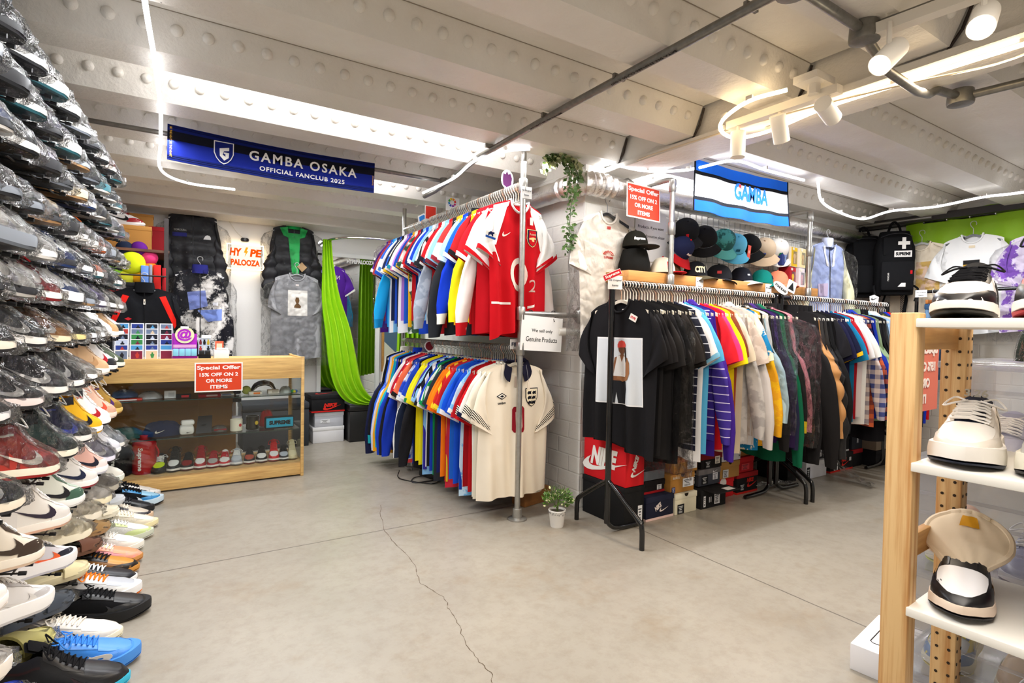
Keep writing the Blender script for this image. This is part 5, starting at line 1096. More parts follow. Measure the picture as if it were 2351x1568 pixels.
def shoebox(label, loc, dims, body, lid=None, rz=0., stickers=(), logo=None, group='stacked shoe boxes', lidh=.035, notch=False, name='shoe_box', cat='box', edge=None):
    """box centred on loc (base), front towards -y, dims (w, d, h); stickers (x, z, w, h, colour) on the front"""
    w, d, h = dims; t = thing(name, label, cat, loc, (0, 0, rz), group)
    ob('body', MB().bbox((0, 0, (h - .002) / 2), (w, d, h - .004), .002), 'card', t, body)
    ob('lid', MB().bbox((0, 0, h - lidh / 2), (w + .006, d + .006, lidh), .002), 'card', t, lid or body)
    if edge: ob('base_stripe', MB().box((0, 0, .008), (w + .002, d + .002, .014)), 'card', t, edge)
    if notch: ob('thumb_hole', MB().poly(disc(.016), lambda u, v, q: (u, -d / 2 - .0035 - q, h - .004 + v * .8), .0008), 'card', t, '241a12') if False else ob('thumb_hole', MB().poly([(.018 * math.cos(a * math.pi / 10), -.02 * math.sin(a * math.pi / 10)) for a in range(11)], lambda u, v, q: (u, -d / 2 - .0034 - q, h - .001 + v), .0008), 'card', t, '241a12')
    for i, (x, z, sw, sh, col) in enumerate(stickers):
        s_ = ob('label_sticker', MB().poly(rect(sw, sh), lambda u, v, q: (x + u, -d / 2 - .0035 - q, z + v), .0008), 'paper', t, col)
        bars = MB(); rr = random.Random(i + int(w * 999)); xx = -sw * .42
        dk = col < 'a'
        for k in range(3): bars.poly(rect(sw * (.75 - .2 * k), sh * .07), lambda u, v, q: (x + u - sw * .05, -d / 2 - .0043 - q, z + v + sh * (.28 - .17 * k)), .0004)
        for k in range(8): bars.poly(rect(sw * .03, sh * .22), lambda u, v, q: (x + u - sw * .3 + k * sw * .07, -d / 2 - .0043 - q, z + v - sh * .3), .0004)
        ob('barcode', bars, 'paper', s_, 'd8d8d8' if dk else '33343a')
    if logo: logo(t, w, d, h)
    return t
def logo_nike(col, W, H, x=0., z=.5, tick=True, face=(R(90), 0, 0), sx=0):
    def f(t, w, d, h):
        letters(t, 'NIKE', W, H, (x, -d / 2 - .0036, h * z), FACE_Y, col, 'card', bold=.05, shear=.25)
        if tick: ob('tick', MB().poly([((a - .5) * W * 1.35, (b - .2) * W * .9) for a, b in SWOOSH], lambda u, v, q: (x + u + W * .1, -d / 2 - .0036 - q, h * z - H * .75 + v), .0008), 'card', t, col)
    return f

def counter():
    x0, x1, y0, y1, H = -.36, .924, 4.358, 4.86, .904; cx, cy = (x0 + x1) / 2, (y0 + y1) / 2; w, d = x1 - x0, y1 - y0
    t = thing('display_counter', 'pale wood and glass display counter with sneakers inside', 'display counter', (cx, cy, 0)); WD = 'e3bd78'
    L = lambda p: Vector(p) - Vector((cx, cy, 0))
    ob('front_panel', MB().bbox(L((cx, y0 + .009, .826)), (w - .04, .018, .156), .002), 'wood', t, WD)
    ob('deck', MB().bbox(L((cx, cy, .885)), (w - .04, d - .04, .016), .002), 'wood', t, WD)
    ob('plinth', MB().bbox(L((cx, y0 + .02, .062)), (w - .04, .018, .10), .002), 'wood', t, WD)
    ob('base_board', MB().bbox(L((cx, cy, .106)), (w - .04, d - .02, .012), .002), 'wood', t, 'd6b37a')
    for x in (x0 + .011, x1 - .011): ob('side_post', MB().bbox(L((x, y0 + .012, .455)), (.022, .024, .905), .002), 'wood', t, WD)
    for x in (x0 + .011, x1 - .011):
        ob('side_top', MB().bbox(L((x, cy, .826)), (.02, d, .156), .002), 'wood', t, WD); ob('side_base', MB().bbox(L((x, cy, .055)), (.02, d, .11), .002), 'wood', t, WD)
        ob('side_back_post', MB().bbox(L((x, y1 - .02, .455)), (.02, .04, .905), .002), 'wood', t, WD)
        ob('side_glass', MB().box(L((x, cy, .43)), (.004, d - .07, .64)), 'glass', t)
    ob('front_glass', MB().box(L((cx, y0 + .012, .43)), (w - .045, .004, .645)), 'glass', t)
    for z in (.618, .357): ob('glass_shelf', MB().box(L((cx, cy - .03, z)), (w - .045, d - .12, .006)), 'glass', t); ob('shelf_edge', MB().box(L((cx, y0 + .033, z)), (w - .045, .003, .006)), 'gloss', t, '1f3a34')
    ob('back_door', MB().bbox(L((-.05, y1 - .015, .46)), (.60, .014, .70), .003), 'wood', t, '8a6228'); ob('back_door', MB().bbox(L((.36, y1 - .002, .46)), (.30, .012, .70), .003), 'wood', t, '9a7032')
    sign('red special offer notice taped on the counter front', 'sign', .30, .205, (.35, y0 - .001, .772), (0, 0, 0), 'd8431f', OFFER(.30, .205), 'f4efe8', 'offer_sign')
    # things on the deck
    t = thing('card_display', 'clear tiered stand filled with football trading cards on the counter', 'display stand', (-.09, 4.44, .893))
    st = MB(); CX = [(-.12, 0), (-.04, 0), (.04, 0), (.12, 0)]
    for k in range(6): st.box((0, .01 + k * .03, .02 + k * .036), (.34, .003, .055)).box((0, .024 + k * .03, .003 + k * .036), (.34, .03, .003))
    for s in (-.17, .17): st.box((s, .085, .1), (.003, .18, .2))
    ob('stand', st, 'clear_plastic', t)
    rnd = random.Random(4); pal = ['2a3f8f', '7c1f3c', '3a8a4c', '6f7f9c', '1d1f2a', 'c8d2e8', 'b83a34', 'e0c9a8', '4f9ad0']
    for k in range(6):
        for i, x in enumerate((-.126, -.042, .042, .126)):
            z = .034 + k * .036; y = .006 + k * .03; c = ob('trading_card', MB().poly(rect(.078, .07 if k == 0 else .066), lambda u, v, q: (x + u, y - q, z + v), .0015), 'paper', t, 'e9ebf0')
            ob('card_picture', MB().poly(rect(.064, .054), lambda u, v, q: (x + u, y - .0016 - q, z + v), .0004), 'paper', c, rnd.choice(pal)); ob('card_figure', MB().poly([(-.006, -.02), (.006, -.02), (.012, .004), (.005, .008), (.004, .018), (-.004, .018), (-.005, .008), (-.012, .004)], lambda u, v, q: (x + u + .004, y - .0022 - q, z + v), .0004), 'paper', c, rnd.choice(pal))
    t = thing('counter_display_box', 'purple counter display box with round sign and pale blue packets', 'display box', (.145, 4.44, .893))
    ob('tray', MB().bbox((0, 0, .012), (.15, .09, .026), .002), 'card', t, '7a1478')
    for i in range(4): ob('packet', MB().bbox((-.054 + i * .036, -.03, .052), (.034, .02, .05), .003), 'plastic', t, '8ad4ee')
    b = ob('backing_card', MB().box((0, .035, .09), (.15, .003, .18)), 'card', t, 'b42ac0')
    rg = ob('round_sign', MB().poly(disc(.058, 32), lambda u, v, q: (u, .028 - q, .17 + v), .003), 'card', t, 'e9e6b8'); letters(rg, '@', .09, .085, (0, .0245, .17), FACE_Y, 'b02ac0', 'card', bold=.04)
    ob('price_strip', MB().box((0, .022, .222), (.05, .001, .018)), 'paper', rg, 'f4f4f2'); ob('picture_strip', MB().box((0, .032, .092), (.14, .002, .022)), 'paper', b, 'f0b0dc')
    t = thing('figure_box', 'small black display box of tiny figures on the counter', 'display box', (.265, 4.44, .893))
    ob('base', MB().bbox((0, 0, .018), (.075, .06, .036), .002), 'card', t, '121214'); ob('backing_card', MB().box((0, .02, .09), (.075, .004, .12)), 'card', t, 'c8d4e4')
    for i in range(6): ob('printed_figure', MB().poly([(-.007, -.018), (.007, -.018), (.009, .004), (.005, .006), (.006, .018), (-.006, .018), (-.005, .006), (-.009, .004)], lambda u, v, q: (u - .024 + (i % 3) * .024, .0175 - q, v + .075 + (i // 3) * .046), .001), 'paper', t, ['b03a3a', 'e8e4e0', '2a2c34', '7a2a34', '17181c', 'c8a830'][i])
    for s in (-.018, .018): ob('packet', MB().bbox((s, -.028, .05), (.034, .01, .03), .002), 'plastic', t, '1b1b1e')
    ob('price_strip', MB().box((.012, .01, .16), (.06, .001, .024)), 'paper', t, 'f4f4f2')
    t = thing('card_box', 'small white box on the counter beside the tiny figures', 'box', (.37, 4.45, .893)); ob('body', MB().bbox((0, 0, .033), (.095, .06, .066), .002), 'card', t, 'f2f2f0'); ob('slip', MB().box((.006, -.004, .074), (.07, .05, .01)), 'paper', t, 'fbfbfa')
    t = thing('swing_tag', 'orange cardboard tag with barcode standing on the counter', 'tag', (.37, 4.60, .975)); ob('card', MB().box((0, 0, 0), (.055, .002, .085)), 'card', t, 'ee6a4c'); ob('barcode', MB().box((0, -.0015, .0), (.036, .001, .05)), 'paper', t, 'e0d6c0'); ob('wire_foot', MB().tube([(0, 0, .0), (0, .006, -.082)], .002, 5), 'metal', t, 'c8c8c8')
    # small shoes on the bottom board, facing the glass
    F = -math.pi / 2; K = dict
    lo = [(.02, 'low', K(upper='1b1b1d', over='1b1b1d', toe='c8e01e', sole='161618', mark='d4e824'), 'black and lime trainer', .85),
          (.105, 'high', K(upper='17181a', over='1b1c1e', toe='eceae6', sole='eeeae4', mark='e8e6e2', lace='17181a'), 'black sneaker with white toe box', .8),
          (.185, 'low', K(upper='1a1b1d', over='1d1d20', toe='8a1c20', sole='efece6', mark='8a1c20', lace='17181a', out='8a1c20'), 'black sneaker with dark red toe box', .8),
          (.265, 'high', K(upper='a01820', over='a41a22', toe='eeeae6', sole='f0ece8', mark='eeeae6', lace='a01820', out='a01820'), 'dark red high-top with white toe box', .76),
          (.345, 'low', K(upper='a01c24', over='ac1e28', toe='b4b0ac', sole='f0ece8', mark='b4b0ac', lace='b0202a', out='9c1820'), 'dark red sneaker with grey toe box', .76),
          (.42, 'low', K(upper='eeeae6', over='c01c28', toe='f0ece8', sole='f2efeb', mark='c01c28', lace='c82430', out='b01c26'), 'red and white sneaker', .76),
          (.50, 'low', K(upper='b8bac0', over='a8aab2', toe='c4c8d0', sole='eeeef0', mark='d8d8dc'), 'pale grey sneaker with white laces', .78),
          (.585, 'low', K(upper='26262a', over='1f1f23', toe='b04430', sole='eee9e4', mark='8c2c24', lace='1f1f23', out='b0503c'), 'black sneaker with rust toe', .76),
          (.67, 'low', K(upper='19191b', over='1b1b1e', toe='efece8', sole='efece8', mark='efece8', lace='1a1a1c', out='7c1c22'), 'black and white sneaker with tall tongue', .78),
          (.755, 'high', K(upper='c81e26', over='d02028', toe='f0ecea', sole='f2efec', mark='f0ecea', lace='d42028'), 'bright red high-top with white toe', .76),
          (.825, 'low', K(upper='1d2026', over='202329', toe='b4bcc8', sole='e8e8ea', mark='c8ccd4', lace='1b1d22'), 'charcoal sneaker with grey toe', .74),
          (.885, 'high', K(upper='dccfa4', over='dccfa4', toe='e2d6ae', sole='e4d8b2', mark='d4c698', lace='e6dcb8'), 'small cream high-top', .7)]
    for x, kd, c, w, s in lo: shoe(kd, c, (x - .0, 4.42 + .295 * s, .113), (0, 0, F + R(-8)), '%s on the bottom of the glass counter' % w, group='sneakers in the glass counter', scale=s)
    def bag(label, x, y, r, h, col, word):
        t = thing('cylinder_bag', label, 'bag', (x, y, .113)); ob('body', MB().lathe([(r * .9, 0), (r, .012), (r, h * .8), (r * .92, h * .86), (r * .6, h * .93)], 28), 'sheen_fabric', t, col)
        ob('drawn_neck', MB().lathe([(r * .6, h * .92), (r * .45, h * .96), (r * .55, h * 1.05)], 20), 'sheen_fabric', t, col); ob('strap', MB().tube(smooth_path([(r * .9, -.03, h * .75), (r * 1.15, -.06, h * .6), (r * 1.1, -.05, h * .45)]), .006, 6), 'fabric', t, col)
        me = text_mesh(word, h * .62, h * .15, .03).copy()
        for v in me.vertices:
            a = -math.pi / 2 - .35 + v.co.y / r; v.co = ((r + .001 + v.co.z) * math.cos(a), (r + .001 + v.co.z) * math.sin(a), h * .42 - v.co.x)
        ob('lettering', me, 'paper', t, 'efece8')
    bag('black drum bag standing at the left of the glass counter', -.235, 4.52, .075, .24, '131316', 'Supreme'); bag('red drum bag standing at the left of the glass counter', -.09, 4.53, .072, .25, 'b0141c', 'Supreme')
    # middle shelf
    Zm = .361
    def simple(name, label, cat, loc, parts, rz=0, group=None):
        t = thing(name, label, cat, loc, (0, 0, rz), group)
        for p in parts: ob(p[0], p[1], p[2], t, p[3])
        return t
    def lump(w, d, h, seed): 
        r = random.Random(seed); mb = MB(); rings = []
        for i in range(7):
            a = math.pi * i / 12; rings.append([(w / 2 * math.cos(k * math.tau / 18) * (math.cos(a) ** .6 + .02) * (1 + .08 * math.sin(k * 3 + i + seed)), d / 2 * math.sin(k * math.tau / 18) * (math.cos(a) ** .6 + .02), h * math.sin(a) * (1 + .1 * math.sin(k * 2 + seed))) for k in range(18)])
        return mb.loft(rings)
    simple('baseball_cap', 'navy folded cap lying on the middle glass shelf', 'cap', (.02, 4.55, Zm), [('crown', lump(.24, .16, .09, 2), 'fabric', '1a2340'), ('tick', MB().poly([((a - .5) * .06, (b - .2) * .05) for a, b in SWOOSH], lambda u, v, q: (u - .02, -.08 - q, .035 + v), .002), 'fabric', 'e8e2d4')])
    simple('teal_packet', 'teal shirt in plastic on the middle glass shelf', 'packet', (-.2, 4.55, Zm), [('bundle', lump(.2, .18, .06, 5), 'fabric', '2c5a56'), ('plastic_wrap', lump(.21, .19, .068, 5), 'bag_film', 'ffffff')])
    simple('sock_pack', 'folded white socks on the middle glass shelf', 'socks', (.16, 4.52, Zm), [('fold', MB().bbox((0, 0, .03), (.09, .11, .06), .018), 'fabric', 'e6e2da'), ('top_fold', MB().bbox((.008, .03, .075), (.085, .06, .035), .014), 'fabric', 'eeeae4'), ('tick', MB().poly([((a - .5) * .03, (b - .2) * .024) for a, b in SWOOSH], lambda u, v, q: (u + .012, -.056 - q, .018 + v), .001), 'fabric', '1a1a1c')])
    simple('wallet_pouch', 'flat black pouch leaning on the middle glass shelf', 'pouch', (.265, 4.54, Zm), [('pouch', MB().add([(-.05, -.05, .0), (.05, -.05, .0), (.06, .04, .11), (-.03, .04, .11), (-.05, -.042, .0), (.05, -.042, .0), (.06, .048, .11), (-.03, .048, .11)], [(0, 1, 2, 3), (4, 7, 6, 5), (0, 4, 5, 1), (1, 5, 6, 2), (2, 6, 7, 3), (3, 7, 4, 0)]), 'leather', '17171a'), ('tab', MB().box((.0, -.02, .06), (.03, .004, .008)), 'fabric', '2b2b30')])
    simple('grey_packet', 'clear packet with red strip on the middle glass shelf', 'packet', (.37, 4.54, Zm), [('contents', lump(.1, .12, .03, 3), 'fabric', '6f6a64'), ('strip', MB().box((.0, -.05, .016), (.08, .008, .01)), 'card', '8c1c24'), ('plastic_wrap', lump(.108, .128, .04, 3), 'bag_film', 'ffffff')])
    cup = lambda r, h: MB().lathe([(r * .9, 0), (r, .004), (r, h), (r * .9, h), (r * .88, .01)], 28, caps=True)
    simple('mug', 'cream mug with small print on the middle glass shelf', 'mug', (.475, 4.49, Zm), [('cup', cup(.042, .085), 'gloss', 'efe8d2'), ('print', MB().poly(disc(.012), lambda u, v, q: (.022 + u * .8, -.037 - q + u * .3, .045 + v), .001), 'paper', 'b83030')])
    simple('mug', 'black mug with yellow flower print on the middle glass shelf', 'mug', (.585, 4.51, Zm), [('cup', cup(.044, .10), 'gloss', '17150f'), ('print', MB().poly([(math.cos(k * math.tau / 24) * (.012 + .006 * (k % 2)), math.sin(k * math.tau / 24) * (.012 + .006 * (k % 2))) for k in range(24)], lambda u, v, q: (.024 + u * .8, -.038 - q + u * .3, .05 + v), .001), 'paper', 'd4b428')])
    b = simple('drinks_bottle', 'clear sports bottle with black cap on the middle shelf', 'bottle', (.49, 4.60, Zm), [('body', MB().lathe([(.03, 0), (.034, .006), (.034, .10), (.03, .12), (.034, .135), (.034, .18), (.022, .20)], 24), 'clear_plastic', 'ffffff'), ('label_band', MB().lathe([(.0345, .03), (.0345, .09)], 24, caps=False), 'paper', 'cfc8d2'), ('cap', MB().lathe([(.03, .2), (.03, .225), (.014, .23), (.014, .25)], 20), 'plastic', '1a1a1c')])
    letters(b, 'VHS', .05, .03, (0, -.036, .065), FACE_Y, '20242c', 'paper', bold=.04)
    b = simple('pencil_case', 'turquoise case with black lettering on the middle shelf', 'case', (.765, 4.46, Zm), [('case', MB().bbox((0, 0, .047), (.205, .05, .092), .012), 'fabric', '1b1d20'), ('front_panel', MB().bbox((0, -.025, .048), (.19, .006, .07), .003), 'fabric', '2aa6c8')])
    letters(b, 'SUPREME', .15, .032, (0, -.029, .048), FACE_Y, '14181c', 'fabric', bold=.06)
    simple('red_packet', 'red shirt in plastic behind the turquoise case', 'packet', (.70, 4.62, Zm), [('bundle', lump(.1, .1, .11, 8), 'fabric', 'b01c22'), ('plastic_wrap', lump(.11, .11, .118, 8), 'bag_film', 'ffffff')])
    # top shelf
    Zt = .622
    for i, (x, y, w, d, h, c, lab) in enumerate([(-.2, 4.52, .2, .16, .012, 'c83a30', 'flat red and white packet lowest on the top glass shelf'), (.06, 4.52, .07, .06, .05, 'e8e8ea', 'white card packet on the top glass shelf'), (.14, 4.49, .09, .05, .025, '1a1a1c', 'small black box on the top glass shelf'), (.30, 4.50, .14, .08, .02, 'c01c30', 'red ribbon packet on the top glass shelf'), (.40, 4.53, .12, .07, .015, 'e8ecf0', 'white sticker packet on the top glass shelf'), (.60, 4.50, .09, .06, .022, 'e6e0d0', 'cream box with orange knife on the top glass shelf'), (.73, 4.52, .08, .06, .028, 'eae4d8', 'beige ring box on the top glass shelf')]):
        t = thing('packet', lab, 'packet', (x, y, Zt)); ob('body', MB().bbox((0, 0, h / 2), (w, d, h), .003), 'card', t, c); ob('label_sticker', MB().box((w * .1, -d / 2 - .0005, h * .5), (w * .5, .001, h * .6)), 'paper', t, ['eeeeee', 'c8c8cc', 'b8232c', 'f0d0d0', '8898c0', 'e07a30', 'c8c0b0'][i])
    for i, (x, y, z, c, lab) in enumerate([(-.2, 4.52, Zt + .02, '4a6a9c', 'blue plastic packet on a pile at the left of the top shelf'), (-.06, 4.54, Zt, 'd8d8dc', 'silver plastic packet beside the pile on the top shelf'), (.82, 4.53, Zt, 'e0e8e4', 'pastel charm packet on the top glass shelf')]):
        simple('packet', lab, 'packet', (x, y, z), [('bundle', lump(.14 if i < 2 else .08, .1, .04, i), 'fabric', c), ('plastic_wrap', lump(.15 if i < 2 else .086, .11, .048, i), 'bag_film', 'ffffff')])
    simple('key_charm', 'green and blue plastic charm at the right of the top shelf', 'charm', (.875, 4.48, Zt), [('bead', MB().sphere((-.012, 0, .014), .014), 'plastic', '2a9a4a'), ('bead', MB().sphere((.012, 0, .013), .013), 'plastic', '2a6ac8'), ('bead', MB().sphere((0, -.012, .012), .011), 'plastic', 'd8d020')])
    simple('tennis_ball', 'yellow-green tennis ball on the top glass shelf', 'ball', (.545, 4.53, Zt), [('ball', MB().sphere((0, 0, .032), .032, 20, 14), 'knit', 'cfdc6a')])
    simple('goggles', 'black goggles with white and red frame on the top shelf', 'goggles', (.675, 4.62, Zt), [('lens', MB().tube(smooth_path([(-.08, 0, .02), (-.05, -.02, .06), (0, -.03, .075), (.05, -.02, .06), (.08, 0, .02)]), [.012, .014, .016, .018, .019, .02, .02, .02, .021, .022, .022, .022, .022, .021, .02, .02, .02, .019, .018, .017, .016, .014, .013, .012, .012][:25], 10), 'gloss', '141416'), ('frame', MB().tube(smooth_path([(-.07, -.016, .02), (-.045, -.036, .055), (0, -.047, .062), (.045, -.036, .055), (.07, -.016, .02)]), .004, 6), 'plastic', 'e8e4e0'), ('strap', MB().tube(smooth_path([(-.08, .01, .02), (-.095, .03, .012), (-.1, .05, .01)]), .008, 6), 'fabric', 'a81c20')])
    simple('drink_can', 'dark can with white print on the top glass shelf', 'can', (.49, 4.60, Zt), [('can', MB().lathe([(.024, 0), (.027, .006), (.027, .105), (.022, .115)], 22), 'metal', '1c2034'), ('print', MB().poly(disc(.014), lambda u, v, q: (u, -.0272 - q, .055 + v), .0008), 'paper', 'dcdce0')])
counter()

def back_wall():
    rnd = random.Random(21)
    # mirror, ottomans, boxes
    t = thing('wall_mirror', 'tall white-framed mirror standing on the back wall behind the curtain', 'mirror', (1.69, 5.87, 1.14))
    ob('glass', MB().box((0, 0, 0), (.58, .01, 1.46)), 'mirror', t)
    fr = MB().box((0, -.008, -.745), (.66, .03, .04)).box((0, -.008, .745), (.66, .03, .04)).box((-.31, -.008, 0), (.04, .03, 1.5)).box((.31, -.008, 0), (.04, .03, 1.5)); ob('frame', fr, 'paint', t, 'ecebe8')
    letters(t, 'HYPEPALOOZA', .30, .045, (.12, -.0062, .69), FACE_Y, 'f2f0ec', 'paper', bold=.05)
    def ottoman(label, x0, x1, y0, y1, h, col, m):
        t = thing('storage_ottoman', label, 'ottoman', ((x0 + x1) / 2, (y0 + y1) / 2, 0)); w, d = x1 - x0, y1 - y0
        ob('body', MB().bbox((0, 0, (h - .07) / 2), (w - .01, d - .01, h - .07), .006), m, t, col); ob('lid', MB().bbox((0, 0, h - .035), (w, d, .068), .018), m, t, col)
    ottoman('dark grey fabric storage ottoman behind the glass counter', .62, 1.20, 5.42, 5.80, .42, '3a3d42', 'fabric')
    ottoman('black leather storage ottoman below the mirror', 1.565, 2.12, 5.38, 5.80, .37, '141416', 'leather')
    def nk(t, w, d, h):
        logo_nike('d8281c', .13, .035, .02, .42)(t, w, d, h); ob('lid_mark', MB().poly([((a - .5) * .2, (b - .2) * .22) for a, b in SWOOSH], lambda u, v, q: (u, v, h + .001 + q), .0008), 'card', t, 'd8281c')
    shoebox('black shoe box with red word and tick on two white boxes', (1.385, 5.62, .302), (.315, .30, .165), '161618', '18181a', logo=nk, edge='c8201c')
    shoebox('light grey shoe box in the middle of the stack by the ottoman', (1.40, 5.63, .157), (.275, .28, .140), 'cdd0d8', 'd4d6dc', stickers=[(-.04, .055, .09, .035, 'eef0f2')])
    shoebox('white shoe box lowest in the stack by the ottoman', (1.395, 5.64, 0), (.295, .30, .155), 'eeeef0', 'f2f2f2')
    # curtains on a bent chrome rod
    t = thing('curtain_rod', 'curved chrome curtain rod in front of the mirror', 'curtain rod', (1.40, 5.88, 1.99)); O = Vector((1.40, 5.88, 1.99))
    ob('rod', MB().tube([Vector(p) - O for p in smooth_path([(1.40, 5.89, 1.99), (1.40, 5.62, 1.99), (1.46, 5.38, 1.99), (1.62, 5.24, 1.99), (1.9, 5.2, 1.99), (2.27, 5.2, 1.99)])], .0125, 10), 'chrome', t); ob('wall_flange', MB().tube([(0, .0, 0), (0, .015, 0)], .03, 16), 'chrome', t)
    def curtain(label, rows, pleats, col):
        t = thing('curtain', label, 'curtain', rows[0][:3]); o = Vector(rows[0][:3]); g = []
        rr = smooth_path([(r[0], r[1], r[2]) for r in rows], 5); ww = smooth_path([(r[3], r[4], 0) for r in rows], 5)
        for i, (c, w) in enumerate(zip(rr, ww)):
            row = []
            for k in range(pleats * 8 + 1):
                u = k / (pleats * 8) * 2 - 1; a = w.y * math.sin(u * math.pi * pleats + .3 * math.sin(i * .3)) ; row.append(Vector(c) - o + Vector((u * w.x / 2, a - .1 * u * w.x, .02 * u * (i > 4))))
            g.append(row)
        mb = MB().grid(g); mb.grid([[p + Vector((0, .004, 0)) for p in r] for r in g], flip=True); ob('fabric_panel', mb, 'sheen_fabric', t, col)
        ob('gathered_top', MB().grid([[p + Vector((0, -.003, dz)) for p in g[0]] for dz in (-.05, .0, .02)]), 'sheen_fabric', t, col)
    curtain('lime green curtain tied back, its hem lying on the black ottoman', [(1.385, 5.58, 1.975, .08, .018), (1.395, 5.56, 1.7, .11, .02), (1.42, 5.54, 1.4, .17, .022), (1.475, 5.50, 1.1, .23, .024), (1.515, 5.46, .8, .26, .026), (1.56, 5.42, .58, .25, .03), (1.63, 5.39, .45, .24, .03), (1.72, 5.365, .395, .22, .02), (1.80, 5.345, .382, .14, .008)], 4, '8fc417')
    curtain('lime green curtain hanging straight at the far side of the mirror', [(2.10, 5.2, 1.985, .20, .022), (2.10, 5.2, 1.5, .22, .024), (2.10, 5.2, 1.0, .23, .026), (2.09, 5.2, .56, .24, .03)], 5, '86bb16')
    # neon sign and camera
    t = thing('neon_sign', 'glowing white sign with orange letters on the back wall', 'sign', (.69, 5.865, 1.79))
    ob('acrylic_panel', MB().bbox((0, 0, 0), (.31, .012, .225), .006), 'sign_light', t); ob('edge_tube', MB().tube([(-.158, -.0, -.115), (.158, 0, -.115), (.158, 0, .115), (-.158, 0, .115)], .006, 8, closed=True), 'led_warm', t)
    letters(t, 'HY', .105, .075, (-.085, -.0075, .042), FACE_Y, 'ffffff', 'sign_red', bold=.05, shear=.12); letters(t, 'PE', .105, .075, (.09, -.0075, .042), FACE_Y, 'ffffff', 'sign_red', bold=.05, shear=.12) 
    ob('lightning_bolt', MB().poly([(-.012, .0), (.006, .05), (.026, .05), (.012, .015), (.026, .015), (-.006, -.045), (.004, -.004)], lambda u, v, q: (u - .003, -.008 - q, .042 + v), .002), 'sign_yellow', t)
    letters(t, 'PALOOZA', .255, .06, (0, -.0075, -.055), FACE_Y, 'ffffff', 'sign_red', bold=.05)
    t = thing('security_camera', 'small black camera on the back wall above the glowing sign', 'camera', (.685, 5.875, 1.955)); ob('shell', MB().bbox((0, 0, 0), (.075, .04, .04), .018), 'plastic', t, '161618'); ob('lens', MB().tube([(0, -.02, 0), (0, -.026, 0)], .012, 14), 'gloss', t, '050506')
    tag(ob('wire', MB().tube(smooth_path([(.55, 5.885, 2.12), (.62, 5.89, 2.02), (.68, 5.89, 1.97)]), .0025, 5), 'plastic', None, 'd8d2c4'), 'thin pale wire running down to the wall camera', 'wire')
    # clothes on the wall
    def on_wall(name, kind, label, loc, cols, after=None, hg=True, cat='jacket', **kw):
        t, c = garment(name, kind, kw.pop('seed', 3), cols, loc, kw.pop('rz', 0), label, cat, None, **kw)
        if after: after(t, c)
        if hg: hanger(loc, 0, 'hanger holding the %s' % label.split(' in ')[0].split(' hung')[0], None, 'cfd0d2', 'b8b8b8', 'tube')
        return t, c
    def cordura(t, c):
        ob('lettering', c.wrap(text_mesh('CORDURA', .10, .018, .03), -.10, -.26, .006), 'fabric', t, 'd8d6d2'); ob('chest_patch', c.patch([(-.16, -.285), (-.05, -.285), (-.05, -.32), (-.16, -.32)], 3, .006), 'fabric', t, '2a2c6a'); ob('dome_mark', c.wrap(flat([(-.03, -.02), (.03, -.02), (.03, .0), (.02, .016), (.0, .02), (-.015, .01)]).mesh('dome_mark', 0), .11, -.31, .006), 'fabric', t, 'd4d4d2')
    on_wall('puffer_jacket', 'puffer', 'large black quilted jacket in clear plastic hung high on back wall', (.25, 5.80, 2.24), dict(body='17161a', sleeve='19181c'), cordura, m='sheen_fabric', bag=True, L=1.05, sw=.19, bw=.23, spread=.1)
    def blue(t, c): ob('chest_panel', c.patch([(-.1, -.30), (.04, -.28), (.06, -.42), (-.08, -.46)], 6, .003), 'sheen_fabric', t, '8090d0'); ob('chest_panel', c.patch([(-.02, -.46), (.2, -.44), (.2, -.54), (.06, -.56)], 6, .003), 'sheen_fabric', t, '7c94d8'); ob('dome_mark', c.wrap(flat(rect(.04, .03)).mesh('dome_mark', 0), .12, -.40, .005), 'fabric', t, 'e8e8ee')
    on_wall('mountain_jacket', 'jacket', 'jacket with mountain photo pattern in clear plastic hung below the black one', (.30, 5.66, 1.72), dict(body='e6e2dc', sleeve='e0dcd8', trim='2a2c78'), blue, m='mountain', sm='mountain', second='16161e', bag=True, L=.92, sw=.18, bw=.215, spread=.1)
    def gpanel(t, c): ob('front_panel', c.patch([(-.06, -.17), (.055, -.17), (.04, -.62), (-.02, -.56)], 8, .006), 'sheen_fabric', t, '18a04a'); ob('shoulder_yoke', c.patch([(-.13, -.125), (-.06, -.11), (-.05, -.22), (-.10, -.2)], 4, .006), 'sheen_fabric', t, '1aa44c'); ob('shoulder_yoke', c.patch([(.06, -.11), (.13, -.125), (.10, -.2), (.05, -.22)], 4, .006), 'sheen_fabric', t, '1aa44c'); ob('swing_tag', c.wrap(flat([(-.05, 0), (0, .05), (.05, 0), (0, -.05)]).mesh('swing_tag', 0), .07, -.5, .02), 'card', t, 'b0906a')
    on_wall('puffer_jacket', 'puffer', 'black jacket with green front in clear plastic above the grey shirt', (1.115, 5.80, 2.22), dict(body='1b1a1d', sleeve='1d1c1f', trim='1aa44c'), gpanel, m='sheen_fabric', bag=True, L=.8, seed=1, sw=.19, bw=.22, spread=.1)
    def baby(t, c):
        p = ob('printed_panel', c.patch([(-.085, -.25), (.095, -.25), (.095, -.50), (-.085, -.50)], 5, .003), 'paper', t, 'f0ece4'); ob('printed_figure', c.wrap(flat([(-.03, -.05), (.03, -.055), (.035, -.035), (.012, -.01), (.02, .02), (.012, .05), (-.012, .05), (-.02, .02), (-.01, -.01), (-.025, -.03)]).mesh('printed_figure', 0), .0, -.37, .005), 'paper', p, '6a4a24')
        ob('neck_label', c.wrap(flat(rect(.03, .018)).mesh('neck_label', 0), 0, -.2, .003), 'paper', t, 'eee4e0')
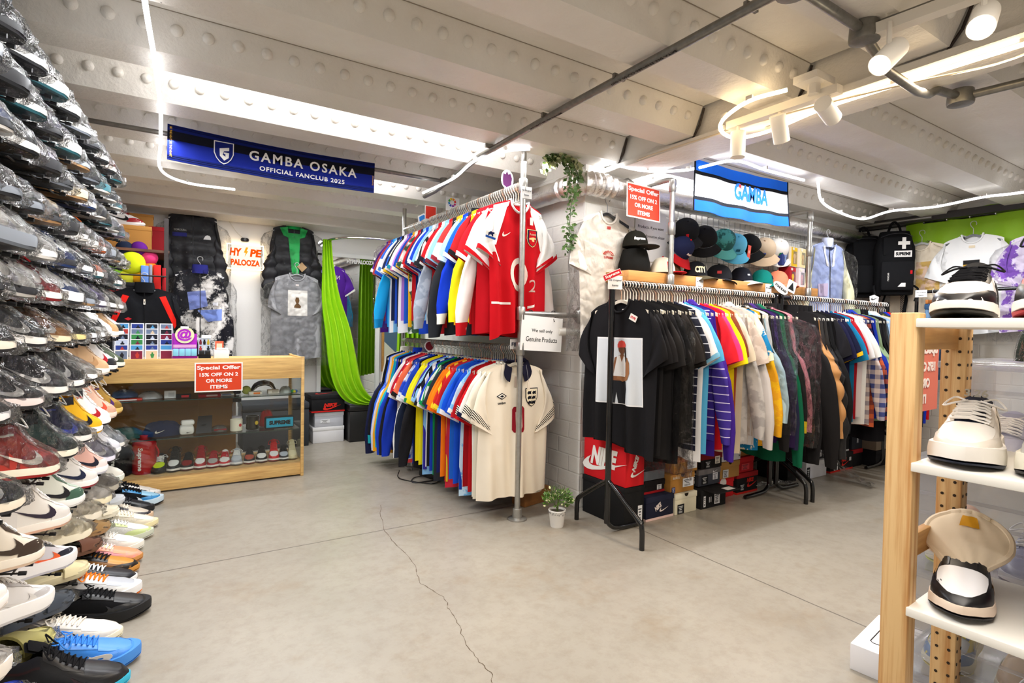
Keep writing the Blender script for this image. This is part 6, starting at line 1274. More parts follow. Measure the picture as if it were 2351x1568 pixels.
    on_wall('t_shirt', 'tee', 'grey marl t-shirt with small print in clear plastic on the back wall', (1.13, 5.70, 1.735), dict(body='9a9a9c', sleeve='9c9c9e'), baby, cat='shirt', m='mottle', sm='mottle', second='8c8c8e', bag=True, L=.92, seed=2, spread=.4)
    def stripes(t, c):
        for s in (-1, 1): ob('shoulder_stripe', c.patch([(s * .095, -.16), (s * .135, -.15), (s * .215, -.36), (s * .195, -.40)], 6, .003), 'fabric', t, 'd8241c')
        ob('diamond_logo', c.wrap(flat([(-.024, 0), (0, .012), (.024, 0), (0, -.012)]).mesh('diamond_logo', 0), -.1, -.33, .003), 'fabric', t, 'b8242c'); ob('zip_pull', c.wrap(flat(rect(.012, .04)).mesh('zip_pull', 0), 0, -.2, .006), 'plastic', t, 'e8e0d0')
    on_wall('track_jacket', 'jacket', 'black track jacket with red shoulder stripes above the counter', (-.10, 5.02, 1.50), dict(body='16171b', sleeve='17181c'), stripes, L=.62, seed=2)
    # storage shelves behind the counter's left end
    t = thing('storage_shelf', 'dark storage shelf in the corner behind the counter', 'shelf', (-.42, 5.42, 0)); up = MB()
    for x in (-.48, .46):
        for y in (-.30, .30): ob('upright', MB().box((x, y, .98), (.03, .03, 1.96)), 'paint', t, '2a2220')
    for z in (.45, .92, 1.36, 1.70): ob('shelf_board', MB().box((0, 0, z), (.96, .62, .02)), 'wood', t, '4a2a22')
    ob('hang_bar', MB().cyl((.0, -.40, 1.50), (.46, -.40, 1.50), .006, 8).box((.44, -.35, 1.50), (.012, .1, .012)).box((.02, -.35, 1.50), (.012, .1, .012)), 'paint', t, '2a2220')
    shoebox('cardboard box on the top shelf below the red sneaker', (-.24, 5.40, 1.711), (.36, .34, .19), 'b9823f', 'bd8642', group=None, name='cardboard_box'); shoebox('tall cardboard carton at the back of the top shelf', (-.22, 5.645, 1.711), (.34, .14, .34), 'b07c3c', 'a87436', group=None, name='cardboard_box', lidh=.02)
    shoe('high', dict(upper='f0ecea', over='a01c22', toe='f0ecea', sole='f2eeea', mark='17171a', collar='b4202a', lace='5a1418'), (-.40, 5.36, 1.905), (0, 0, R(-4)), 'red and white high-top on the cardboard box in the corner')
    shoebox('red box with white stripe behind the high-top', (-.02, 5.62, 1.711), (.12, .16, .24), '8c1820', 'a01c24', group=None)
    t = thing('cushion', 'round multicoloured plush cushion on the corner shelf', 'cushion', (-.18, 5.16, 1.60)); ob('centre', MB().sphere((0, -.03, 0), .085, 20, 12, sc=(1, .5, 1)), 'fabric', t, 'd2dc20')
    for k, c in enumerate(['1c2438', '5a1c78', 'd83c74', 'ee7c18', 'f0a41c', 'e2e040', '8ccc3c', 'e4a8c8']): a = R(115 - k * 45); ob('petal', MB().sphere((.12 * math.cos(a), 0, .12 * math.sin(a)), .058, 14, 10, sc=(1, .7, 1)), 'fabric', t, c)
    ob('stuffed_back', MB().sphere((0, .05, 0), .11, 16, 10, sc=(1, .5, 1)), 'fabric', t, 'd2dc20')
    for i, (x, y, w, h, c, lab) in enumerate([(-.02, 5.2, .05, .22, 'c8201c', 'bright red binder upright on the corner shelf'), (.025, 5.2, .025, .20, 'a01820', 'dark red binder at the right end of the corner shelf'), (-.10, 5.2, .05, .21, '6a90d8', 'blue folder upright on the corner shelf'), (-.062, 5.2, .02, .22, '8a90a0', 'grey folder between the blue and red ones')]):
        tag(ob('binder', MB().bbox((x, y, 1.372 + h / 2), (w, .22, h), .004), 'card', None, c), lab, 'binder')
    shoebox('black box with red and white edge on the corner shelf', (-.26, 5.22, 1.372), (.2, .28, .075), '18181a', '1b1b1d', group=None, edge='8c1820', lidh=.03)
    shoebox('pale grey plastic box behind the hanger', (-.24, 5.25, .932), (.26, .3, .3), 'c4c8cc', 'd0d4d6', group=None, lidh=.04)
    # framed picture in the far corner right of the mirror
    t = thing('framed_picture', 'framed picture leaning in the corner right of the mirror', 'picture', (2.15, 5.86, .9)); ob('frame', MB().box((0, 0, 0), (.2, .02, .5)), 'wood', t, 'b98a48'); ob('picture', MB().box((0, -.011, 0), (.15, .004, .44)), 'paper', t, '4a6478')
    ob('picture_hill', MB().poly([(-.075, -.22), (.075, -.22), (.075, -.06), (-.075, .08)], lambda u, v, q: (u, -.0135 - q, v), .001), 'paper', t, 'c8c8b4')
back_wall()
# ================================================================== brick pillar corner: duct, shelf, caps, towel, scarf
def cap_mesh(flatb=False):
    k = ('cap', flatb)
    if k in PROTO: return PROTO[k]
    mb = MB(); R0 = .088; rings = []
    for i in range(9):
        a = math.pi / 2 * i / 8; f = math.cos(a) ** .75; rings.append([(R0 * f * math.cos(q * math.tau / 28) * 1.04, R0 * f * math.sin(q * math.tau / 28) * .92, .012 + .105 * math.sin(a) ** .95) for q in range(28)])
    crown = mb.loft(rings).mesh('crown'); br = MB(); top, bot = [], []
    for i in range(5):
        u = i / 4; row = []
        for j in range(17):
            v = -1 + j / 8; an = v * 1.15; r = R0 * .99 + u * .068 * math.cos(an * .85) ** .8; row.append((r * math.sin(an) * 1.0, -r * math.cos(an) * .98, .014 - (0 if flatb else .02) * u - (.004 if flatb else .018) * v * v * (.4 + u)))
        top.append(row)
    br.grid(top); br.grid([[(x, y, z - .004) for x, y, z in r] for r in top], flip=True); br.tube(top[-1], .003, 5)
    brim = br.mesh('brim'); bt = MB().sphere((0, 0, .119), .007, 10, 6).mesh('button')
    sb = MB().tube([(.078 * math.cos(a), .074 * math.sin(a) + .0, .02) for a in [R(40 + 10 * i) for i in range(11)]], .006, 6).mesh('strap')
    for m_ in (crown, brim, bt, sb): setmats(m_, 'fabric')
    PROTO[k] = (crown, brim, bt, sb); return PROTO[k]
def cap(label, loc, rot, crown, brim=None, flatb=False, logo=None, group='caps', band=None, cm=None):
    a, b, c, d = cap_mesh(flatb); t = thing('baseball_cap', label, 'cap', loc, rot, group); o = ob('crown', a, None, t, crown); ob('brim', b, None, t, brim or crown); ob('button', c, None, t, brim or crown); ob('strap', d, None, t, band or crown)
    if cm: o.material_slots[0].link = 'OBJECT'; o.material_slots[0].material = MATS[cm[0]]; o['second_color'] = lin(cm[1])[:3]
    if logo:
        s, w, h, col, la = (*logo, 0.)[:5]
        me = text_mesh(s, w, h, .05).copy() if s else flat(rect(w, h)).mesh('patch', 0)
        for v in me.vertices:
            th = v.co.x / .088 + la; z = .055 + v.co.y; f = math.cos(math.asin(min(.98, max(0, (z - .012) / .105)) ** 1.05)) ** .75; v.co = ((.0885 * f * 1.04 + .001 + v.co.z) * math.sin(th), -(.0885 * f * .93 + .002 + v.co.z) * math.cos(th), z)
        ob('lettering' if s else 'front_patch', me, 'fabric', t, col)
    return t
def pillar_corner():
    # foil duct
    t = thing('foil_duct', 'silver foil-wrapped duct bending round the brick pillar near the ceiling', 'duct', (2.19, 2.63, 2.05)); O = Vector((2.19, 2.63, 2.05))
    path = [(2.19, 4.6, 2.05), (2.19, 3.6, 2.05), (2.19, 2.95, 2.05), (2.19, 2.74, 2.055), (2.205, 2.66, 2.055), (2.27, 2.635, 2.055), (2.4, 2.63, 2.05), (3.2, 2.63, 2.05), (4.2, 2.63, 2.05), (5.78, 2.63, 2.05)]
    rnd = random.Random(3); pp = smooth_path(path, 10); ob('foil_wrap', MB().tube([Vector(p) - O for p in pp], [.066 * (1 + rnd.uniform(-.05, .05)) for _ in pp], 20), 'foil', t)
    ob('elbow_wrap', MB().tube([Vector(p) - O for p in smooth_path([(2.19, 2.86, 2.05), (2.19, 2.72, 2.055), (2.21, 2.655, 2.055), (2.29, 2.63, 2.055), (2.42, 2.63, 2.05)], 8)], [.071 + .006 * math.sin(i * 2.3) for i in range(33)], 16), 'foil', t)
    for x in (2.6, 3.3, 4.4): ob('hanger_strap', MB().tube([(x - 2.19, .0, .068), (x - 2.19, .05, .1), (x - 2.19, .09, .1)], .006, 6), 'galvanised', t)
    tag(ob('white_pipe', MB().tube([(2.10, 2.755, 1.135), (2.27, 2.755, 1.135)], .026, 14), 'paint', None, 'e6e2da'), 'short white pipe running into the brick pillar behind the notice', 'pipe')
    # trailing vine
    t = thing('trailing_vine', 'artificial leafy vine draped over the silver duct corner', 'plant', (2.11, 2.72, 2.12)); O = Vector((2.11, 2.72, 2.12)); rnd = random.Random(9)
    lv = MB(); st = MB()
    def leaf(p, s):
        d = Vector((rnd.uniform(-1, 1), rnd.uniform(-1, .3), rnd.uniform(-1, .4))).normalized(); n = Vector((rnd.uniform(-.5, .5), -1, rnd.uniform(-.2, .8))).normalized(); w = d.cross(n).normalized(); n = w.cross(d)
        lv.add([p, p + d * s * .5 + w * s * .28 + n * s * .06, p + d * s, p + d * s * .5 - w * s * .28 + n * s * .06, p + d * s * .5], [(0, 1, 4), (1, 2, 4), (2, 3, 4), (3, 0, 4)])
    def strand(pts, n, s):
        sp = smooth_path(pts, 6); st.tube(sp, .0022, 4)
        for i in range(n): k = rnd.randrange(len(sp)); leaf(sp[k] + Vector([rnd.uniform(-.022, .022) for _ in range(3)]), s * rnd.uniform(.7, 1.2))
    strand([(-.16, .0, .01), (-.08, -.05, .06), (.0, -.04, .085), (.05, -.05, .03)], 190, .04); strand([(-.1, -.06, .07), (-.06, -.1, .0), (-.05, -.11, -.08), (-.06, -.1, -.16)], 70, .04); strand([(.0, -.05, .05), (.02, -.1, -.05), (.02, -.04, -.2), (.0, -.05, -.38), (.01, -.04, -.48)], 150, .04); strand([(-.14, -.02, .05), (-.08, -.03, .1), (.02, -.03, .09)], 120, .038)
    ob('stems', st, 'paint', t, '3a4a22'); half = len(lv.f) // 4 // 3 * 4; pl = MB(); pl.v = lv.v; pl.f = lv.f[:half]; pl.m = lv.m[:half]; lv.f = lv.f[half:]; lv.m = lv.m[half:]; ob('pale_leaves', pl, 'leather', t, 'c2c89a'); ob('leaves', lv, 'leather', t, '4f6a34')
    # clothes hanging on the pillar face
    def printred(t, c):
        for k in range(9): a = R(25 + 16 * k); ob('printed_ray', c.wrap(flat([(.02 * math.cos(a), .02 * math.sin(a)), (.055 * math.cos(a - .08), .04 * math.sin(a - .08)), (.055 * math.cos(a + .08), .04 * math.sin(a + .08))]).mesh('printed_ray', 0), -.0, -.37, .003), 'paper', t, 'd8402e')
        ob('printed_band', c.wrap(text_mesh('SUPREME', .085, .016, .03), .0, -.375, .003), 'paper', t, 'd8402e'); ob('neck_label', c.wrap(flat(rect(.03, .018)).mesh('neck_label', 0), .0, -.185, .003), 'paper', t, 'd8504a')
    t, c = garment('t_shirt', 'tee', 5, dict(body='f0e8dc', sleeve='f2eade'), (2.42, 2.675, 1.99), R(2), 'cream t-shirt with red print in clear plastic on the pillar', 'shirt', None, m='fabric', bag=True, L=.90); printred(t, c)
    hanger((2.42, 2.675, 1.99), 0, 'black hanger holding the cream t-shirt on the pillar', None, '2a2a2c', '8a8a8c')
    sign('red special offer notice hanging in front of the silver duct', 'sign', .30, .22, (2.61, 2.545, 1.972), (R(-3), R(1.5), 0), 'e04a32', OFFER(.30, .22), 'f6efe8', 'offer_sign')
    sign('white information notice on the wall behind the black caps', 'sign', .30, .34, (2.86, 2.715, 1.80), (0, 0, 0), 'eae8e6', [('Products, if you want', .25, .026, .06, '3a3a3e', 0), ('more information please', .27, .026, .0, '3a3a3e', 0), ('ask our staff.', .15, .026, -.06, '3a3a3e', 0)], None, 'notice')
    sign('white notice reading we sell only genuine products', 'sign', .325, .21, (1.965, 2.735, 1.12), (0, R(3), R(4)), 'f2f1ef', [('We sell only', .165, .026, .015, '1c1c20', 0), ('Genuine Products', .245, .03, -.035, '1c1c20', 0)], None, 'notice')
    for x in (1.885, 2.055): tag(ob('cable_tie', MB().tube([(x + .021 * math.cos(a), 2.744, 1.237 + .026 * math.sin(a)) for a in [k * math.tau / 14 for k in range(15)]], .003, 5).tube([(x, 2.742, 1.214), (x + .006, 2.738, 1.195)], .003, 5), 'plastic', None, '141416'), 'black cable tie holding the genuine products notice, %s' % ('left one' if x < 2 else 'right one'), 'cable tie')
    def note(label, loc, rot=(0, 0, 0), w=.07, h=.075): return sign(label, 'label', w, h, loc, rot, 'f4f3f1', [('All Original', w * .86, .012, h * .16, '55555a', 0), ('Items', w * .42, .011, -h * .2, '55555a', 0)], None, 'paper_label')
    note('small white paper label on top of the pipe rail pole', (1.825, 2.724, 1.955), (0, 0, 0), .075, .07); note('small white paper label on top of the black rack pole', (2.13, 2.278, 1.415), (0, 0, R(-20)), .085, .075)
    note('small white paper label at the left of the wooden shelf edge', (3.05, 2.4465, 1.472), (0, 0, 0), .075, .085); note('small white paper label at the right of the wooden shelf edge', (3.83, 2.4465, 1.472), (0, 0, 0), .075, .085)
    # wooden shelf on pipe brackets
    t = thing('wall_shelf', 'thick wooden plank shelf of caps on pipe brackets', 'shelf', (2.43, 2.58, 1.487)); ob('plank', MB().bbox((1.03, 0, 0), (2.12, .26, .065), .003), 'wood', t, 'cf9350')
    for x in (2.73, 4.31):
        b = ob('pipe_bracket', MB().tube([Vector(p) - Vector((2.43, 2.58, 1.487)) for p in smooth_path([(x, 2.715, 1.435), (x, 2.52, 1.435), (x, 2.44, 1.437), (x, 2.415, 1.46), (x, 2.415, 1.55), (x, 2.415, 1.9), (x, 2.415, 2.08), (x, 2.44, 2.11), (x, 2.52, 2.115), (x, 2.715, 2.115)], 5)], .017, 10), 'galvanised', t)
        for z in (1.47, 1.80, 2.07): ob('pipe_fitting', MB().lathe([(.021, -.04), (.024, -.036), (.024, .036), (.021, .04)], 14, Vector((x, 2.415, z)) - Vector((2.43, 2.58, 1.487))), 'galvanised', b)
        for z in (1.435, 2.115): ob('wall_flange', MB().tube([Vector((x, 2.70, z)) - Vector((2.43, 2.58, 1.487)), Vector((x, 2.718, z)) - Vector((2.43, 2.58, 1.487))], .045, 16), 'galvanised', b)
    # wire grid above the shelf
    t = thing('grid_panel', 'white wire grid on the wall holding hanging caps', 'display grid', (3.9, 2.70, 1.80)); mb = MB()
    for i in range(27): mb.tube([(-.85 + i * .065, 0, -.24), (-.85 + i * .065, 0, .26)], .0026, 5)
    for k in range(6): mb.tube([(-.85, -.004, -.22 + k * .09), (.85, -.004, -.22 + k * .09)], .0026, 5)
    ob('wire_mesh', mb, 'metal', t, 'b8b6b0')
    for x in (-.66, -.46, -.24, .0, .22): ob('hook', MB().tube([(x, 0, .2), (x, -.09, .2), (x, -.095, .215)], .003, 5), 'metal', t, '8a8884')
    S = 1.5205
    cap('black flat-brim cap with white word stacked on the shelf end', (2.58, 2.58, S + .155), (0, 0, R(28)), '17150f', '2a2622', True, ('Supreme', .085, .024, 'f0ece6', -.85))
    t = thing('beanie', 'black folded beanie with white word under the flat-brim cap', 'hat', (2.58, 2.585, S)); ob('knit_body', MB().lathe([(.098, 0), (.104, .02), (.10, .06), (.085, .12), (.075, .15), (.03, .158)], 28), 'fabric', t, '131210')
    me = text_mesh('Supreme', .12, .028, .05).copy()
    for v in me.vertices: th = v.co.x / .1 - .45; z = .09 + v.co.y; r = .0965 + v.co.z - (z - .06) * .25 + .002; v.co = (r * math.sin(th), -r * math.cos(th), z)
    ob('lettering', me, 'fabric', t, 'ece8e2')
    cap('cream cap with red letter and red brim on the shelf', (2.80, 2.545, S), (0, 0, R(34)), 'ece0c6', 'b01820', True, ('F', .036, .052, 'c01820', -.8), band='b01820')
    cap('brown cap with white figure behind the pipe bracket', (2.95, 2.62, S), (0, 0, R(30)), '5a4230', None, False, (None, .03, .04, 'e8e2d8'))
    cap('black cap with colourful front print on the shelf', (3.13, 2.55, S), (0, 0, R(20)), '17171a', '4a4230', False, ('CITY', .09, .045, 'e6d8b0', -.7))
    cap('black cap with small red star print on the shelf', (3.40, 2.56, S), (0, 0, R(-50)), '1b1b1f', None, False, (None, .03, .02, 'b03a3a'))
    cap('navy black cap with white brim on the shelf', (3.66, 2.56, S), (0, 0, R(22)), '1a1b24', 'e8e4dc', False, (None, .024, .012, 'c0c0c8', -.6))
    cap('teal green cap at the right part of the shelf', (3.92, 2.56, S), (0, 0, R(20)), '0f7a70', '0d6a62', False, (None, .03, .025, '1a2a50'))
    toy('dark red toy figure box under the blue one', 4.135, S, 'a81c28', '981824', 'c8b0a0') if False else None; cap('coral orange cap beside the toy boxes', (4.08, 2.53, S), (0, 0, R(20)), 'f08a68', 'ee8260', False)
    hang = (R(68), 0, R(10))
    def hcap(label, x, z, c, b=None, **k): return cap(label, (x, 2.595, z), (R(k.pop('tx', 55)), R(k.pop('ty', 0)), R(k.pop('tz', -40))), c, b, group='caps hanging on the wire grid', **k)
    hcap('black nylon cap with red tag hanging first on the wire grid', 3.07, 1.83, '1a1a1b', logo=(None, .02, .03, 'c02028')); hcap('black cap with patterned strap hanging second on the wire grid', 3.27, 1.80, '19191a', band='e0dcd4', tz=-50)
    hcap('navy and red cap half hidden behind the pipe bracket', 3.00, 1.70, '1b2140', 'b01c22', logo=('Supr', .06, .018, 'e8e4dc'), tz=10); hcap('teal patterned cap with white piping on the wire grid', 3.46, 1.80, '4c9c98', '5aa8a2', cm=('blotch', '2a5c5a'), tz=-20)
    hcap('light blue cap behind the teal one', 3.60, 1.78, '62b6d6', '5ab0d2', tz=-30, logo=(None, .03, .02, '20506c')); hcap('black mesh-back cap hanging right of the blue cap', 3.80, 1.80, '161617', tz=-70)
    hcap('beige suede cap hanging on the wire grid', 3.98, 1.79, 'cbb59a', 'c8ae90', tz=-50, logo=(None, .02, .015, '4a58a8')); hcap('white cap with green bars hanging last on the wire grid', 4.14, 1.80, 'eceae4', 'f0eee8', tz=-30, logo=(None, .03, .025, '1c7c4a'))
    sign('red swing tag hanging between the blue and black caps', 'tag', .035, .10, (3.69, 2.52, 1.75), (0, R(8), 0), 'e05a48', [('B', .014, .02, 0, 'f4e4dc', 0)], None, 'swing_tag')
    # toy figure boxes, two stacks
    def toy(label, x, z, col, side, pic):
        t = thing('toy_box', label, 'box', (x, 2.56, z), (0, 0, R(8)), 'toy boxes on the shelf'); ob('body', MB().bbox((0, 0, .08), (.115, .09, .158), .002), 'card', t, side); ob('front_card', MB().box((0, -.0455, .08), (.11, .001, .15)), 'card', t, col)
        ob('window', MB().box((.014, -.0465, .075), (.066, .001, .10)), 'clear_plastic', t); ob('figure_head', MB().poly(disc(.022), lambda u, v, q: (u, -.0468 - q, v + .085), .001), 'paper', t, pic); ob('figure_body', MB().poly(rect(.024, .036), lambda u, v, q: (u, -.0468 - q, v + .046), .001), 'paper', t, pic); ob('round_badge', MB().poly(disc(.018, 20, .6), lambda u, v, q: (u - .02, -.0468 - q, v + .142), .001), 'paper', t, 'ece4d4')
    toy('red toy figure box at the front of the lower stack', 4.255, S, 'b8202a', 'a01c24', 'e8b83a'); toy('pale toy figure box lower right on the shelf', 4.385, S, 'e4d8dc', 'e0d4d8', 'c8a0a8');
    toy('yellow toy figure box in the upper row', 4.27, S + .162, 'e2b81c', 'ecdcc0', 'caa880'); toy('cream toy figure box at the right of the upper row', 4.39, S + .162, 'e8d8a0', 'ece6d8', 'c8a878'); toy('blue toy figure box at the left of the upper row', 4.145, S + .162, '2c3a78', '2a3670', '7c90c0')
    # towel and scarf
    t = thing('towel', 'blue and white towel with a blue team name hanging from the ceiling', 'towel', (3.22, 2.245, 2.05), (0, 0, R(0))); g = []
    for i in range(15):
        v = i / 14; g.append([((-.49 + .98 * k / 30), .010 * math.sin(k * .7 + v * 2) * (.3 + v) - .01 * v, .155 - .31 * v + .012 * math.sin(k / 30 * math.pi) * -1 + .01 * (k / 30 - .5)) for k in range(31)])
    def band(nm, a, b, col, o=0.): ob(nm, MB().grid([[(x, y - o, z) for x, y, z in r] for r in g[a:b + 1]]).grid([[(x, y + .004, z) for x, y, z in r] for r in g[a:b + 1]], flip=True), 'fabric', t, col)
    band('top_band', 0, 3, '1a64d8'); band('black_band', 3, 4, '15161c'); band('white_field', 4, 10, 'f0f0f0'); band('black_band', 10, 11, '15161c'); band('bottom_band', 11, 14, '1450c4')
    for s in (-1, 1): ob('edge_binding', MB().tube([Vector(r[0 if s < 0 else -1]) for r in g], .005, 5), 'fabric', t, '15161c')
    letters(t, 'GAMBA', .36, .105, (.03, -.033, .0), FACE_Y, '1450b8', 'fabric', bold=.03, ext=.001); ob('red_dot', flat(disc(.012)), 'fabric', t, 'd8281c', (-.098, -.036, .035), FACE_Y)
    t = thing('scarf', 'royal blue and black football scarf hanging from the ceiling beam', 'scarf', (.60, 3.52, 2.115), (0, R(.6), 0)); rows = []
    for i in range(13):
        v = i / 12; rows.append([((-.57 + 1.14 * k / 40), .006 * math.sin(k * .35) * v - .03 * v * 0, .095 - .19 * v + .012 * math.sin(math.pi * k / 40) * -1.2) for k in range(41)])
    def sb(nm, a, b, col): ob(nm, MB().grid(rows[a:b + 1]).grid([[(x, y + .005, z) for x, y, z in r] for r in rows[a:b + 1]], flip=True), 'fabric', t, col)
    sb('top_stripe', 0, 2, '111d62'); sb('black_stripe', 2, 5, '131420'); sb('blue_field', 5, 10, '15237f'); sb('lower_stripe', 10, 12, '101c5c')
    for v in (.5, 1.0, 10.6, 11.2): i = int(v); z = rows[i][0][2]; ob('fine_line', MB().tube([(x, y - .001, zz - (v - i) * .016) for x, y, zz in rows[i]], .0016, 4), 'fabric', t, '0e1230')
    letters(t, 'GAMBA OSAKA', .62, .056, (.14, -.009, .004), FACE_Y, 'eceae6', 'fabric', bold=.02, space=1.25); letters(t, 'OFFICIAL FANCLUB 2025', .49, .026, (.13, -.009, -.062), FACE_Y, 'eceae6', 'fabric', bold=.02, space=1.15)
    b = ob('crest', flat(shield(.10, .125)), 'fabric', t, 'eceae6', (-.30, -.008, -.012), FACE_Y); ob('crest_field', flat(shield(.09, .115)), 'fabric', b, '15206a', (0, 0, .001)); ob('crest_letter', flat([(-.022, .022), (.026, .034), (.026, .016), (.0, .01), (-.006, -.01), (.008, -.02), (.008, -.006), (.0, -.004), (.0, .004), (.026, .004), (.024, -.024), (.002, -.042), (-.02, -.018)]), 'fabric', b, 'eceae6', (0, 0, .002))
    letters(t, 'BE THE HEAT, BE THE HEART', .16, .012, (-.555, -.009, .0), (R(90), R(90), 0), 'd8a83a', 'fabric'); letters(t, 'hummel', .06, .012, (.555, -.009, -.02), (R(90), R(-90), 0), 'd8a83a', 'fabric')
    # cards dividing the rails
    def divider(label, loc, pts, col, rot=FACE_Y, inner=None, text=None):
        t = thing('rail_divider', label, 'card', loc, rot); ob('card', flat(pts, .002), 'card', t, 'f4f2f0'); 
        if inner: ob('printed_mark', flat(inner, .0008), 'card', t, col, (0, 0, .0022))
        if text: letters(t, text[0], text[1], text[2], (text[3], text[4], .0026), (0, 0, 0), text[5], 'card', bold=.03)
        return t
    XR = 1.817
    divider('purple lion-head card standing on the upper pipe rail', (XR, 2.93, 2.075), disc(.045, 24, 1.35), '4a1848', FACE_Y, [(-.03, -.035), (0, -.052), (.028, -.03), (.034, .01), (.02, .04), (.008, .03), (-.004, .05), (-.014, .03), (-.03, .035), (-.034, 0)])
    t = divider('white card with rainbow ring logo on the upper pipe rail', (XR, 3.70, 2.06), [(-.05, -.05), (.06, -.05), (.06, .05), (-.05, .05)], 'ffffff', FACE_Y, None, ('LaLiga', .05, .014, .02, -.038, '3a3a3e'))
    for k in range(8): ob('ring_segment', flat([(r * math.cos(a), r * math.sin(a)) for r, a in ((.018, k * .785), (.034, k * .785), (.034, k * .785 + .6), (.018, k * .785 + .6))], .0008), 'card', t, ['e8382c', 'f08a1c', 'f0c81c', '4ab04a', '2a8ad0', '3a4ab8', '8a3aa8', 'd83a8a'][k], (0, .012, .0026))
    divider('red card with white kicking figure on the upper pipe rail', (XR, 4.08, 2.06), rect(.1, .11), 'd83a2c', FACE_Y, rect(.086, .098)); divider('blue pentagon card beside the red card on the rail', (XR, 4.22, 2.03), [(-.045, -.03), (.045, -.03), (.05, .02), (0, .05), (-.05, .02)], '2a78c8', FACE_Y, [(-.035, -.02), (.035, -.02), (.04, .014), (0, .038), (-.04, .014)])
    divider('round red and blue badge on the lower pipe rail', (XR - .03, 4.0, 1.0), disc(.042), '8c2430', FACE_Y, disc(.034)); divider('white FIFA card on the lower pipe rail by the pole', (XR, 2.80, 1.055), rect(.08, .06), 'ffffff', FACE_Y, None, ('FIFA', .06, .022, 0, 0, '2a2f4a'))
    divider('red sticker with white word standing on the black rack pole', (2.10, 2.27, 1.455), rect(.11, .034), 'c8202a', (R(90), R(-24), R(-20)), rect(.106, .03), ('Supreme', .088, .02, 0, 0, 'f6f0ec'))
    divider('white rounded card with island name between the two black racks', (3.70, 2.27, 1.47), [(.08 * math.cos(a) * (1 if abs(math.cos(a)) < .8 else .95), .034 * math.sin(a)) for a in [k * math.tau / 24 for k in range(24)]], 'ffffff', (R(90), R(28), R(-10)), None, ('STONE ISLAND', .12, .018, 0, 0, '1a1a1c'))
    divider('white card with black triangle between the two black racks', (3.86, 2.285, 1.49), rect(.085, .085), '1a1a1c', (R(90), R(20), R(-10)), [(-.03, -.026), (.03, -.026), (0, .032)]); divider('white tick card on the farther black rack rail', (5.1, 2.29, 1.455), [(-.07, -.03), (.07, -.03), (.08, .02), (.0, .035), (-.08, .02)], '1a1a1c', FACE_Y, [((a - .5) * .11, (b - .2) * .06) for a, b in SWOOSH])
    # things on the floor here
    t = thing('potted_plant', 'small artificial plant in a white pot at the pillar foot', 'plant', (1.955, 2.535, 0)); ob('pot', MB().lathe([(.036, 0), (.038, .004), (.049, .092), (.051, .094), (.051, .1), (.046, .1), (.044, .085)], 28), 'paint', t, 'f2f0ec')
    lc = MB(); rnd = random.Random(6)
    for k in range(70): a = k * math.tau / 35 + rnd.uniform(-.05, .05); z = rnd.uniform(.074, .094); r = .0385 + z * .115 + .0006; lc.sphere((r * math.cos(a), r * math.sin(a), z), .0024, 5, 4)
    ob('rim_pattern', lc, 'paint', t, '7a7a78'); lf, fl = MB(), MB()
    for k in range(520):
        u, v = rnd.uniform(0, math.tau), rnd.uniform(-.3, 1); s = math.sqrt(max(0, 1 - v * v)); r = rnd.uniform(.5, 1); p = Vector((.085 * r * s * math.cos(u), .085 * r * s * math.sin(u), .155 + .075 * r * v)); d = (p - Vector((0, 0, .12))).normalized() + Vector([rnd.uniform(-.5, .5) for _ in range(3)]); d.normalize(); w = d.orthogonal().normalized(); q = w.cross(d); L_ = rnd.uniform(.016, .026)
        (fl if k % 6 == 0 else lf).add([p, p + d * L_ * .5 + w * L_ * .3, p + d * L_, p + d * L_ * .5 - w * L_ * .3], [(0, 1, 2, 3)])
    ob('leaves', lf, 'leather', t, '4c7026'); ob('blossoms', fl, 'leather', t, 'dfe0a8'); ob('stems', MB().tube([(0, 0, .08), (.01, 0, .17)], .006, 6).tube([(0, 0, .1), (-.03, .02, .17)], .003, 5), 'paint', t, '4a5a2a'); ob('soil', MB().lathe([(.045, .088), (.04, .09)], 20), 'paint', t, '3a3020')
    t = thing('wood_offcut', 'rough wooden block on the floor under the cream shirt', 'wood block', (2.06, 2.98, 0), (0, 0, R(12))); ob('block', MB().bbox((0, 0, .055), (.20, .12, .11), .006), 'wood', t, '8a5c30'); ob('loose_slat', MB().bbox((.13, -.02, .05), (.018, .1, .10), .003), 'wood', t, 'a87c4c')
    t = thing('adapter', 'black power adapter on the floor under the lower rail', 'adapter', (1.76, 3.86, 0), (0, 0, R(14))); ob('body', MB().bbox((0, 0, .028), (.10, .2, .056), .008), 'plastic', t, '141416'); ob('cable', MB().tube(smooth_path([(-.05, .0, .02), (-.12, .05, .008), (-.19, .0, .007), (-.2, -.06, .007), (-.1, -.1, .007), (-.02, -.12, .007), (-.13, -.16, .007), (-.22, .1, .007), (-.16, .2, .04)]), .004, 5), 'plastic', t, '141416')
    tag(ob('metal_foot', MB().bbox((1.70, 4.12, .03), (.1, .06, .008), .002).cyl((1.70, 4.12, .0), (1.70, 4.12, .07), .008, 8).box((1.70, 4.12, .1), (.04, .02, .07)), 'metal', None, 'c8c6c2'), 'small silver foot on the floor beside the black adapter', 'bracket')
pillar_corner()
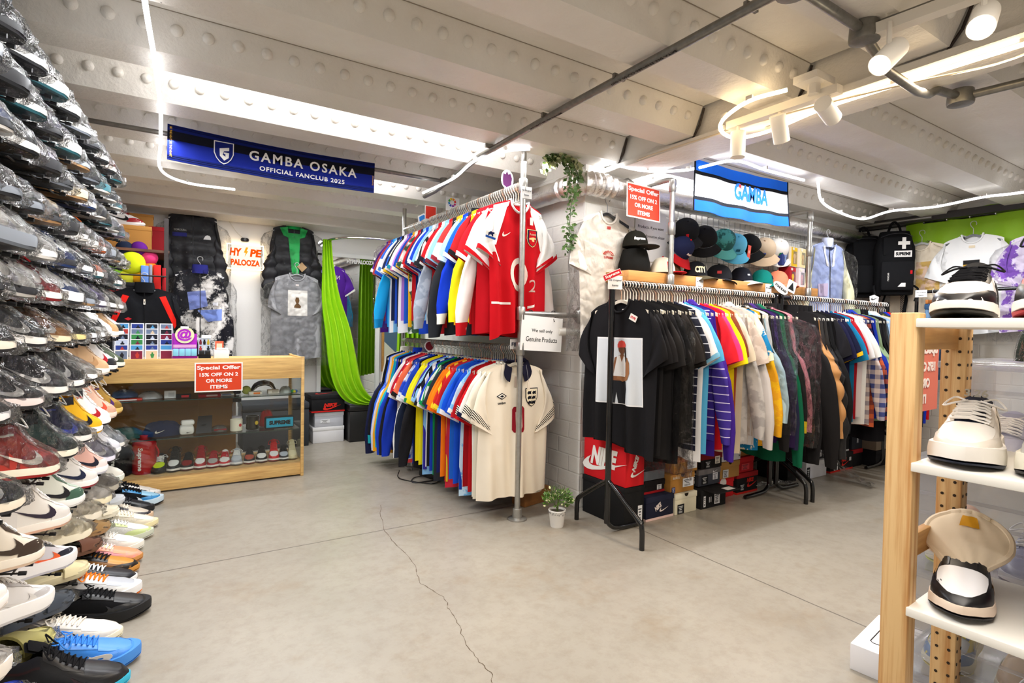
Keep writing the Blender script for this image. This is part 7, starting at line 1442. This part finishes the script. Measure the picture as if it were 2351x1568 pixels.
# ================================================================== boxes under the racks, right wall, right shelf
def rack_boxes():
    ST = lambda x, z, w=.05, h=.05, c='17181c': (x, z, w, h, c)
    def nike_side(t, w, d, h):     # word and tick on the left side (-x face)
        f = (R(90), 0, R(-90)); letters(t, 'NIKE', .24, .115, (-w / 2 - .0036, .0, h * .58), f, 'f4f0ea', 'card', bold=.06, shear=.3)
        ob('tick', MB().poly([((a - .5) * .40, (b - .2) * .23) for a, b in SWOOSH], lambda u, v, q: (-w / 2 - .0036 - q, -u, h * .36 + v), .0008), 'card', t, 'f4f0ea')
        letters(t, 'NIKE', .1, .03, (.0, -d / 2 - .0036, h * .55), (R(90), R(-70), 0), 'f4f0ea', 'card', bold=.06, shear=.3); ob('tick', MB().poly([((a - .5) * .12, (b - .2) * .09) for a, b in SWOOSH], lambda u, v, q: (.02 + u, -d / 2 - .0036 - q, h * .3 + v), .0008), 'card', t, 'f4f0ea')
    G = 'boxes under the nearer black rack'; G2 = 'boxes under the farther black rack'
    B = lambda *a, **k: shoebox(*a, group=k.pop('g', G), **k)
    B('large black carton on the floor behind the rack pole', (2.345, 2.49, 0), (.16, .37, .235), '151516', '171718', stickers=[ST(.045, .07, .035, .10, 'e8e8ea')], lidh=.03)
    B('red shoe box with white word and tick on the black carton', (2.345, 2.49, .237), (.15, .37, .245), 'd81c24', 'd81c24', logo=nike_side, lidh=.004)
    def nt(t, w, d, h): letters(t, 'NIKE', .06, .03, (-.02, -d / 2 - .0036, h * .55), (R(90), R(-30), 0), 'f0e2dc', 'card', bold=.05, shear=.2); ob('tick', MB().poly([((a - .5) * .08, (b - .2) * .06) for a, b in SWOOSH], lambda u, v, q: (.03 + u, -d / 2 - .0036 - q, h * .4 + v), .0008), 'card', t, 'f0e2dc')
    B('navy shoe box on the floor right of the black carton', (2.58, 2.46, 0), (.24, .28, .145), '1d1f34', '22253c', logo=nt, edge='e8c8c0'); B('black and red shoe box on the navy one', (2.56, 2.50, .147), (.22, .26, .08), '1a1516', '191416', stickers=[ST(.06, .035, .04, .03, 'ececee')], edge='b01c24')
    B('slate grey shoe box above the navy box', (2.56, 2.50, .229), (.22, .26, .095), '6a7078', '1f2022'); B('black shoe box with curling label above the slate grey one', (2.60, 2.49, .326), (.24, .26, .085), '1b1b1c', '1d1d1e', stickers=[ST(.05, .045, .06, .05, 'f0f0f2')])
    B('cream shoe box with thumb hole on the floor', (2.81, 2.455, 0), (.20, .28, .13), 'e6dfc4', 'eae4cc', stickers=[ST(-.05, .035, .06, .06)], notch=True)
    B('brown shoe box with white labels on the cream box', (2.79, 2.47, .132), (.22, .28, .12), 'b07d3a', 'b5823e', stickers=[ST(.05, .06, .10, .055, 'eef0f4'), ST(-.085, .025, .03, .035, '2a3a78')], notch=True, logo=lambda t, w, d, h: letters(t, 'asics', .06, .018, (-.065, -d / 2 - .0062, h - .018), FACE_Y, 'e8e0d0', 'card'))
    B('brown shoe box topmost between the red boxes', (2.82, 2.47, .254), (.22, .28, .105), 'b17f3c', 'a8683a', stickers=[ST(.055, .045, .09, .05, 'eef0f4')]); B('red flat box under the hanging purple hoodie', (2.86, 2.49, .361), (.24, .26, .05), 'c01c24', 'c01c24', stickers=[ST(-.02, .03, .12, .03, 'e8d4d4')])
    B('black shoe box with large size number and open lid on the floor', (3.07, 2.445, 0), (.25, .28, .125), '1a191b', '1c1b1d', stickers=[ST(-.095, .05, .02, .07, 'ececee'), ST(.03, .055, .055, .07, 'f0eef0')], logo=lambda t, w, d, h: letters(t, '11', .022, .035, (-.04, -d / 2 - .004, h * .45), FACE_Y, 'f0eef0', 'card', bold=.04))
    t = ob('open_flap', MB().bbox((3.08, 2.255, .128), (.24, .11, .006), .001), 'card', None, '1e1d1f'); tag(t, 'bent black lid flap with white label on the open black box', 'box lid'); ob('label_sticker', MB().poly(rect(.08, .05), lambda u, v, q: (3.13 + u, 2.24 + v, .1315 + q), .0008), 'paper', t, 'f0ece8')
    B('dark blue-grey shoe box between brown and red boxes', (3.08, 2.48, .133), (.22, .26, .11), '42444e', '7a7678', stickers=[ST(-.05, .04, .06, .055), ST(.055, .055, .05, .045, 'dfe0e6')], logo=lambda t, w, d, h: ob('tick', MB().poly([((a - .5) * .05, (b - .2) * .04) for a, b in SWOOSH], lambda u, v, q: (.05 + u, -d / 2 - .0064 - q, h - .02 + v), .0006), 'card', t, 'e8e8ea'))
    B('tall black box standing between the brown and grey boxes', (2.945, 2.50, .133), (.05, .26, .125), '18181a', '18181a', stickers=[ST(0, .06, .032, .09)]); B('black and dark red shoe box in the upper row', (3.10, 2.48, .245), (.21, .26, .12), '191617', '7c1416', stickers=[ST(-.04, .03, .06, .05), ST(.055, .05, .05, .05, 'ebe2d4')], lidh=.06, notch=True)
    B('red shoe box with white disc beside the open black box', (3.31, 2.53, 0), (.20, .26, .14), 'd01c22', 'd01c22', logo=lambda t, w, d, h: ob('white_disc', MB().poly(disc(.035), lambda u, v, q: (-.02 + u, -d / 2 - .0036 - q, .105 + v), .0006), 'card', t, 'efe8e4')); B('brown kraft shoe box above the red disc box', (3.33, 2.51, .142), (.21, .27, .115), 'b48648', 'b88a4c', stickers=[ST(-.05, .035, .06, .055, 'd8d8dc')], notch=True)
    B('white shoe box topmost above the kraft box', (3.34, 2.51, .259), (.21, .27, .075), 'e6e4ea', 'eae8ee', stickers=[ST(-.055, .035, .05, .045), ST(.09, .03, .01, .01)])
    def rd(t, w, d, h): letters(t, 'NIKE', .08, .03, (.03, -d / 2 - .0036, h * .62), FACE_Y, 'd82a20', 'card', bold=.05, shear=.2); ob('tick', MB().poly([((a - .5) * .12, (b - .2) * .09) for a, b in SWOOSH], lambda u, v, q: (.05 + u, -d / 2 - .0036 - q, h * .4 + v), .0008), 'card', t, 'd82a20')
    B('black shoe box with red tick at the foot of the second rack', (3.555, 2.53, 0), (.24, .28, .15), '171516', 'a81c20', logo=rd, stickers=[ST(-.06, .05, .06, .05)], edge='d02a20'); B('red shoe box with small label on the red tick box', (3.53, 2.53, .152), (.2, .27, .11), 'b81c24', 'c01e26', stickers=[ST(.0, .04, .09, .045, 'd8444a')]); B('brown box mostly hidden by the green sweatshirt', (3.53, 2.54, .264), (.2, .26, .07), '9c6430', 'a06834')
    B('upright black box on the floor under the long coat', (4.12, 2.52, 0), (.12, .26, .32), '141213', '141213', logo=lambda t, w, d, h: ob('red_mark', MB().poly(rect(.014, .05), lambda u, v, q: (.0 + u, -d / 2 - .0006 - q, h * .72 + v), .0006), 'card', t, 'c01c20'), g=G2, lidh=.004)
    B('purple shoe box on top of the black boxes', (4.28, 2.52, .322), (.34, .26, .10), '3a145c', '40186a', stickers=[ST(.03, .03, .07, .06), ST(.11, .02, .10, .025, 'e2dce8')], g=G2); B('black box behind the white one', (4.30, 2.60, 0), (.20, .2, .318), '121112', '121112', g=G2, lidh=.004) if False else None
    B('white shoe box with thumb hole under the farther rack', (4.43, 2.50, 0), (.30, .26, .135), 'dcdce2', 'e6e6ea', stickers=[ST(-.12, .05, .04, .09)], notch=True, g=G2); B('black shoe box on the white one', (4.44, 2.52, .137), (.28, .26, .12), '151416', '151416', stickers=[ST(.06, .05, .06, .06, 'c8c8cc')], g=G2)
    B('red shoe box with two labels under the puffer jackets', (4.80, 2.53, .29), (.56, .26, .10), 'b01820', 'b41a22', stickers=[ST(-.14, .04, .08, .05, 'c83a40'), ST(.02, .05, .03, .07), ST(.12, .045, .08, .05, 'c83a40')], g=G2)
    B('black box with white edge below the red box', (4.82, 2.53, .152), (.34, .26, .136), '161416', '161416', edge='d8d8d8', g=G2); B('black shoe box with red word lowest under the farther rack', (4.84, 2.52, 0), (.36, .28, .15), '141213', '141213', logo=rd, stickers=[ST(-.10, .05, .06, .06, 'e8e8ea'), ST(.13, .09, .03, .03, 'e8e8ea')], edge='c82a20', g=G2)
    B('dark grey shoe box at the right end under the farther rack', (5.13, 2.53, .152), (.18, .26, .2), '2a2c34', '2a2c34', stickers=[ST(.0, .1, .03, .09, '9a9ca4')], g=G2); B('black shoe box with red lid at the right end', (5.13, 2.53, 0), (.19, .26, .15), '151416', 'b01c22', g=G2)
    for i, (x, z, h, c, lab) in enumerate([(5.42, 0, .14, '17161a', 'black flat box at the foot of the right wall'), (5.42, .142, .13, '8a7a6a', 'taupe shoe box in the right corner stack'), (5.42, .274, .11, '6a5c50', 'brown shoe box in the right corner stack'), (5.42, .386, .09, '3a3638', 'dark shoe box on top of the right corner stack')]): B(lab, (x, 2.45, z), (.34, .3, h), c, c, stickers=[ST(.08, h * .5, .06, .03, 'c8c4c0')], g='boxes in the right corner')
    # crumpled film on the floor
    for lab, p, s in (('crumpled clear plastic strip trailing on the floor by the white box', [(4.35, 2.36, .30), (4.42, 2.30, .2), (4.50, 2.22, .1), (4.52, 2.1, .03), (4.50, 1.98, .012)], .05), ('crumpled clear plastic film under the nearer rack end', [(3.72, 2.42, .02), (3.86, 2.36, .03), (4.0, 2.30, .02)], .07)):
        sp = smooth_path(p, 5); r = random.Random(1); mb = MB().grid([[q + Vector((s * (k / 6 - .5) * 2, .3 * s * math.sin(k * 2 + i), .012 * math.sin(k * 3.1 + i * 1.3) + .012)) for k in range(7)] for i, q in enumerate(sp)]); tag(ob('plastic_film', mb, 'film'), lab, 'plastic film')
rack_boxes()

def right_wall():
    t = thing('jacket_prop', 'x', 'x') if False else None
    def floral(t, c):
        ob('front_patch', c.patch([(-.15, -.45), (-.04, -.44), (-.05, -.55), (-.14, -.56)], 4, .004), 'fabric', t, 'b8a8c0'); 
        for s in (-1, 1): ob('collar_stripe', c.patch([(s * .02, -.30), (s * .05, -.29), (s * .08, -.13), (s * .06, -.12)], 3, .004), 'fabric', t, 'f0ece8')
    t, c = garment('varsity_jacket', 'jacket', 2, dict(body='a8b4dc', sleeve='ece6c0', trim='c4cae4'), (4.80, 2.53, 2.02), R(-8), 'pale lavender jacket with cream sleeves in clear plastic by the corner', 'jacket', None, m='sheen_fabric', sm='fabric', bag=True, L=.75); floral(t, c)
    hanger((4.80, 2.53, 2.02), R(-8), 'clear hanger holding the lavender jacket', None, 'd8dade', 'c8c8c8', 'tube')
    # backpacks
    def pack(label, loc, rz, logos):
        t = thing('backpack', label, 'backpack', loc, (0, 0, rz)); c = '121214'
        rings = []
        for i in range(13):
            v = i / 12; w = .155 * (1 - .25 * max(0, v - .72) / .28 * 1.2) * (1 - .06 * (1 - v)); d = .10 * (1 - .35 * max(0, v - .7) / .3) * (.9 + .2 * math.sin(v * 3)); rings.append([(w * math.copysign(abs(math.cos(a)) ** .6, math.cos(a)) + .003 * math.sin(k * 3 + v * 20), d * math.copysign(abs(math.sin(a)) ** .6, math.sin(a)), -.28 + .56 * v) for k, a in ((k, k * math.tau / 28) for k in range(28))])
        ob('main_body', MB().loft(rings), 'fabric', t, c); ob('front_pocket', MB().bbox((0, -.105, -.12), (.25, .05, .26), .024), 'fabric', t, '161618'); ob('upper_pocket', MB().bbox((0, -.09, .14), (.22, .04, .17), .02), 'fabric', t, '141416')
        ob('top_handle', MB().tube(smooth_path([(-.05, 0, .27), (-.03, 0, .34), (.0, .01, .37), (.03, 0, .34), (.05, 0, .27)]), .011, 6), 'fabric', t, c)
        for s in (-1, 1): ob('shoulder_strap', MB().tube(smooth_path([(s * .09, .09, .25), (s * .12, .13, .1), (s * .12, .12, -.15), (s * .13, .08, -.27), (s * .1, .02, -.42), (s * .08, .0, -.52)]), .014, 6), 'fabric', t, c); ob('side_strap', MB().tube(smooth_path([(s * .15, -.03, -.2), (s * .165, -.09, -.24), (s * .14, -.1, -.34)]), .009, 6), 'fabric', t, c)
        for z in (.245, -.02): ob('zip', MB().tube(smooth_path([(-.12, -.075, z - .02), (-.06, -.115, z + .0), (.0, -.125, z + .005), (.06, -.115, z), (.12, -.075, z - .02)]), .003, 5), 'plastic', t, '2a2a2d')
        if logos:
            letters(t, 'SUPREME', .11, .03, (.04, -.1145, .072), FACE_Y, '16161a', 'fabric', bold=.05); ob('name_patch', MB().box((.04, -.112, .072), (.13, .003, .055)), 'fabric', t, 'ece8e4')
            ob('cross_patch', MB().poly([(-.014, .05), (.014, .05), (.014, .016), (.044, .016), (.044, -.014), (.014, -.014), (.014, -.05), (-.014, -.05), (-.014, -.014), (-.044, -.014), (-.044, .016), (-.014, .016)], lambda u, v, q: (.045 + u, -.111 - q, .165 + v), .002), 'fabric', t, 'e6e2dc')
            ob('dome_mark', MB().poly([(-.028, -.016), (.03, -.016), (.03, .018), (.0, .018), (-.012, .004)], lambda u, v, q: (.03 + u, -.1312 - q, -.20 + v), .001), 'fabric', t, 'e6e2dc'); letters(t, 'rescue', .07, .012, (-.07, -.1312, -.13), (R(90), R(-90), 0), 'e6e2dc', 'fabric'); ob('red_patch', MB().box((.10, -.1315, -.09), (.016, .001, .03)), 'fabric', t, 'c01c24')
    pack('black backpack with white cross and name patch on the right wall', (5.52, 2.33, 1.79), R(-52), True); pack('plain black backpack hanging in the corner behind the other', (5.50, 2.66, 1.80), R(-35), False) if False else pack('plain black backpack hanging in the corner behind the lettered one', (5.66, 2.76 - .09, 1.79), R(-50), False) if False else pack('plain black backpack hanging in the corner left of the lettered one', (5.52, 2.585, 1.78), R(-50), False)
    t = thing('hanging_rail', 'steel pipe and black bar along the right wall above the bags', 'rail', (5.72, 2.0, 2.17)); ob('black_bar', MB().cyl((.06, -.9, .0), (.06, .72, .0), .018, 12), 'gloss', t, '121213'); ob('steel_pipe', MB().cyl((-.06, .1, .015), (-.06, .72, .015), .014, 12), 'galvanised', t)
    # folded curtain with eyelets on the bar
    t = thing('folded_curtain', 'lime green eyelet curtain folded over a bar on the right wall', 'curtain', (5.765, 1.72, 2.06)); g = []
    for i in range(9): v = i / 8; g.append([(.006 * math.sin(k * .9 + v * 3) - .012 * math.sin(k * .33), .62 - 1.24 * k / 40, .17 - .36 * v + .012 * math.sin(k * .4) * (v < .3)) for k in range(41)])
    ob('fabric_panel', MB().grid(g).grid([[(x + .02, y, z) for x, y, z in r] for r in g], flip=True), 'sheen_fabric', t, '97c81c')
    for y in (.38, .05, -.3):
        ob('rod_section', MB().cyl((-.024, y + .085, .105), (-.024, y - .085, .105), .017, 12), 'gloss', t, '121213')
        for s in (-1, 1): ob('eyelet', MB().tube([(-.022, y + s * .085 + .004, .105 + .0), (-.022, y + s * .085 - .004, .105)], .024, 16), 'chrome', t)
    def on_bar(name, kind, label, loc, cols, after=None, hcol='1a1a1c', **kw):
        t, c = garment(name, kind, kw.pop('seed', 1), cols, loc, R(-90), label, 'shirt', None, **kw); 
        if after: after(t, c)
        hanger(loc, R(-90), 'hanger holding the %s' % label.split(' in ')[0].split(' with')[0], None, hcol, 'b8b8b8'); return t
    def print1(t, c):
        p = ob('printed_panel', c.patch([(-.03, -.26), (.15, -.26), (.15, -.52), (-.03, -.52)], 5, .003), 'mottle', t, 'd8b468', second=None); p['second_color'] = lin('e8c8b0')[:3]
        ob('side_lettering', c.patch([(-.15, -.40), (-.12, -.40), (-.12, -.78), (-.15, -.78)], 5, .003), 'zigzag', t, 'e8dccb'); t.children[-1]['second_color'] = lin('2a2a2e')[:3]
    on_bar('t_shirt', 'tee', 'cream t-shirt with tan printed panel in clear plastic', (5.66, 2.17, 2.06), dict(body='efe2cc', sleeve='efe2cc'), print1, 'd8d8d8', bag=True, L=.9)
    def print2(t, c): 
        p = ob('printed_panel', c.patch([(-.055, -.30), (.055, -.30), (.055, -.42), (-.055, -.42)], 4, .003), 'paper', t, 'c89a2a'); ob('printed_band', c.patch([(-.055, -.30), (.055, -.30), (.055, -.335), (-.055, -.335)], 3, .0045), 'paper', p, '1c1a1a'); ob('neck_label', c.wrap(flat(rect(.04, .02)).mesh('neck_label', 0), 0, -.19, .003), 'paper', t, 'e8d8b8')
    on_bar('t_shirt', 'tee', 'white t-shirt with small yellow and black print on a black hanger', (5.64, 1.80, 2.08), dict(body='efefee', sleeve='f0f0ef'), print2, seed=2, L=.9)
    on_bar('t_shirt', 'tee', 'purple and white tie-dye t-shirt in clear plastic', (5.62, 1.36, 2.04), dict(body='8a5cc0', sleeve='8a5cc0'), None, 'd8d8d8', m='blotch', sm='blotch', second='e8dcf0', bag=True, seed=3, L=.85)
    # low rail of jeans
    t = thing('garment_rack', 'short black rail of jeans by the right wall', 'clothes rack', (5.42, 1.72, 0)); ob('top_rail', MB().cyl((0, -.38, 1.52), (0, .38, 1.52), .014, 12), 'gloss', t, '121213')
    for s in (-.38, .38): ob('upright', MB().cyl((0, s, 0), (0, s, 1.54), .014, 12), 'gloss', t, '121213')
    sign('small white paper label on the jeans rail', 'label', .085, .06, (5.395, 2.06, 1.505), (0, 0, R(-90)), 'f4f3f1', [('All Original', .07, .012, .01, '55555a', 0), ('Items', .036, .011, -.014, '55555a', 0)], None, 'paper_label')
    for i in range(4):
        y = 1.98 - i * .07; t = thing('jeans', 'folded blue jeans on a wooden clip hanger, %s from the corner' % ORD[i], 'trousers', (5.42, y, 1.52), (0, 0, 0), 'jeans on the short rail')
        ob('folded_legs', MB().bbox((0, 0, -.42), (.24, .035, .62), .014), 'mottle', t, ['3a5a80', '4a6a90', '2a4060', '50708c'][i]); t.children[-1]['second_color'] = lin('6a88a8')[:3]; ob('waistband', MB().bbox((0, 0, -.13), (.25, .04, .05), .01), 'fabric', t, '324e70')
        h = thing('clip_hanger', 'orange wooden clip hanger on the jeans rail, %s from the corner' % ORD[i], 'hanger', (5.42, y, 1.52), (0, 0, 0), 'clip hangers'); ob('hook', HG['flat'][0], None, h, 'c8c8c8'); ob('clamp', MB().bbox((0, 0, -.09), (.26, .02, .035), .005), 'wood', h, 'b0682c')
right_wall()

def right_shelf():
    yaw = R(3); t = thing('wooden_shelf_unit', 'pine shelf unit with white boards displaying sneakers on the right', 'shelf unit', (1.285, .52, 0), (0, 0, yaw)); PN = 'dfba84'
    for x in (.022, .325):
        ob('upright', MB().bbox((x, 0, .60), (.044, .032, 1.20) if False else (.044, .05, 1.194), .003), 'wood_upright', t, PN)
        ob('far_upright', MB().bbox((x, -1.0, .60), (.044, .05, 1.194), .003), 'wood_upright', t, PN)
    hl = MB()
    for k in range(36):
        for xx in (.312, .338): hl.poly(disc(.004, 10), lambda u, v, q: (.3028 - q if False else xx + u, -.0254 - q, .06 + k * .031 + v), .0006)
    ob('peg_holes', hl, 'paint', t, '2a1a0c')
    hs = MB()
    for k in range(36):
        for yy in (-.012, .012): hs.poly(disc(.0035, 10), lambda u, v, q: (.3028 - q, yy + u, .06 + k * .031 + v), .0006)
    ob('side_peg_holes', hs, 'paint', t, '2a1a0c')
    for z in (1.145, .70, .10): ob('cross_bar', MB().bbox((.172, 0, z), (.26, .018, .05), .002), 'wood', t, 'd6a666')
    Z = [1.176, .884, .588, .29]
    for z in Z: ob('shelf_board', MB().bbox((.163, -.515, z), (.335, .985, .018), .002), 'paint', t, 'efece4')
    K = dict; T = lambda x, y: Vector((1.285, .52, 0)) + Matrix.Rotation(yaw, 3, 'Z') @ Vector((x, y, 0))
    def sh(z, x, y, rz, kind, c, lab, s=1.0, **k):
        p = T(x, y); v = Matrix.Rotation(rz, 3, 'Z') @ Vector((.295 * s, 0, 0)); return shoe(kind, c, (p.x - v.x, p.y - v.y, z + .0095), (0, 0, rz), lab, group='sneakers on the wooden shelf unit', scale=s, **k)
    W = math.pi
    sh(Z[0], .005, -.085, W + .18, 'low', K(upper='efe8e4', over='131215', toe='efe2dc', sole='f0e8e0', out='1a1712', mark='1a1a22', lace='17171a', tongue='1a1a1c'), 'white and black sneaker with loose black laces at the top shelf end')
    sh(Z[0], .0, -.215, W + .18, 'high', K(upper='17161a', over='131215', toe='b01c24', sole='f0e6de', out='a01824', mark='b01c24', lace='17171a', collar='17161a', tongue='17161a'), 'black high-top with red toe box on the top shelf'); sh(Z[0], .0, -.345, W + .05, 'high', K(upper='a01c24', over='131215', toe='b01c24', sole='f0e6de', out='a01824', mark='f0e8e4', collar='17161a'), 'red and black high-top cut off at the right on top shelf')
    a = sh(Z[1], .005, -.10, W + .2, 'runner', K(upper='efe6dc', over='e2d8cc', toe='f0ebe4', sole='f4efe8', out='1c2438', mark='e8dcd0', lace='f2eee8', tongue='161a2c', lining='e8c8b8'), 'cream runner with navy tongue on the second shelf')
    letters(a, '3.26', .04, .018, (.094, 0, .134), (R(62), 0, R(90)), 'b8b4a8', 'fabric', bold=.02)
    sh(Z[1], .01, -.235, W + .2, 'runner', K(upper='9a9a98', over='b8b6b0', toe='8c8c8c', sole='e8e2d0', out='17171a', mark='c8b84a', lace='9c9a98', tongue='17171a'), 'silver grey runner beside the cream one on the second shelf')
    sh(Z[1], .17, -.13, W + .1, 'low', K(upper='c8a888', over='b89878', toe='bca080', sole='c8c8a0', out='c4d028', mark='c4d028', lace='c8a888'), 'tan and lime sneaker at the back of the second shelf', .95) if False else None
    tn = sh(Z[2], .005, -.105, W + .25, 'low', K(upper='16161b', over='131317', toe='eeeef2', sole='f0dcc8', out='141318', mark='e8a020', lace='-', tongue='-', lining='e8d4b8'), 'black sneaker with white toe and big cream tongue on the third shelf', skip=('laces', 'tongue'))
    rows = []
    for i in range(17):
        v = i / 16; w = (.024 + .046 * sstep(0, .55, v)) * math.sqrt(max(.05, 1 - max(0, (v - .62) / .38) ** 2 * .75)); rows.append([(.185 - .10 * v + .010 * (1 - (k / 8 - 1) ** 2) * math.sin(v * 2.6) + .002 * math.sin(k * 1.7 + i * .9), w * (k / 8 - 1), .074 + .092 * v - .012 * (k / 8 - 1) ** 2) for k in range(17)])
    tg = ob('folded_tongue', MB().grid(rows).grid([[(x - .016, y * .96, z - .004) for x, y, z in r] for r in rows], flip=True).tube([Vector(r[0]) - Vector((.008, 0, .002)) for r in rows] + [Vector(q) - Vector((.008, 0, .002)) for q in rows[-1][1:-1]] + [Vector(r[-1]) - Vector((.008, 0, .002)) for r in rows[::-1]], .0085, 8), 'fabric', tn, 'ead8bd'); ob('tongue_label', MB().grid([[(x + .003, y * .8, z + .002) for x, y, z in r[6:12]] for r in rows[12:16]]), 'sheen_fabric', tg, 'd89a1c')
    sh(Z[2], .0, -.255, W + .1, 'high', K(upper='141318', over='131217', toe='c01820', sole='f0ecea', out='8c1620', mark='b01c24', lace='141318', collar='141318', tongue='141318'), 'black high-top with red toe box on the third shelf')
    sh(Z[3], .10, -.24, W + .3, 'runner', K(upper='6a6c72', over='5a5c62', toe='7c7e84', sole='d8d8d4', mark='c8c8c8', lace='c8c8cc'), 'grey runner on the lowest visible shelf')
    # clear stacking tubs behind, with shoes inside
    n = 0
    for k in range(4):
        for (bx, by, side) in ((.36, -.10, 'behind the shelf unit'), (.36, -.60, 'further right behind the shelf unit')):
            z = .003 + k * .272; by = by - (.09 if k == 3 else 0.); p = T(bx + .24, by); tt = thing('storage_tub', 'clear plastic storage tub %s, %s from the floor' % (side, ORD[k]), 'storage box', (p.x, p.y, z), (0, 0, yaw), 'clear stacking tubs')
            b = MB()
            for (c, d) in (((0, 0, .004), (.44, .46, .006)), ((-.22, 0, .128), (.005, .47, .248)), ((.22, 0, .128), (.005, .47, .248)), ((0, -.232, .128), (.44, .005, .248)), ((0, .232, .128), (.44, .005, .248))): b.box(c, d)
            for zz in (.05, .10, .15, .2): b.box((-.224, 0, zz), (.006, .45, .008))
            ob('tub', b, 'clear_plastic', tt); ob('lid', MB().bbox((0, 0, .260), (.455, .485, .018), .004), 'clear_plastic', tt, 'ffffff')
            if k in (0, 1, 2, 3):
                cs = [K(upper='8a8c90', over='5a5c62', sole='e8e8e4'), K(upper='d8c84a', over='5a80b0', toe='c0c4c4', sole='d8d4c0', lace='e8d830', mark='3a5a9c', tongue='d8c830'), K(upper='d8b890', over='c0a078', toe='c8a880', sole='d8d0b8', out='c8d42a', lace='c8a888', mark='c8d42a', tongue='d8b8a8'), K(upper='8c8ea8', over='a0a2b8', sole='e0e0e8')]
                for j, yy in enumerate((.13, -.02) if side.startswith('behind') else (.1,)):
                    c = dict(cs[(k + j) % 4] if not (side.startswith('behind') and j == 0) else cs[{0: 0, 1: 1, 2: 2, 3: 3}[k]]); q = T(bx + .03, by + yy); v = Matrix.Rotation(W + .1, 3, 'Z') @ Vector((.295, 0, 0)); n += 1
                    shoe('low', c, (q.x - v.x + .0, q.y - v.y, z + .009), (0, 0, W + .1), '%s sneaker inside the clear tub %s, %s from the floor' % (['grey', 'yellow and blue', 'tan and lime', 'lilac grey'][(k + j) % 4] if not (side.startswith('behind') and j == 0) else ['grey', 'yellow and blue', 'tan and lime', 'lilac grey'][k], 'left side' if j == 0 else 'right side' if side.startswith('behind') else 'furthest right', ORD[k]), group='sneakers in clear tubs')
    p = T(.56, .150); sg = sign('translucent red special offer notice seen from behind beside the shelf unit', 'sign', .30, .22, (p.x, p.y, 1.04), (0, 0, R(183)), 'e07a66', (), None, 'offer_sign')
    me_ = [('Special Offer', .27, .036, .068), ('15% OFF ON 2', .24, .028, .02), ('OR MORE', .16, .028, -.028), ('ITEMS', .11, .028, -.074)]
    for s, w, h, y in me_: letters(sg, s, w, h, (-.0, .0012, y), FACE_Y, 'f4e8e2', 'paper', bold=.05)
    # bagged things on top of the tubs
    for i, (x, y, w, d, h, c, lab) in enumerate([(.5, -.13, .1, .12, .09, '1f3026', 'dark green bundle in plastic on the clear tubs'), (.5, -.24, .08, .1, .09, '8c4a40', 'rust red bundle in plastic on the clear tubs'), (.5, -.33, .07, .1, .1, 'd8a020', 'amber yellow bundle on the clear tubs'), (.5, -.45, .14, .12, .09, '2a2640', 'dark purple bundle in plastic on the clear tubs')]):
        p = T(x, y); b = MB(); rings = []
        for q in range(7): a = math.pi * q / 12; rings.append([(w / 2 * math.cos(e * math.tau / 16) * (math.cos(a) ** .6 + .02), d / 2 * math.sin(e * math.tau / 16) * (math.cos(a) ** .6 + .02), h * math.sin(a) * (1 + .1 * math.sin(e * 2 + i))) for e in range(16)])
        t2 = thing('bundle', lab, 'packet', (p.x, p.y, 1.092)); ob('contents', b.loft(rings), 'fabric', t2, c); ob('plastic_wrap', MB().loft([[(u * 1.06, v * 1.06, zz * 1.06) for u, v, zz in r] for r in rings]), 'bag_film', t2)
    # white carton on the floor
    t = thing('carton', 'white flat product box on the floor by the shelf unit', 'box', (2.17, .83, 0), (0, 0, R(8))); ob('body', MB().bbox((0, 0, .045), (.30, .26, .09), .002), 'card', t, 'f0eff2')
    ob('printed_outline', MB().tube([(-.08, -.10, .0905), (.13, -.10, .0905), (.14, -.09, .0905), (.14, .08, .0905), (.13, .09, .0905), (-.08, .09, .0905), (-.09, .08, .0905), (-.09, -.09, .0905)], .0018, 5, closed=True), 'paper', t, '2a2a30')
right_shelf()
tag(ob('ceiling_bag', MB().bbox((-.56, 2.12, 2.085), (.27, .46, .16), .02), 'mottle', None, '8fb0d0'), 'pale blue patterned box on top of the shoe wall near the ceiling', 'box'); bpy.data.objects['ceiling_bag'].name = 'patterned_box'; bpy.data.objects['patterned_box']['second_color'] = lin('6a8ab0')[:3]
